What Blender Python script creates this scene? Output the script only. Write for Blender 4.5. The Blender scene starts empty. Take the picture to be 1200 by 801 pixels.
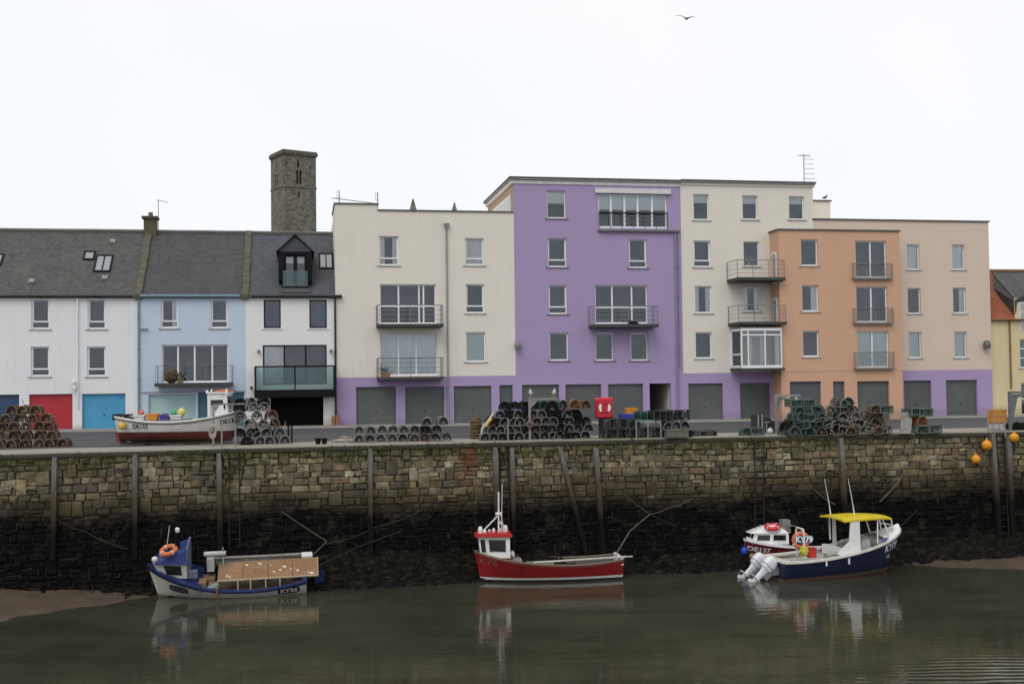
import bpy, bmesh, math, random
from mathutils import Vector, Matrix, Euler
random.seed(11)
R_ = math.radians
scene = bpy.context.scene
COL = scene.collection

# ------------------------------------------------------------------ camera
FPX, PITCH, ROLL, ZC = 1300.0, 0.030, 0.0125, 2.87
_fw = Vector((0, math.cos(PITCH), math.sin(PITCH)))
_rt = Vector((1, 0, 0))
_up = Vector((0, -math.sin(PITCH), math.cos(PITCH)))
CR = _rt * math.cos(ROLL) - _up * math.sin(ROLL)
CU = _up * math.cos(ROLL) + _rt * math.sin(ROLL)
CAM = Vector((0, 0, ZC))
cam_d = bpy.data.cameras.new("camera")
cam = bpy.data.objects.new("camera", cam_d)
COL.objects.link(cam)
cam.matrix_world = Matrix(((CR.x, CU.x, -_fw.x, 0), (CR.y, CU.y, -_fw.y, 0), (CR.z, CU.z, -_fw.z, ZC), (0, 0, 0, 1)))
cam_d.sensor_width = 36.0
cam_d.lens = 36.0 * FPX / 1200.0
cam_d.clip_end = 4000
scene.camera = cam

# ------------------------------------------------------------------ sky, sun, exposure
SUN_EL, SUN_AZ = 52, 205          # sun behind the camera, a little to the left, behind thick cloud
world = bpy.data.worlds.new("World")
scene.world = world
world.use_nodes = True
wn, wl = world.node_tree.nodes, world.node_tree.links
wn.clear()
w_out = wn.new("ShaderNodeOutputWorld")
w_bg = wn.new("ShaderNodeBackground")
w_bg.inputs["Strength"].default_value = 0.11
w_sky = wn.new("ShaderNodeTexSky")
w_sky.sky_type = 'NISHITA'
w_sky.sun_disc = False
w_sky.sun_elevation = R_(SUN_EL)
w_sky.sun_rotation = R_(SUN_AZ)
w_co = wn.new("ShaderNodeTexCoord")
w_nz = wn.new("ShaderNodeTexNoise")
w_nz.inputs["Scale"].default_value = 1.6
w_nz.inputs["Detail"].default_value = 3
w_rp = wn.new("ShaderNodeValToRGB")
w_rp.color_ramp.elements[0].position = 0.3
w_rp.color_ramp.elements[0].color = (8.45, 8.68, 9.0, 1)
w_rp.color_ramp.elements[1].position = 0.75
w_rp.color_ramp.elements[1].color = (9.5, 9.5, 9.5, 1)
w_mx = wn.new("ShaderNodeMix")
w_mx.data_type = 'RGBA'
w_mx.inputs[0].default_value = 0.93       # cloud cover over the clear sky
wl.new(w_co.outputs["Generated"], w_nz.inputs["Vector"])
wl.new(w_nz.outputs["Fac"], w_rp.inputs["Fac"])
wl.new(w_sky.outputs["Color"], w_mx.inputs[6])
wl.new(w_rp.outputs["Color"], w_mx.inputs[7])
wl.new(w_mx.outputs[2], w_bg.inputs["Color"])
wl.new(w_bg.outputs["Background"], w_out.inputs["Surface"])
sun_d = bpy.data.lights.new("sun", 'SUN')
sun_d.energy = 1.2
sun_d.angle = R_(36)
sun_d.color = (1.0, 0.97, 0.93)
sun = bpy.data.objects.new("sun", sun_d)
COL.objects.link(sun)
_sd = Vector((math.sin(R_(SUN_AZ)) * math.cos(R_(SUN_EL)), math.cos(R_(SUN_AZ)) * math.cos(R_(SUN_EL)), math.sin(R_(SUN_EL))))
sun.rotation_euler = _sd.to_track_quat('Z', 'Y').to_euler()
sun.location = (0, -20, 40)
scene.view_settings.view_transform = 'Standard'
scene.view_settings.look = 'None'
scene.view_settings.gamma = 1
scene.view_settings.use_curve_mapping = False
scene.view_settings.exposure = 0.0

# ------------------------------------------------------------------ site geometry (measured once off the photograph)
WATER_Z = -5.7
TH = math.atan(0.1876)                       # the terrace runs back to the right by this angle
FU = Vector((math.cos(TH), math.sin(TH), 0))
FN = Vector((math.sin(TH), -math.cos(TH), 0))   # faces the harbour
FO = Vector((0, 63.7, 0))

def ray(x, y):
    return _fw + CR * ((x - 600) / FPX) - CU * ((y - 400.5) / FPX)

def fac(x, y, off=0.0):
    """where the sight line to a measured point meets the terrace's wall plane -> (along, height)"""
    d = ray(x, y)
    t = (FO + FN * off - CAM).dot(FN) / d.dot(FN)
    p = CAM + d * t
    return (p - FO).dot(FU), p.z

def ground(x, y, z=0.0):
    d = ray(x, y)
    return CAM + d * ((z - ZC) / d.z)

def atY(x, y, Y):
    d = ray(x, y)
    return CAM + d * (Y / d.y)

def Yq(X):
    def q(v): return 48.4 + 0.172 * v - 0.0018 * v * v
    c = max(-26.0, min(30.0, X))
    return q(c) + (0.172 - 0.0036 * c) * (X - c)

def tq(X):
    c = max(-26.0, min(30.0, X))
    v = Vector((1, 0.172 - 0.0036 * c, 0))
    return v.normalized()

def nq(X):
    t = tq(X)
    return Vector((t.y, -t.x, 0))

BATTER = 0.12
def wallpt(X, z, out=0.0):
    n = nq(X)
    o = out + max(0.0, -z) * BATTER
    return Vector((X + n.x * o, Yq(X) + n.y * o, z))

def wallray(x, y, out=0.0):
    d = ray(x, y)
    Y = 48.0
    for _ in range(30):
        p = CAM + d * (Y / d.y)
        w = wallpt(p.x - nq(p.x).x * (out + max(0, -p.z) * BATTER), p.z, out)
        Y = w.y
    return CAM + d * (Y / d.y)

def Yf(X):
    return 63.7 + 0.1876 * X

def gz(X, Y):
    a, b = Yq(X) + 3.0, Yf(X) - 0.8
    d = max(0.0, min(1.0, (Y - a) / max(0.1, b - a)))
    return (0.06 - 0.0052 * max(-40, min(50, X))) * d

def ground_q(x, y):
    p = ground(x, y, 0.0)
    for _ in range(4):
        p = ground(x, y, gz(p.x, p.y))
    return p

# ------------------------------------------------------------------ materials
MATS = {}
def _new(name):
    m = bpy.data.materials.new(name)
    m.use_nodes = True
    nt = m.node_tree
    return m, nt.nodes, nt.links, nt.nodes["Principled BSDF"]

def _coord(N, L, kind="Object"):
    c = N.new("ShaderNodeTexCoord")
    return c.outputs[kind]

def _noise(N, L, vec, scale, detail=4, rough=0.55):
    n = N.new("ShaderNodeTexNoise")
    n.inputs["Scale"].default_value = scale
    n.inputs["Detail"].default_value = detail
    n.inputs["Roughness"].default_value = rough
    L.new(vec, n.inputs["Vector"])
    return n.outputs["Fac"]

def _ramp(N, L, fac, stops):
    r = N.new("ShaderNodeValToRGB")
    els = r.color_ramp.elements
    while len(els) > 1: els.remove(els[-1])
    for i, (p, c) in enumerate(stops):
        e = els[0] if i == 0 else els.new(p)
        e.position = p
        e.color = (c[0], c[1], c[2], 1) if not isinstance(c, (int, float)) else (c, c, c, 1)
    L.new(fac, r.inputs["Fac"])
    return r.outputs["Color"]

def _mix(N, L, fac, a, b, mode='MIX'):
    m = N.new("ShaderNodeMix")
    m.data_type = 'RGBA'
    m.blend_type = mode
    for sock, v in ((m.inputs[0], fac), (m.inputs[6], a), (m.inputs[7], b)):
        if isinstance(v, (int, float)): sock.default_value = v
        elif isinstance(v, tuple): sock.default_value = (v[0], v[1], v[2], 1)
        else: L.new(v, sock)
    return m.outputs[2]

def _bump(N, L, h, strength, dist, bsdf):
    b = N.new("ShaderNodeBump")
    b.inputs["Strength"].default_value = strength
    b.inputs["Distance"].default_value = dist
    L.new(h, b.inputs["Height"])
    L.new(b.outputs["Normal"], bsdf.inputs["Normal"])

def _math(N, L, op, a, b=None, clamp=False):
    m = N.new("ShaderNodeMath")
    m.operation = op
    m.use_clamp = clamp
    for i, v in enumerate((a, b)):
        if v is None: continue
        if isinstance(v, (int, float)): m.inputs[i].default_value = v
        else: L.new(v, m.inputs[i])
    return m.outputs[0]

def _xyz(N, L, vec):
    s = N.new("ShaderNodeSeparateXYZ")
    L.new(vec, s.inputs[0])
    return s.outputs

def _comb(N, L, x, y, z):
    c = N.new("ShaderNodeCombineXYZ")
    for i, v in enumerate((x, y, z)):
        if isinstance(v, (int, float)): c.inputs[i].default_value = v
        else: L.new(v, c.inputs[i])
    return c.outputs[0]

def paint(name, rgb, rough=0.6, var=0.12, scale=3.0, dirt=0.0, dirt_rgb=(0.12, 0.1, 0.07), bump=0.0, metal=0.0, spec=0.5, fine=40.0):
    """weathered paint / plastic / metal: two scales of tonal noise, optional blotchy dirt"""
    if name in MATS: return MATS[name]
    m, N, L, B = _new(name)
    v = _coord(N, L)
    n1 = _noise(N, L, v, scale)
    lo = tuple(c * (1 - var) for c in rgb)
    hi = tuple(min(1, c * (1 + var)) for c in rgb)
    col = _ramp(N, L, n1, [(0.3, lo), (0.7, hi)])
    n2 = _noise(N, L, v, fine, 2)
    if var > 0:
        col = _mix(N, L, min(1, var * 1.2), col, _ramp(N, L, n2, [(0.35, tuple(c * 0.6 for c in rgb)), (0.65, tuple(min(1, c * 1.25) for c in rgb))]))
    if dirt > 0:
        nd = _noise(N, L, v, scale * 0.8, 6, 0.7)
        f = _ramp(N, L, nd, [(0.5, 0.0), (0.72, dirt)])
        col = _mix(N, L, f, col, dirt_rgb)
    L.new(col, B.inputs["Base Color"])
    B.inputs["Roughness"].default_value = rough
    B.inputs["Metallic"].default_value = metal
    B.inputs["Specular IOR Level"].default_value = spec
    if bump: _bump(N, L, n2, bump, 0.02, B)
    MATS[name] = m
    return m

def render_wall(name, rgb, dirt=0.35, soil=(0.2, 0.18, 0.15)):
    """painted roughcast: fine grain, vertical rain streaks, blotches and a soiled foot"""
    m, N, L, B = _new(name)
    v = _coord(N, L)
    x, y, z = _xyz(N, L, v)
    n1 = _noise(N, L, v, 0.55, 5, 0.6)
    col = _ramp(N, L, n1, [(0.3, tuple(c * 0.965 for c in rgb)), (0.7, tuple(min(1, c * 1.03) for c in rgb))])
    sv = _comb(N, L, _math(N, L, 'MULTIPLY', x, 5.0), _math(N, L, 'MULTIPLY', y, 5.0), _math(N, L, 'MULTIPLY', z, 0.35))
    ns = _noise(N, L, sv, 1.0, 5, 0.65)
    f = _ramp(N, L, ns, [(0.52, 0.0), (0.8, dirt)])
    col = _mix(N, L, f, col, tuple(c * 0.55 + s * 0.3 for c, s in zip(rgb, soil)))
    nb = _noise(N, L, v, 1.7, 7, 0.75)
    f2 = _ramp(N, L, nb, [(0.62, 0.0), (0.85, dirt * 0.9)])
    col = _mix(N, L, f2, col, tuple(c * 0.5 for c in rgb))
    zf = _math(N, L, 'ADD', z, _math(N, L, 'MULTIPLY', nb, -0.7))
    f3 = _ramp(N, L, zf, [(0.0, 0.4), (0.25, 0.0)])
    col = _mix(N, L, f3, col, soil)
    ng = _noise(N, L, v, 45, 3)
    col = _mix(N, L, 0.10, col, _ramp(N, L, ng, [(0.3, tuple(c * 0.55 for c in rgb)), (0.7, tuple(min(1, c * 1.3) for c in rgb))]))
    L.new(col, B.inputs["Base Color"])
    B.inputs["Roughness"].default_value = 0.9
    B.inputs["Specular IOR Level"].default_value = 0.2
    _bump(N, L, ng, 0.25, 0.01, B)
    MATS[name] = m
    return m

def glass(name, tint=(0.95, 0.955, 0.955), boost=0.03):
    m, N, L, B = _new(name)
    N.remove(B)
    out = N["Material Output"]
    tr = N.new("ShaderNodeBsdfTransparent"); tr.inputs[0].default_value = (*tint, 1)
    gl = N.new("ShaderNodeBsdfGlossy"); gl.inputs["Roughness"].default_value = 0.03
    gl.inputs["Color"].default_value = (0.80, 0.90, 1.0, 1)
    fr = N.new("ShaderNodeFresnel"); fr.inputs[0].default_value = 1.5
    nz = _noise(N, L, _coord(N, L), 0.9, 2)
    f = _math(N, L, 'ADD', fr.outputs[0], _math(N, L, 'MULTIPLY', nz, boost))
    mx = N.new("ShaderNodeMixShader")
    L.new(f, mx.inputs[0]); L.new(tr.outputs[0], mx.inputs[1]); L.new(gl.outputs[0], mx.inputs[2])
    L.new(mx.outputs[0], out.inputs["Surface"])
    MATS[name] = m
    return m

def slate(name, c0, c1, w=0.26, h=0.17, moss=0.25, moss_rgb=(0.13, 0.13, 0.07)):
    m, N, L, B = _new(name)
    v = _coord(N, L)
    x, y, z = _xyz(N, L, v)
    bv = _comb(N, L, x, _math(N, L, 'MULTIPLY', z, 1.45), 0.0)
    br = N.new("ShaderNodeTexBrick")
    L.new(bv, br.inputs["Vector"])
    br.inputs["Scale"].default_value = 1.0
    br.inputs["Brick Width"].default_value = w
    br.inputs["Row Height"].default_value = h
    br.inputs["Mortar Size"].default_value = 0.012
    br.inputs["Mortar Smooth"].default_value = 0.2
    br.inputs["Bias"].default_value = -0.1
    br.inputs["Color1"].default_value = (*c0, 1)
    br.inputs["Color2"].default_value = (*c1, 1)
    br.inputs["Mortar"].default_value = tuple(c * 0.35 for c in c0) + (1,)
    n1 = _noise(N, L, v, 0.8, 6, 0.7)
    n3 = _noise(N, L, v, 6, 4, 0.7)
    col = _mix(N, L, _ramp(N, L, n3, [(0.35, 0.0), (0.7, 0.5)]), br.outputs["Color"], tuple(c * 1.35 for c in c1))
    col = _mix(N, L, _ramp(N, L, n1, [(0.45, 0.0), (0.75, moss)]), col, moss_rgb)
    L.new(col, B.inputs["Base Color"])
    B.inputs["Roughness"].default_value = 0.72
    B.inputs["Specular IOR Level"].default_value = 0.35
    _bump(N, L, br.outputs["Fac"], -0.5, 0.02, B)
    MATS[name] = m
    return m

def rubble_stone(name, c0, c1, w=0.55, h=0.28, dark=(0.05, 0.047, 0.04)):
    m, N, L, B = _new(name)
    v = _coord(N, L)
    x, y, z = _xyz(N, L, v)
    nw = _noise(N, L, v, 1.1, 3)
    bv = _comb(N, L, _math(N, L, 'ADD', _math(N, L, 'ADD', x, y), nw), _math(N, L, 'ADD', z, _math(N, L, 'MULTIPLY', nw, 0.3)), 0.0)
    br = N.new("ShaderNodeTexBrick")
    L.new(bv, br.inputs["Vector"])
    br.inputs["Scale"].default_value = 1.0
    br.inputs["Brick Width"].default_value = w
    br.inputs["Row Height"].default_value = h
    br.inputs["Mortar Size"].default_value = 0.02
    br.inputs["Color1"].default_value = (*c0, 1)
    br.inputs["Color2"].default_value = (*c1, 1)
    br.inputs["Mortar"].default_value = (*dark, 1)
    n1 = _noise(N, L, v, 0.35, 7, 0.75)
    n2 = _noise(N, L, v, 2.2, 5, 0.7)
    col = _mix(N, L, _ramp(N, L, n2, [(0.42, 0.0), (0.66, 0.7)]), br.outputs["Color"], dark)
    col = _mix(N, L, _ramp(N, L, n1, [(0.45, 0.0), (0.7, 0.55)]), col, (0.17, 0.14, 0.09))
    L.new(col, B.inputs["Base Color"])
    B.inputs["Roughness"].default_value = 0.9
    _bump(N, L, n2, 0.6, 0.1, B)
    MATS[name] = m
    return m

WHITE_FRAME = paint("white_upvc", (0.80, 0.81, 0.82), 0.4, 0.05)
BLACK_FRAME = paint("black_frame", (0.006, 0.006, 0.007), 0.5, 0.1, spec=0.15)
SILL = paint("sill_concrete", (0.38, 0.37, 0.355), 0.85, 0.15, 4)
SILL_DARK = paint("sill_shadow_tone", (0.17, 0.155, 0.18), 0.85, 0.15, 4)  # purple block's sills, darkened so the colour carries their shadow line
INTERIOR = paint("dim_room_interior", (0.04, 0.046, 0.052), 0.9, 0.1)  # darker than a real room's surfaces: indoor dimness put into the colour
PANE = glass("window_glass")
PANE_GREEN = glass("balustrade_glass", (0.66, 0.76, 0.74), 0.05)
CURTAIN = paint("net_curtain", (0.86, 0.86, 0.84), 0.9, 0.1, 8)
BLIND = paint("blind_fabric", (0.84, 0.86, 0.85), 0.85, 0.06, 8)
BLIND_GREEN = paint("roller_blind", (0.70, 0.77, 0.74), 0.85, 0.06, 8)
LAMP_IN = paint("ornament_tan", (0.4, 0.36, 0.3), 0.8, 0.2, 8)
DOOR_GREY = paint("shutter_grey", (0.088, 0.096, 0.095), 0.55, 0.10, 1.2, 0.25, (0.2, 0.2, 0.19))
DOOR_GREY2 = paint("shutter_bluegrey", (0.078, 0.088, 0.10), 0.55, 0.10, 1.2, 0.2, (0.2, 0.2, 0.19))
DARK_METAL = paint("dark_metal", (0.035, 0.036, 0.038), 0.5, 0.2, 9)
GREY_METAL = paint("galvanised_rail", (0.19, 0.195, 0.20), 0.5, 0.2, 9, 0.2, (0.12, 0.09, 0.06))
SLAB = paint("balcony_slab", (0.055, 0.057, 0.055), 0.85, 0.25, 4, 0.5, (0.04, 0.05, 0.035))
COPING = paint("roof_coping", (0.10, 0.098, 0.095), 0.7, 0.2, 4)
PALE_PIPE = paint("grey_pipe", (0.27, 0.275, 0.28), 0.5, 0.12, 6)

# ------------------------------------------------------------------ mesh builder
class MB:
    def __init__(s): s.v, s.f, s.m, s.cols = [], [], [], None
    def poly(s, pts, mi=0):
        n = len(s.v)
        s.v.extend([tuple(p) for p in pts])
        s.f.append(tuple(range(n, n + len(pts)))); s.m.append(mi)
    def hexa(s, p, mi=0):
        n = len(s.v)
        s.v.extend([tuple(q) for q in p])
        for f in ((0, 3, 2, 1), (4, 5, 6, 7), (0, 1, 5, 4), (1, 2, 6, 5), (2, 3, 7, 6), (3, 0, 4, 7)):
            s.f.append(tuple(n + i for i in f)); s.m.append(mi)
    def box(s, x0, x1, y0, y1, z0, z1, mi=0):
        s.hexa([(x0, y0, z0), (x1, y0, z0), (x1, y1, z0), (x0, y1, z0), (x0, y0, z1), (x1, y0, z1), (x1, y1, z1), (x0, y1, z1)], mi)
    def obox(s, c, size, rot=None, mi=0):
        hx, hy, hz = size[0] / 2, size[1] / 2, size[2] / 2
        rot = rot or Matrix.Identity(3)
        c = Vector(c)
        s.hexa([c + rot @ Vector(q) for q in ((-hx, -hy, -hz), (hx, -hy, -hz), (hx, hy, -hz), (-hx, hy, -hz), (-hx, -hy, hz), (hx, -hy, hz), (hx, hy, hz), (-hx, hy, hz))], mi)
    def tube(s, pts, r, n=6, mi=0, closed=False):
        pts = [Vector(p) for p in pts]
        k = len(pts)
        rs = r if isinstance(r, (list, tuple)) else [r] * k
        base = len(s.v)
        up = None
        for i, p in enumerate(pts):
            if closed: d = pts[(i + 1) % k] - pts[i - 1]
            else: d = pts[min(i + 1, k - 1)] - pts[max(i - 1, 0)]
            if d.length < 1e-9: d = Vector((0, 0, 1))
            d.normalize()
            if up is None:
                up = d.orthogonal().normalized()
            else:
                up = (up - d * up.dot(d))
                up = up.normalized() if up.length > 1e-6 else d.orthogonal().normalized()
            b = d.cross(up)
            for j in range(n):
                a = 2 * math.pi * j / n
                s.v.append(tuple(p + (up * math.cos(a) + b * math.sin(a)) * rs[i]))
        for i in range(k if closed else k - 1):
            i2 = (i + 1) % k
            for j in range(n):
                j2 = (j + 1) % n
                s.f.append((base + i * n + j, base + i * n + j2, base + i2 * n + j2, base + i2 * n + j)); s.m.append(mi)
        if not closed and n > 2:
            s.f.append(tuple(base + j for j in reversed(range(n)))); s.m.append(mi)
            s.f.append(tuple(base + (k - 1) * n + j for j in range(n))); s.m.append(mi)
    def bar(s, a, b, r, n=5, mi=0): s.tube([a, b], r, n, mi)
    def sphere(s, c, r, nu=12, nv=8, mi=0):
        rx, ry, rz = r if isinstance(r, (list, tuple)) else (r, r, r)
        base = len(s.v)
        for i in range(nv + 1):
            t = math.pi * i / nv
            for j in range(nu):
                a = 2 * math.pi * j / nu
                s.v.append((c[0] + rx * math.sin(t) * math.cos(a), c[1] + ry * math.sin(t) * math.sin(a), c[2] + rz * math.cos(t)))
        for i in range(nv):
            for j in range(nu):
                j2 = (j + 1) % nu
                s.f.append((base + i * nu + j, base + (i + 1) * nu + j, base + (i + 1) * nu + j2, base + i * nu + j2)); s.m.append(mi)
    def lathe(s, prof, n=14, c=(0, 0, 0), mi=0, rot=None):
        rot = rot or Matrix.Identity(3)
        base = len(s.v)
        for r, z in prof:
            for j in range(n):
                a = 2 * math.pi * j / n
                s.v.append(tuple(Vector(c) + rot @ Vector((r * math.cos(a), r * math.sin(a), z))))
        for i in range(len(prof) - 1):
            for j in range(n):
                j2 = (j + 1) % n
                s.f.append((base + i * n + j, base + i * n + j2, base + (i + 1) * n + j2, base + (i + 1) * n + j)); s.m.append(mi)
        s.f.append(tuple(base + j for j in reversed(range(n)))); s.m.append(mi)
        e = base + (len(prof) - 1) * n
        s.f.append(tuple(e + j for j in range(n))); s.m.append(mi)
    def torus(s, c, R, r, n=20, k=7, mi=0, rot=None):
        rot = rot or Matrix.Identity(3)
        s.tube([Vector(c) + rot @ Vector((R * math.cos(2 * math.pi * i / n), R * math.sin(2 * math.pi * i / n), 0)) for i in range(n)], r, k, mi, True)
    def extr(s, poly, d0, d1, fn, mi=0):
        """extrude a 2-D polygon (a, b) between d0 and d1; fn(a, b, d) -> point"""
        n = len(s.v); k = len(poly)
        s.v.extend([tuple(fn(a, b, d0)) for a, b in poly]); s.v.extend([tuple(fn(a, b, d1)) for a, b in poly])
        s.f.append(tuple(range(n, n + k))); s.m.append(mi)
        s.f.append(tuple(reversed(range(n + k, n + 2 * k)))); s.m.append(mi)
        for i in range(k):
            j = (i + 1) % k
            s.f.append((n + i, n + k + i, n + k + j, n + j)); s.m.append(mi)
    def grid(s, rows, mi=0, closed=False):
        base = len(s.v); nr, nc = len(rows), len(rows[0])
        for r in rows: s.v.extend([tuple(p) for p in r])
        for i in range(nr - 1):
            for j in range(nc if closed else nc - 1):
                j2 = (j + 1) % nc
                s.f.append((base + i * nc + j, base + i * nc + j2, base + (i + 1) * nc + j2, base + (i + 1) * nc + j)); s.m.append(mi)
    def xform(s, M): s.v = [tuple(M @ Vector(p)) for p in s.v]
    def build(s, name, mats, parent=None, M=None, smooth=False, fix=True):
        if M is not None: s.xform(M)
        me = bpy.data.meshes.new(name)
        me.from_pydata(s.v, [], s.f)
        for m in (mats if isinstance(mats, (list, tuple)) else [mats]): me.materials.append(m)
        me.polygons.foreach_set("material_index", s.m)
        if fix:
            bm = bmesh.new(); bm.from_mesh(me)
            bmesh.ops.recalc_face_normals(bm, faces=bm.faces)
            bm.to_mesh(me); bm.free()
        if smooth:
            me.polygons.foreach_set("use_smooth", [True] * len(me.polygons))
        me.update()
        o = bpy.data.objects.new(name, me)
        COL.objects.link(o)
        if parent is not None: o.parent = parent
        return o

def thing(name, label, cat, loc=(0, 0, 0), rot=(0, 0, 0), group=None):
    o = bpy.data.objects.new(name, None)
    COL.objects.link(o)
    o.empty_display_size = 0.2
    o.location = loc
    o.rotation_euler = rot
    o["label"] = label; o["category"] = cat
    if group: o["group"] = group
    return o

def tag(o, label, cat, group=None):
    o["label"] = label; o["category"] = cat
    if group: o["group"] = group
    return o

def struct(o):
    o["kind"] = "structure"
    return o

def at(o, loc, rot=None):
    o.location = loc
    if rot is not None: o.rotation_euler = rot
    return o

def dup(root, loc, rot, label, group=None):
    r = root.copy(); COL.objects.link(r)
    r.location = loc; r.rotation_euler = rot
    r["label"] = label
    if group: r["group"] = group
    for ch in list(root.children):
        c = ch.copy(); COL.objects.link(c); c.parent = r
        for g in list(ch.children):
            d = g.copy(); COL.objects.link(d); d.parent = c
    return r

def text_geo(txt, size, extrude=0.006, bold=0.0):
    cu = bpy.data.curves.new("lettering", 'FONT')
    cu.body = txt; cu.size = size; cu.extrude = extrude; cu.offset = bold
    cu.align_x = 'CENTER'; cu.align_y = 'CENTER'; cu.resolution_u = 3
    o = bpy.data.objects.new("lettering", cu)
    COL.objects.link(o)
    dg = bpy.context.evaluated_depsgraph_get()
    me = o.evaluated_get(dg).to_mesh()
    vs = [v.co.copy() for v in me.vertices]; fs = [tuple(p.vertices) for p in me.polygons]
    o.evaluated_get(dg).to_mesh_clear()
    bpy.data.objects.remove(o); bpy.data.curves.remove(cu)
    return vs, fs

def skin_geo(verts, edges, radii, sub=2, root=0):
    me = bpy.data.meshes.new("skin"); me.from_pydata(verts, edges, [])
    o = bpy.data.objects.new("skin", me); COL.objects.link(o)
    md = o.modifiers.new("s", 'SKIN')
    for i, r in enumerate(radii):
        sv = me.skin_vertices[0].data[i]
        sv.radius = r if isinstance(r, tuple) else (r, r)
        sv.use_root = (i == root)
    md.use_smooth_shade = True
    s2 = o.modifiers.new("d", 'SUBSURF'); s2.levels = sub; s2.render_levels = sub
    dg = bpy.context.evaluated_depsgraph_get()
    m2 = bpy.data.meshes.new_from_object(o.evaluated_get(dg))
    bpy.data.objects.remove(o); bpy.data.meshes.remove(me)
    return m2

ORD = ["first", "second", "third", "fourth", "fifth", "sixth", "seventh", "eighth", "ninth", "tenth", "eleventh",
       "twelfth", "thirteenth", "fourteenth", "fifteenth", "sixteenth", "seventeenth", "eighteenth"]
# ------------------------------------------------------------------ water, mud, quay ground, hill
def water_mat():
    m, N, L, B = _new("harbour_water")
    v = _coord(N, L)
    n1 = _noise(N, L, v, 0.16, 5, 0.65)
    sx, sy, sz = _xyz(N, L, v)
    st = _comb(N, L, _math(N, L, 'MULTIPLY', sx, 0.25), sy, 0.0)
    n2 = _noise(N, L, st, 0.5, 5, 0.7)
    col = _ramp(N, L, n1, [(0.3, (0.028, 0.032, 0.020)), (0.7, (0.060, 0.061, 0.040))])
    col = _mix(N, L, _ramp(N, L, n2, [(0.5, 0.0), (0.72, 0.7)]), col, (0.020, 0.018, 0.012))
    L.new(col, B.inputs["Base Color"])
    B.inputs["Roughness"].default_value = 0.045
    B.inputs["IOR"].default_value = 1.33
    rv = _comb(N, L, _math(N, L, 'MULTIPLY', sx, 0.8), _math(N, L, 'MULTIPLY', sy, 1.6), 0.0)
    r1 = _noise(N, L, rv, 1.7, 4, 0.55)
    # a breeze patch in the near right corner has steeper, finer ripples
    dx = _math(N, L, 'SUBTRACT', sx, 17.0); dy = _math(N, L, 'SUBTRACT', sy, 30.0)
    dd = _math(N, L, 'ADD', _math(N, L, 'MULTIPLY', _math(N, L, 'MULTIPLY', dx, dx), 0.010), _math(N, L, 'MULTIPLY', _math(N, L, 'MULTIPLY', dy, dy), 0.05))
    patch = _math(N, L, 'SUBTRACT', 1.0, dd, True)
    wv = N.new("ShaderNodeTexWave"); wv.inputs["Scale"].default_value = 1.0; wv.inputs["Distortion"].default_value = 5; wv.inputs["Detail"].default_value = 3
    wv.bands_direction = 'Y'
    L.new(_comb(N, L, _math(N, L, 'MULTIPLY', sx, 0.5), _math(N, L, 'MULTIPLY', sy, 0.9), 0.0), wv.inputs["Vector"])
    h = _math(N, L, 'ADD', _math(N, L, 'MULTIPLY', r1, 0.5), _math(N, L, 'MULTIPLY', _math(N, L, 'MULTIPLY', wv.outputs["Fac"], patch), 0.9))
    _bump(N, L, h, 0.33, 0.05, B)
    return m

def strip(name, mat, rows):
    mb = MB(); mb.grid(rows)
    return struct(mb.build(name, mat, smooth=True, fix=False))

mb = MB()
mb.poly([(-900, -500, WATER_Z), (900, -500, WATER_Z), (900, 70, WATER_Z), (-900, 70, WATER_Z)])
water = struct(mb.build("water", water_mat()))

def lerp_table(t, x):
    if x <= t[0][0]: return t[0][1]
    for (a, b), (c, d) in zip(t, t[1:]):
        if x <= c: return b + (d - b) * (x - a) / (c - a)
    return t[-1][1]

from mathutils import noise as mnoise
# mud bank: where the harbour floor comes out of the water, as metres out from the wall
MUD = []
for px, py in ((-160, 760), (0, 726), (60, 716), (120, 708), (175, 700), (260, 692), (350, 685), (480, 679), (600, 673), (760, 668), (860, 664), (960, 659), (1050, 661), (1120, 664), (1200, 668)):
    g = ground(px, py, WATER_Z)
    MUD.append((g.x, Yq(g.x) - g.y))
def mud_mat():
    m, N, L, B = _new("harbour_mud")
    v = _coord(N, L)
    n1 = _noise(N, L, v, 0.7, 7, 0.7)
    n2 = _noise(N, L, v, 5, 6, 0.7)
    col = _ramp(N, L, n1, [(0.3, (0.060, 0.044, 0.031)), (0.7, (0.112, 0.083, 0.060))])
    col = _mix(N, L, _ramp(N, L, n2, [(0.5, 0.0), (0.7, 0.6)]), col, (0.03, 0.026, 0.02))
    L.new(col, B.inputs["Base Color"])
    B.inputs["Roughness"].default_value = 0.45
    _bump(N, L, n2, 0.5, 0.06, B)
    return m
MUDM = mud_mat()
rows = []
for i in range(0, 181):
    X = -62 + i * 0.7
    row = []
    w = lerp_table(MUD, X)
    for j in range(0, 44):
        d = -0.4 + j * 0.28 if j < 30 else 8.0 + (j - 30) * 1.4
        p = Vector((X, Yq(X) - d, 0))
        slope = 0.10 if w < 4 else 0.085
        h = (w - d) * slope
        nz = mnoise.noise(Vector((X * 0.5, p.y * 0.9, 3.1))) * 0.10 + mnoise.noise(Vector((X * 1.7, p.y * 2.6, 8.1))) * 0.04
        h = min(h, 0.9) + nz * (1.0 if h > -0.3 else 0.3)
        if X > 17:        # the separate flat bank at the right edge
            g2 = math.exp(-((X - 25.5) / 4.2) ** 2 - ((p.y - 45.6) / 0.9) ** 2) * 0.34
            h = max(h, -0.24 + g2 + nz * 0.25)
        p.z = WATER_Z + max(h, -2.0)
        row.append(p)
    rows.append(row)
strip("mud_bank", MUDM, rows)

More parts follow.
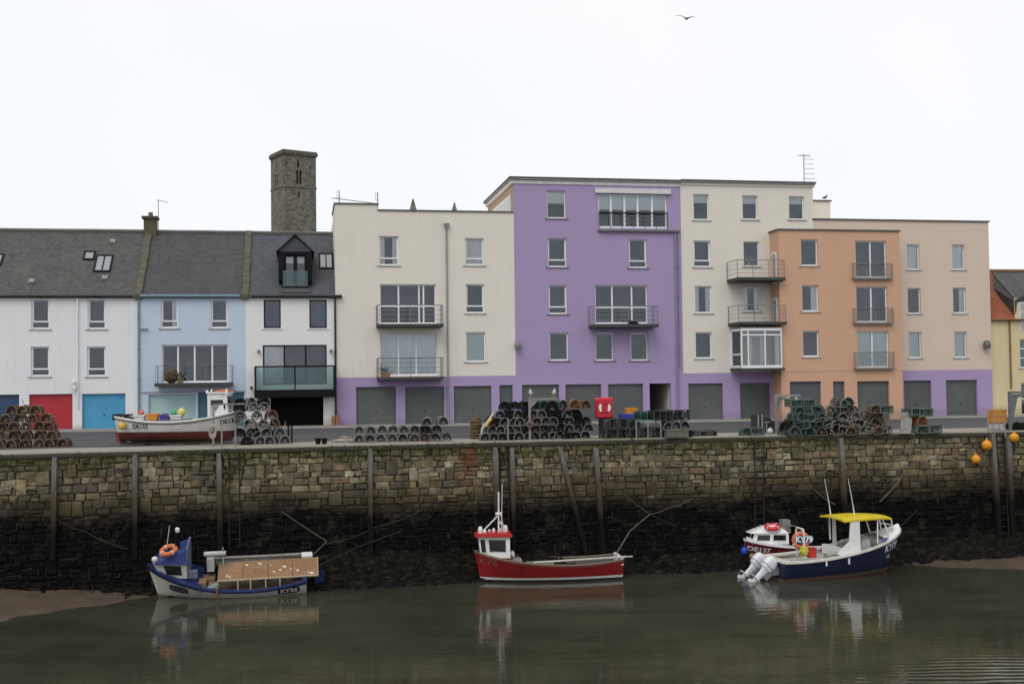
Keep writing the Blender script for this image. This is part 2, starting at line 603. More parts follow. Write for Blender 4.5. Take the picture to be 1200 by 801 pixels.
def tarmac(name, c, var=0.25, patch=0.5, rough=0.9):
    m, N, L, B = _new(name)
    v = _coord(N, L)
    n1 = _noise(N, L, v, 0.45, 6, 0.65)
    n2 = _noise(N, L, v, 30, 3, 0.6)
    col = _ramp(N, L, n1, [(0.3, tuple(k * (1 - var) for k in c)), (0.7, tuple(k * (1 + var) for k in c))])
    col = _mix(N, L, 0.3, col, _ramp(N, L, n2, [(0.35, tuple(k * 0.5 for k in c)), (0.65, tuple(k * 1.6 for k in c))]))
    n3 = _noise(N, L, v, 1.6, 6, 0.7)
    col = _mix(N, L, _ramp(N, L, n3, [(0.55, 0.0), (0.75, patch)]), col, tuple(k * 0.55 for k in c))
    L.new(col, B.inputs["Base Color"])
    B.inputs["Roughness"].default_value = rough
    _bump(N, L, n2, 0.3, 0.02, B)
    return m
ASPHALT = tarmac("road_asphalt", (0.060, 0.060, 0.064))
CONC = tarmac("quay_concrete", (0.27, 0.25, 0.215), 0.2, 0.45)
PAVE = tarmac("pavement_concrete", (0.25, 0.235, 0.21), 0.15, 0.3)
GRASS = tarmac("hill_grass", (0.07, 0.09, 0.04), 0.3, 0.4)

XS = [-70 + i * 1.0 for i in range(141)]
def across(fa, fb, n, dz=0.0):
    rows = []
    for X in XS:
        a, b = fa(X), fb(X)
        rows.append([(X, a + (b - a) * j / n, gz(X, a + (b - a) * j / n) + dz) for j in range(n + 1)])
    return rows
def strip_w(X): return Yq(X) + 3.1 + 0.5 * mnoise.noise(Vector((X * 0.25, 0.3, 0)))
strip("quay_top", CONC, across(lambda X: Yq(X) + 0.55, lambda X: strip_w(X) + 0.6, 6, 0.0))
strip("road", ASPHALT, across(strip_w, lambda X: Yf(X) - 1.05, 8, 0.006))
rows = []
for X in XS:
    y0 = Yf(X) - 1.05; z = gz(X, y0 + 0.3)
    rows.append([(X, y0, z - 0.02), (X, y0, z + 0.10), (X, y0 + 0.14, z + 0.105), (X, Yf(X) + 0.25, z + 0.12)])
strip("pavement", PAVE, rows)
rows = []
for i in range(0, 61):
    X = -900 + i * 30
    rows.append([(X, Yf(max(-70, min(70, X))) + 0.1, -0.02)] +
                [(X, y, -0.02 + 11 * min(1, max(0, (y - 85) / 85.0)) ** 1.3) for y in (88, 100, 115, 130, 150, 170, 200, 300, 900)])
strip("hill", GRASS, rows)

# ------------------------------------------------------------------ the quay wall: individual coursed stones
def quay_mat():
    m, N, L, B = _new("quay_stone")
    at_ = N.new("ShaderNodeVertexColor"); at_.layer_name = "stone"
    g = N.new("ShaderNodeNewGeometry")
    v = g.outputs["Position"]
    x, y, z = _xyz(N, L, v)
    nA = _noise(N, L, v, 0.32, 6, 0.65)
    nB = _noise(N, L, v, 3.2, 6, 0.7)
    nC = _noise(N, L, v, 14, 4, 0.7)
    col = _mix(N, L, _ramp(N, L, nB, [(0.40, 0.0), (0.66, 0.8)]), at_.outputs["Color"], (0.055, 0.048, 0.032))
    col = _mix(N, L, _ramp(N, L, nC, [(0.45, 0.0), (0.75, 0.35)]), col, (0.26, 0.235, 0.17))
    # dark damp blotches
    nD = _noise(N, L, v, 0.75, 7, 0.7)
    col = _mix(N, L, _ramp(N, L, nD, [(0.5, 0.0), (0.7, 0.6)]), col, (0.026, 0.024, 0.018))
    sv = _comb(N, L, _math(N, L, 'MULTIPLY', x, 2.6), _math(N, L, 'MULTIPLY', y, 2.6), _math(N, L, 'MULTIPLY', z, .28))
    nS = _noise(N, L, sv, 1.0, 6, .7)
    col = _mix(N, L, _ramp(N, L, nS, [(.5, 0.0), (.7, .45)]), col, (.020, .018, .013))
    # moss below the cope
    mz = _math(N, L, 'ADD', z, _math(N, L, 'MULTIPLY', nA, 2.6))
    mossf = _math(N, L, 'MULTIPLY', _ramp(N, L, mz, [(0.35, 0.0), (0.98, 0.85)]), _ramp(N, L, nB, [(0.36, 0.15), (0.58, 1.0)]))
    col = _mix(N, L, mossf, col, (0.050, 0.056, 0.016))
    # rust run
    rx = _math(N, L, 'ABSOLUTE', _math(N, L, 'ADD', _math(N, L, 'SUBTRACT', x, -1.95), _math(N, L, 'MULTIPLY', _math(N, L, 'SUBTRACT', nB, 0.5), 0.9)))
    rz = _math(N, L, 'ADD', _math(N, L, 'MULTIPLY', z, 0.5), 1.35, True)
    rf = _math(N, L, 'MULTIPLY', _math(N, L, 'MULTIPLY', _math(N, L, 'SUBTRACT', 1.0, _math(N, L, 'MULTIPLY', rx, 1.9), True), rz), 0.85)
    col = _mix(N, L, rf, col, (0.15, 0.05, 0.02))
    # weed and slime under the tide mark
    tz = _math(N, L, 'ADD', z, _math(N, L, 'ADD', _math(N, L, 'MULTIPLY', _math(N, L, 'SUBTRACT', nA, 0.5), 2.3), _math(N, L, 'MULTIPLY', _math(N, L, 'SUBTRACT', nB, 0.5), 0.9)))
    tr = N.new("ShaderNodeMapRange"); tr.inputs[1].default_value = -1.85; tr.inputs[2].default_value = -2.95
    L.new(tz, tr.inputs[0])
    green = N.new("ShaderNodeMapRange"); green.inputs[1].default_value = -1.25; green.inputs[2].default_value = -2.1
    L.new(tz, green.inputs[0])
    col = _mix(N, L, _math(N, L, 'MULTIPLY', green.outputs[0], 0.55), col, (0.040, 0.032, 0.013))
    weed = _ramp(N, L, _noise(N, L, v, 1.6, 6, 0.7), [(0.40, (0.0016, 0.0016, 0.0014)), (0.55, (0.0035, 0.0032, 0.0026)), (0.64, (0.017, 0.0148, 0.0112)), (0.76, (0.045, 0.038, 0.028))])
    col = _mix(N, L, tr.outputs[0], col, weed)
    L.new(col, B.inputs["Base Color"])
    rr = N.new("ShaderNodeMapRange"); rr.inputs[3].default_value = 0.9; rr.inputs[4].default_value = 0.62
    L.new(tr.outputs[0], rr.inputs[0]); L.new(rr.outputs[0], B.inputs["Roughness"])
    B.inputs["Specular IOR Level"].default_value = 0.08
    hh = _math(N, L, 'ADD', nB, _math(N, L, 'MULTIPLY', nC, 0.5))
    _bump(N, L, hh, 0.8, 0.07, B)
    return m
QSTONE = quay_mat()
rnd = random.Random(5)
TONES = [(0.25, 0.205, 0.12), (0.215, 0.185, 0.125), (0.175, 0.15, 0.105), (0.29, 0.235, 0.13), (0.195, 0.15, 0.095), (0.235, 0.208, 0.155), (0.13, 0.112, 0.082), (0.34, 0.30, 0.205), (0.20, 0.13, 0.08)]
mb = MB(); vcol = []
Z_TOP, Z_BOT = -0.22, -6.1
def stone(X0, X1, z0, z1, out):
    j = lambda: rnd.uniform(-0.032, 0.026)
    ring0 = [(X0 + j(), z0 + j()), (X1 + j(), z0 + j()), (X1 + j(), z1 + j()), (X0 + j(), z1 + j())]
    cx, cz = (X0 + X1) / 2, (z0 + z1) / 2
    ch = 0.05
    base = len(mb.v)
    for a, b in ring0: mb.v.append(tuple(wallpt(a, b, -0.09)))
    for a, b in ring0: mb.v.append(tuple(wallpt(a, b, out - 0.03)))
    for a, b in ring0:
        mb.v.append(tuple(wallpt(a + (ch if a < cx else -ch), b + (ch if b < cz else -ch), out + rnd.uniform(-0.018, 0.018))))
    c = TONES[rnd.randrange(len(TONES))]; k = rnd.choice((rnd.uniform(0.6, 0.9), rnd.uniform(0.85, 1.15), rnd.uniform(0.85, 1.15), rnd.uniform(1.1, 1.5)))
    col = (c[0] * k, c[1] * k, c[2] * k, 1)
    vcol.extend([col] * 12)
    for lv in (0, 4):
        for i in range(4):
            i2 = (i + 1) % 4
            mb.f.append((base + lv + i, base + lv + i2, base + lv + 4 + i2, base + lv + 4 + i)); mb.m.append(0)
    mb.f.append((base + 8, base + 9, base + 10, base + 11)); mb.m.append(0)
# wavering courses with the odd stone that spans two of them or is split in two
zc = [Z_TOP]
while zc[-1] > Z_BOT:
    zc.append(zc[-1] - rnd.choice((0.19, 0.21, 0.24, 0.26, 0.28, 0.31)) * (1.12 if zc[-1] < -3 else 1))
def bound(k, X):
    if k == 0: return zc[0]
    return zc[k] + 0.11 * mnoise.noise(Vector((X * 0.14, k * 0.35, 0))) + 0.035 * mnoise.noise(Vector((X * 0.8, k * 1.7, 9)))
taken = []
for k in range(len(zc) - 1):
    nxt = []
    X = -52.0 + rnd.random() * 0.4
    while X < 54:
        w = rnd.uniform(0.24, 0.60) if rnd.random() < 0.9 else rnd.uniform(0.65, 0.95)
        hit = next((q for q in taken if q[0] < X + w and q[1] > X), None)
        if hit:
            if hit[0] - X < 0.14: X = hit[1]; continue
            w = hit[0] - X
        a, b_ = X + 0.015, X + w - 0.015
        top, bot = bound(k, X + w / 2) - 0.008, bound(k + 1, X + w / 2) + 0.008
        u = rnd.random()
        if u < 0.07 and 0.34 < w < 0.75 and k < len(zc) - 2 and not hit:
            stone(a, b_, bound(k + 2, X + w / 2) + 0.008, top, rnd.uniform(0.0, 0.06)); nxt.append((X, X + w))
        elif u < 0.2 and w < 0.6 and top - bot > 0.22:
            m_ = bot + (top - bot) * rnd.uniform(0.4, 0.6)
            stone(a, b_, bot, m_ - 0.008, rnd.uniform(-0.03, 0.05)); stone(a, b_, m_ + 0.008, top, rnd.uniform(-0.03, 0.05))
        else:
            stone(a, b_, bot, top, rnd.uniform(-0.035, 0.055))
        X += w
    taken = nxt
wall = thing("quay_wall", "tall rubble stone quay wall with black tidal weed band below", "harbour wall", (0, Yq(0), 0))
mb.v = [(a, b - Yq(0), c) for a, b, c in mb.v]
blocks = mb.build("stonework", QSTONE, wall, fix=True)
ca = blocks.data.color_attributes.new("stone", 'FLOAT_COLOR', 'POINT')
ca.data.foreach_set("color", [k for c in vcol for k in c])
mb = MB()
rows = []
for i in range(0, 141):
    X = -70 + i
    rows.append([wallpt(X, z, -0.055) - Vector((0, Yq(0), 0)) for z in (-0.2, -1.5, -3, -4.5, -7.5)])
mb.grid(rows)
core = mb.build("wall_core", paint("wall_joint", (0.014, 0.0125, 0.009), 0.95, 0.3, 3), wall, fix=False)
def cope_mat():
    m, N, L, B = _new("cope_concrete")
    g = N.new("ShaderNodeNewGeometry"); v = g.outputs["Position"]
    nx, ny, nz_ = _xyz(N, L, g.outputs["Normal"])
    nA = _noise(N, L, v, 0.6, 6, 0.7); nB = _noise(N, L, v, 6, 5, 0.7)
    col = _ramp(N, L, nA, [(0.3, (0.20, 0.185, 0.15)), (0.7, (0.29, 0.27, 0.225))])
    col = _mix(N, L, _ramp(N, L, nB, [(0.5, 0.0), (0.75, 0.5)]), col, (0.12, 0.11, 0.08))
    px, py, pz = _xyz(N, L, v)
    # the face is overgrown with dark moss, the tread is trodden clean
    mf = _ramp(N, L, _math(N, L, 'ADD', _math(N, L, 'MULTIPLY', pz, -10.0), _math(N, L, 'MULTIPLY', nA, 0.9)), [(0.5, 0.0), (1.0, 0.92)])
    moss = _ramp(N, L, nB, [(0.35, (0.012, 0.012, 0.006)), (0.7, (0.042, 0.038, 0.016))])
    col = _mix(N, L, mf, col, moss)
    L.new(col, B.inputs["Base Color"]); B.inputs["Roughness"].default_value = 0.92
    _bump(N, L, nB, 0.6, 0.04, B)
    return m
mb = MB(); rows = []
for i in range(0, 401):
    X = -70 + i * 0.35
    k = 0.022 * mnoise.noise(Vector((X * 1.3, 0, 5))); k2 = 0.03 * mnoise.noise(Vector((X * 2.1, 4, 5)))
    rows.append([wallpt(X, 0, 0) * 1.0 + nq(X) * o + Vector((0, -Yq(0), zz)) for o, zz in ((0.02, -0.25), (0.075 + k, -0.22 + k2), (0.09 + k, -0.14), (0.07 + k, -0.04), (0.02, 0.004 + k * 0.3), (-0.6, 0.014))])
mb.grid(rows)
cope = mb.build("cope", cope_mat(), wall, smooth=False, fix=False)

# weed covered rubble slumped along the foot of the wall
def weed_mat():
    m, N, L, B = _new("bladder_weed")
    g = N.new("ShaderNodeNewGeometry"); v = g.outputs["Position"]
    x, y, z = _xyz(N, L, v)
    sv = _comb(N, L, _math(N, L, 'ADD', _math(N, L, 'MULTIPLY', x, 1.0), _math(N, L, 'MULTIPLY', z, -1.4)), y, _math(N, L, 'MULTIPLY', z, 2.6))
    n1 = _noise(N, L, sv, 3.4, 8, .78); n2 = _noise(N, L, v, 11, 5, .7)
    col = _ramp(N, L, n1, [(.36, (.0016, .0015, .0012)), (.49, (.006, .0054, .004)), (.58, (.024, .0205, .015)), (.70, (.07, .06, .045))])
    col = _mix(N, L, _ramp(N, L, n2, [(.5, 0.0), (.7, .7)]), col, (.0015, .0014, .001))
    L.new(col, B.inputs["Base Color"]); B.inputs["Roughness"].default_value = .6; B.inputs["Specular IOR Level"].default_value = .12
    _bump(N, L, n1, 1.0, .12, B)
    return m
WEED = weed_mat()
rk = random.Random(9)
mb = MB(); rows = []
for i in range(0, 561):
    X = -38 + i * 0.14
    hgt = 0.75 + 0.55 * mnoise.noise(Vector((X * 0.16, 1.7, 0))) + 0.25 * mnoise.noise(Vector((X * 0.6, 4.7, 0)))
    hgt *= 1 - 0.5 * max(0.0, min(1.0, (-9 - X) / 4))
    hgt += 0.75 * math.exp(-((X + 6.2) / 2.6) ** 2) + 0.4 * max(0.0, min(1.0, (X - 14) / 5))
    wid = 0.9 + 0.5 * hgt
    row = []
    for j in range(0, 17):
        f = j / 16
        z = WATER_Z + hgt * (1 - f) ** 1.2 - 0.22 * f
        p = wallpt(X, z, -0.03 + f * wid)
        a = 0.0 if j in (0,) else 1.0
        v = Vector((p.x * 2.3, p.y * 2.3, p.z * 2.3))
        dsp = mnoise.noise(v * 0.8) * 0.24 + mnoise.noise(v * 2.1) * 0.17 + abs(mnoise.noise(v * 4.1)) * 0.14
        n = nq(X)
        row.append(p + (n * 0.6 + Vector((0, 0, 0.8))) * dsp * a)
    rows.append(row)
mb.grid(rows)
o = mb.build("seaweed_rubble", WEED, fix=False, smooth=False)
o["kind"] = "stuff"; tag(o, "dark seaweed covered rubble slumped along the foot of the quay wall", "seaweed")
# tufts of grass and moss growing on the cope
TUFT = paint("cope_moss", (0.045, 0.065, 0.014), 0.9, 0.5, 5)
mb = MB()
for i in range(1500):
    X = rk.uniform(-30, 33)
    if mnoise.noise(Vector((X * 0.35, 0, 2.2))) < 0.02: continue
    z0 = rk.uniform(-0.42, 0.0) if rk.random() < 0.9 else rk.uniform(-1.1, -0.4)
    p = wallpt(X, z0, 0.08 if z0 > -0.32 else 0.03)
    for k in range(3):
        a = rk.uniform(-0.09, 0.09)
        mb.poly([(p.x - 0.03, p.y, p.z), (p.x + 0.03, p.y, p.z), (p.x + a, p.y - rk.uniform(0.03, 0.10), p.z + rk.uniform(-0.14, 0.06))])
o = mb.build("cope_moss", TUFT, fix=False)
o["kind"] = "stuff"; tag(o, "green moss and grass tufts growing under the edge of the quay", "moss")
# ------------------------------------------------------------------ the terrace
class Bld:
    def __init__(s, name, label, cat, u0, u1, group=None):
        s.u0, s.u1 = u0, u1
        s.uc = (u0 + u1) / 2
        s.root = thing(name, label, cat, FO + FU * s.uc, (0, 0, TH), group)
        s.holes = []
        s.off = 0.0
    def put(s, mb, name, mats, parent=None, smooth=False, fix=True):
        return mb.build(name, mats, parent or s.root, Matrix.Translation((-s.uc, 0, 0)), smooth, fix)
    def U(s, x, y): return fac(x, y, s.off)[0]
    def Z(s, x, y): return fac(x, y, s.off)[1]
    def rect(s, x0, x1, y0, y1):
        ym, xm = (y0 + y1) / 2, (x0 + x1) / 2
        return s.U(x0, ym), s.U(x1, ym), s.Z(xm, y1), s.Z(xm, y0)

    def wall(s, name, u0, u1, z0, z1, mat, skip_room=(), label=None):
        y0 = -s.off
        hs = [h for h in s.holes if h[0] > u0 - 0.01 and h[1] < u1 + 0.01 and h[2] > z0 - 0.3 and h[3] < z1 + 0.01 and not h[5]]
        us = sorted(set([u0, u1] + [a for h in hs for a in h[:2]]))
        zs = sorted(set([z0, z1] + [max(z0, a) for h in hs for a in h[2:4]]))
        mb = MB()
        for a, b in zip(us, us[1:]):
            for c, d in zip(zs, zs[1:]):
                if b - a < 1e-5 or d - c < 1e-5: continue
                m_u, m_z = (a + b) / 2, (c + d) / 2
                if any(h[0] < m_u < h[1] and h[2] < m_z < h[3] for h in hs): continue
                mb.poly([(a, y0, c), (b, y0, c), (b, y0, d), (a, y0, d)])
        for h in hs:
            a, b, c, d, dep, _ = h; c = max(c, z0)
            h[5] = True
            rv = y0 + 0.2
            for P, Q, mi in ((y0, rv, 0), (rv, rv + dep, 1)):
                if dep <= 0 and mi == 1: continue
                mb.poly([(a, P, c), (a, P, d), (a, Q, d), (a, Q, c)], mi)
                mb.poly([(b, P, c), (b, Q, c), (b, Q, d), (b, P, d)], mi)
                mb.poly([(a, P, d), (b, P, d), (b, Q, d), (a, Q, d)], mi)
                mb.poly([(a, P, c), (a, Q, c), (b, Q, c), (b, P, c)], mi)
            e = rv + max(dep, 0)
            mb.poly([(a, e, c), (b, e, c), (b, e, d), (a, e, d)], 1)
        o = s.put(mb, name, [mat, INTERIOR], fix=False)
        if label: o["label"] = label
        return o

    def shell(s, u0, u1, z0, z1, depth, mat, off0=0.0, top=True, inset=0.0, name="side_wall"):
        """the two flank walls, back wall and flat roof behind the front wall"""
        mb = MB(); f = -off0
        mb.poly([(u0, f, z0), (u0, f, z1), (u0, depth, z1), (u0, depth, z0)])
        mb.poly([(u1, f, z0), (u1, depth, z0), (u1, depth, z1), (u1, f, z1)])
        mb.poly([(u0, depth, z0), (u0, depth, z1), (u1, depth, z1), (u1, depth, z0)])
        if top: mb.poly([(u0, f, z1 - 0.25), (u1, f, z1 - 0.25), (u1, depth, z1 - 0.25), (u0, depth, z1 - 0.25)])
        return s.put(mb, name, mat, fix=False)

    def window(s, x0, x1, y0, y1, kind='t', frame=None, mull=(), trans=(), cover=None, sill=True, glassm=None, dep=0.9, ft=0.07, sillm=None, label=None, uz=None):
        u0, u1, z0, z1 = uz or s.rect(x0, x1, y0, y1)
        s.holes.append([u0, u1, z0, z1, dep, False])
        y = -s.off
        fm = frame or WHITE_FRAME
        mb = MB()
        a, b = y + 0.12, y + 0.19
        mb.box(u0, u0 + ft, a, b, z0, z1); mb.box(u1 - ft, u1, a, b, z0, z1)
        mb.box(u0 + ft, u1 - ft, a, b, z1 - ft, z1); mb.box(u0 + ft, u1 - ft, a, b, z0, z0 + ft * 1.3)
        W, H = u1 - u0, z1 - z0
        tr = list(trans)
        if kind == 't': tr = [0.255]
        for f in tr:
            mb.box(u0 + ft, u1 - ft, a - 0.008, b, z0 + f * H - ft * 0.55, z0 + f * H + ft * 0.55)
        for f in mull:
            mb.box(u0 + f * W - ft * 0.6, u0 + f * W + ft * 0.6, a - 0.004, b, z0 + ft, z1 - ft)
        if kind == 't':   # the opening light's own sash
            zt = z0 + 0.255 * H
            mb.box(u0 + ft, u0 + ft * 1.5, a + 0.01, b, zt, z1 - ft); mb.box(u1 - ft * 1.5, u1 - ft, a + 0.01, b, zt, z1 - ft)
        w = s.put(mb, "window", fm)
        if label: w["label"] = label
        mp = MB(); mp.box(u0 + ft * 0.5, u1 - ft * 0.5, y + 0.15, y + 0.162, z0 + ft * 0.5, z1 - ft * 0.5)
        s.put(mp, "pane", glassm or PANE, w)
        if sill:
            ms = MB(); ms.box(u0 - 0.13, u1 + 0.13, y - 0.05, y + 0.1, z0 - 0.055, z0 + 0.004)
            s.put(ms, "sill", sillm or SILL, w)
        yc = y + 0.225
        if cover == 'drapes' or cover == 'net' or cover == 'vblind' or cover == 'drape_l' or cover == 'drape_r':
            mc = MB()
            spans = {'drapes': [(0, .3), (.7, 1)], 'net': [(0, 1)], 'vblind': [(0, 1)], 'drape_l': [(0, .35)], 'drape_r': [(.62, 1)]}[cover]
            for p, q in spans:
                n = max(6, int((q - p) * W / 0.05))
                rows = [[(u0 + W * (p + (q - p) * k / n), yc + 0.02 * math.sin(k * 1.9) + 0.01 * math.sin(k * 0.7), zz) for k in range(n + 1)] for zz in (z0 + 0.05, z1)]
                mc.grid(rows)
            s.put(mc, "curtain", CURTAIN if cover != 'vblind' else BLIND, w, fix=False)
        elif cover in ('blind', 'blindg', 'half', 'third'):
            mc = MB(); lo = {'blind': 0.02, 'blindg': 0.02, 'half': 0.55, 'third': 0.68}[cover]
            mc.box(u0 + 0.05, u1 - 0.05, yc, yc + 0.015, z0 + lo * H, z1 - 0.02)
            s.put(mc, "blind", BLIND_GREEN if cover == 'blindg' else BLIND, w)
        elif cover == 'ornament':
            mc = MB()
            c = u0 + W * 0.4
            mc.lathe([(0.05, 0), (0.09, 0.1), (0.04, 0.26), (0.06, 0.3)], 9, (c, yc, z0 + 0.06))
            for k in range(9):
                an = k * 0.7
                mc.bar((c, yc, z0 + 0.3), (c + 0.24 * math.cos(an), yc + 0.08 * math.sin(an), z0 + 0.55 + 0.14 * math.sin(k * 2.1)), 0.02, 4)
            s.put(mc, "vase", LAMP_IN, w)
        return w

    def garage(s, x0, x1, y0, y1, mat=None, handle=True, z0=None, name="garage_door", flat=False):
        u0, u1, zb, z1 = s.rect(x0, x1, y0, y1)
        z0 = 0.02 if z0 is None else z0
        s.holes.append([u0, u1, -0.3, z1, 0.0, False])
        y = -s.off
        mb = MB()
        base = gz(FO.x + FU.x * u0, FO.y + FU.y * u0 - 0.5) - 0.1
        n = max(3, int((z1 - base) / 0.105))
        hh = (z1 - base) / n
        for k in range(n):
            zz = base + k * hh
            mb.hexa([(u0, y + 0.148, zz), (u1, y + 0.148, zz), (u1, y + 0.19, zz), (u0, y + 0.19, zz),
                     (u0, y + 0.158, zz + hh - 0.008), (u1, y + 0.158, zz + hh - 0.008), (u1, y + 0.19, zz + hh - 0.008), (u0, y + 0.19, zz + hh - 0.008)])
        o = s.put(mb, name, mat or DOOR_GREY)
        if handle:
            mh = MB(); c = (u0 + u1) / 2
            mh.lathe([(0.045, 0), (0.045, 0.03), (0.02, 0.05)], 8, (c, y + 0.15, base + 0.95), 0, Matrix.Rotation(R_(90), 3, 'X'))
            s.put(mh, "handle", DARK_METAL, o)
        return o

    def balcony(s, x0, x1, ytop, yslab0, yslab1, depth=0.95, rails=4, posts=(0.5,), mat=None, bars=False, slabm=None, ext_r=0.0, glassed=False, thin=False):
        off_s = s.off
        s.off = off_s + depth           # measured on the front face of the balcony
        u0, u1, zs0, zs1 = s.rect(x0, x1, yslab0, yslab1)
        zt = s.Z((x0 + x1) / 2, ytop)
        s.off = off_s
        yb, yf_ = -off_s + 0.002, -off_s - depth
        if not glassed: zs0 = max(zs0, zs1 - 0.17)
        mat = mat or GREY_METAL
        mb = MB(); mb.box(u0 - 0.02, u1 + 0.02, yf_ - 0.02, yb, zs0, zs1)
        mb.box(u0 - 0.05, u1 + 0.05, yf_ - 0.05, yf_ + 0.03, zs0 + 0.02, zs1 + 0.015)
        b = s.put(mb, "balcony", slabm or SLAB)
        mr = MB()
        r = 0.02
        ym = yf_ + 0.02
        pts = [(u0, yb - 0.02), (u0, ym), (u1, ym), (u1, yb - 0.02)]
        if not glassed:
            for i in range(rails):
                z = zt - (zt - zs1) * i / rails
                rr = (0.014 if thin else 0.026) if i == 0 else (0.007 if thin else 0.012)
                mr.tube([(a, c, z) for a, c in pts], rr, 5)
            ps = [(u0, yb - 0.04), (u1, yb - 0.04), (u0, ym), (u1, ym)] + [(u0 + (u1 - u0) * f, ym) for f in posts]
            for a, c in ps: mr.bar((a, c, zs1), (a, c, zt), 0.013 if thin else 0.022, 5)
            if bars:
                n = int((u1 - u0) / 0.11)
                for k in range(n + 1):
                    mr.bar((u0 + (u1 - u0) * k / n, ym, zs1), (u0 + (u1 - u0) * k / n, ym, zt), 0.01, 4)
            s.put(mr, "railing", mat, b)
        else:
            for a, c in [(u0, yb - 0.03), (u1, yb - 0.03), (u0, ym), (u1, ym)] + [(u0 + (u1 - u0) * f, ym) for f in posts]:
                mr.box(a - 0.035, a + 0.035, c - 0.035, c + 0.035, zs1, zt)
            mr.tube([(a, c, zt) for a, c in pts], 0.04, 4)
            s.put(mr, "railing", mat, b)
            mg = MB()
            mg.box(u0 + 0.05, u1 - 0.05, ym - 0.008, ym + 0.008, zs1 + 0.05, zt - 0.05)
            mg.box(u0 - 0.008, u0 + 0.008, ym + 0.05, yb - 0.06, zs1 + 0.05, zt - 0.05)
            mg.box(u1 - 0.008, u1 + 0.008, ym + 0.05, yb - 0.06, zs1 + 0.05, zt - 0.05)
            s.put(mg, "glass_panel", PANE_GREEN, b)
        return (u0, u1, zs1, yf_)

    def juliet(s, x0, x1, y0, y1, mat=None):
        d = 0.22
        so = s.off; s.off += d
        u0, u1, z0, z1 = s.rect(x0, x1, y0, y1)
        s.off = so
        yf_, yb = -s.off - d, -s.off + 0.002
        mr = MB()
        for z in (z0 + 0.03, z1): mr.tube([(u0, yb, z), (u0, yf_, z), (u1, yf_, z), (u1, yb, z)], 0.02, 5)
        n = int((u1 - u0) / 0.1)
        for k in range(n + 1):
            a = u0 + (u1 - u0) * k / n
            mr.bar((a, yf_, z0), (a, yf_, z1), 0.011, 4)
        for k in (0.33, 0.66):
            for a in (u0, u1): mr.bar((a, yf_ + d * k, z0), (a, yf_ + d * k, z1), 0.011, 4)
        mr.box(u0, u1, yf_ - 0.01, yb, z0 - 0.05, z0 + 0.01)
        s.put(mr, "balcony_railing", mat or GREY_METAL)

    def pipe(s, x0, y0, x1, y1, r=0.05, mat=None, hopper=False, name="drainpipe", dz0=None):
        u = (s.U(x0, y0) + s.U(x1, y1)) / 2
        za, zb = s.Z(x0, y0), s.Z(x1, y1)
        if dz0 is not None: zb = dz0
        y = -s.off - 0.08
        mb = MB(); mb.bar((u, y, zb), (u, y, za), r, 8)
        z = zb + 0.8
        while z < za - 0.2:
            mb.lathe([(r * 1.35, -0.04), (r * 1.35, 0.04)], 8, (u, y, z)); mb.box(u - 0.03, u + 0.03, y, -s.off + 0.002, z - 0.02, z + 0.02); z += 1.7
        if hopper:
            mb.hexa([(u - .08, y - .08, za), (u + .08, y - .08, za), (u + .08, y + .075, za), (u - .08, y + .075, za), (u - .17, y - .14, za + .3), (u + .17, y - .14, za + .3), (u + .17, y + .075, za + .3), (u - .17, y + .075, za + .3)])
        return s.put(mb, name, mat or PALE_PIPE)

    def coping(s, u0, u1, z, depth, h=0.10, over=0.08, mat=None, off0=0.0, name="coping", left=True, right=True):
        mb = MB(); f = -off0
        mb.box(u0 - (over if left else 0), u1 + (over if right else 0), f - over, f + 0.3, z, z + h)
        if left: mb.box(u0 - over, u0 + 0.3, f + 0.3, depth + over, z, z + h)
        if right: mb.box(u1 - 0.3, u1 + over, f + 0.3, depth + over, z, z + h)
        return s.put(mb, name, mat or COPING)

def wall_light(name, B, x, y, label, mat, s=0.16, group=None):
    u, z = fac(x, y, B.off + 0.15)
    mb = MB()
    mb.box(-0.05, 0.05, -0.04, 0.15, -0.05, 0.05)
    mb.lathe([(s * 0.55, -s * 0.7), (s * 0.65, 0), (s * 0.4, s * 0.7)], 10, (0, -0.06, 0.0))
    o = mb.build(name, mat)
    o.location = FO + FU * u + FN * (B.off + 0.155) + Vector((0, 0, z)); o.rotation_euler = (0, 0, TH)
    return tag(o, label, "wall light", group)

W_WHITE = render_wall("white_render", (0.755, 0.76, 0.77), 0.36)
W_BLUE = render_wall("pale_blue_render", (0.52, 0.60, 0.71), 0.3)
W_WHITE2 = render_wall("fresh_white_render", (0.75, 0.75, 0.745), 0.15)
W_CREAM = render_wall("cream_render", (0.735, 0.69, 0.61), 0.3)
W_PURPLE = render_wall("purple_render", (0.375, 0.295, 0.475), 0.12, (0.2, 0.17, 0.22))
W_PURPLE2 = render_wall("lilac_render", (0.385, 0.295, 0.495), 0.14, (0.2, 0.17, 0.22))
W_ORANGE = render_wall("apricot_render", (0.60, 0.37, 0.25), 0.14)
W_BEIGE = render_wall("beige_render", (0.655, 0.535, 0.44), 0.14)
W_YELLOW = render_wall("yellow_render", (0.66, 0.57, 0.34), 0.2)
BRICKY = render_wall("ochre_side_render", (0.40, 0.29, 0.20), 0.3)
FASCIA = paint("white_fascia", (0.66, 0.65, 0.65), 0.6, 0.1, 3, 0.3, (0.25, 0.25, 0.22))
ROOFDARK = paint("bitumen_edge", (0.06, 0.06, 0.06), 0.7, 0.3, 3)
SLATE_A = slate("grey_slate", (0.050, 0.048, 0.048), (0.088, 0.085, 0.085))
SLATE_B = slate("dark_slate", (0.045, 0.045, 0.045), (0.072, 0.071, 0.071), moss=0.12)
SLATE_C = slate("blue_slate", (0.052, 0.057, 0.066), (0.084, 0.090, 0.102), 0.26, 0.15, 0.1)
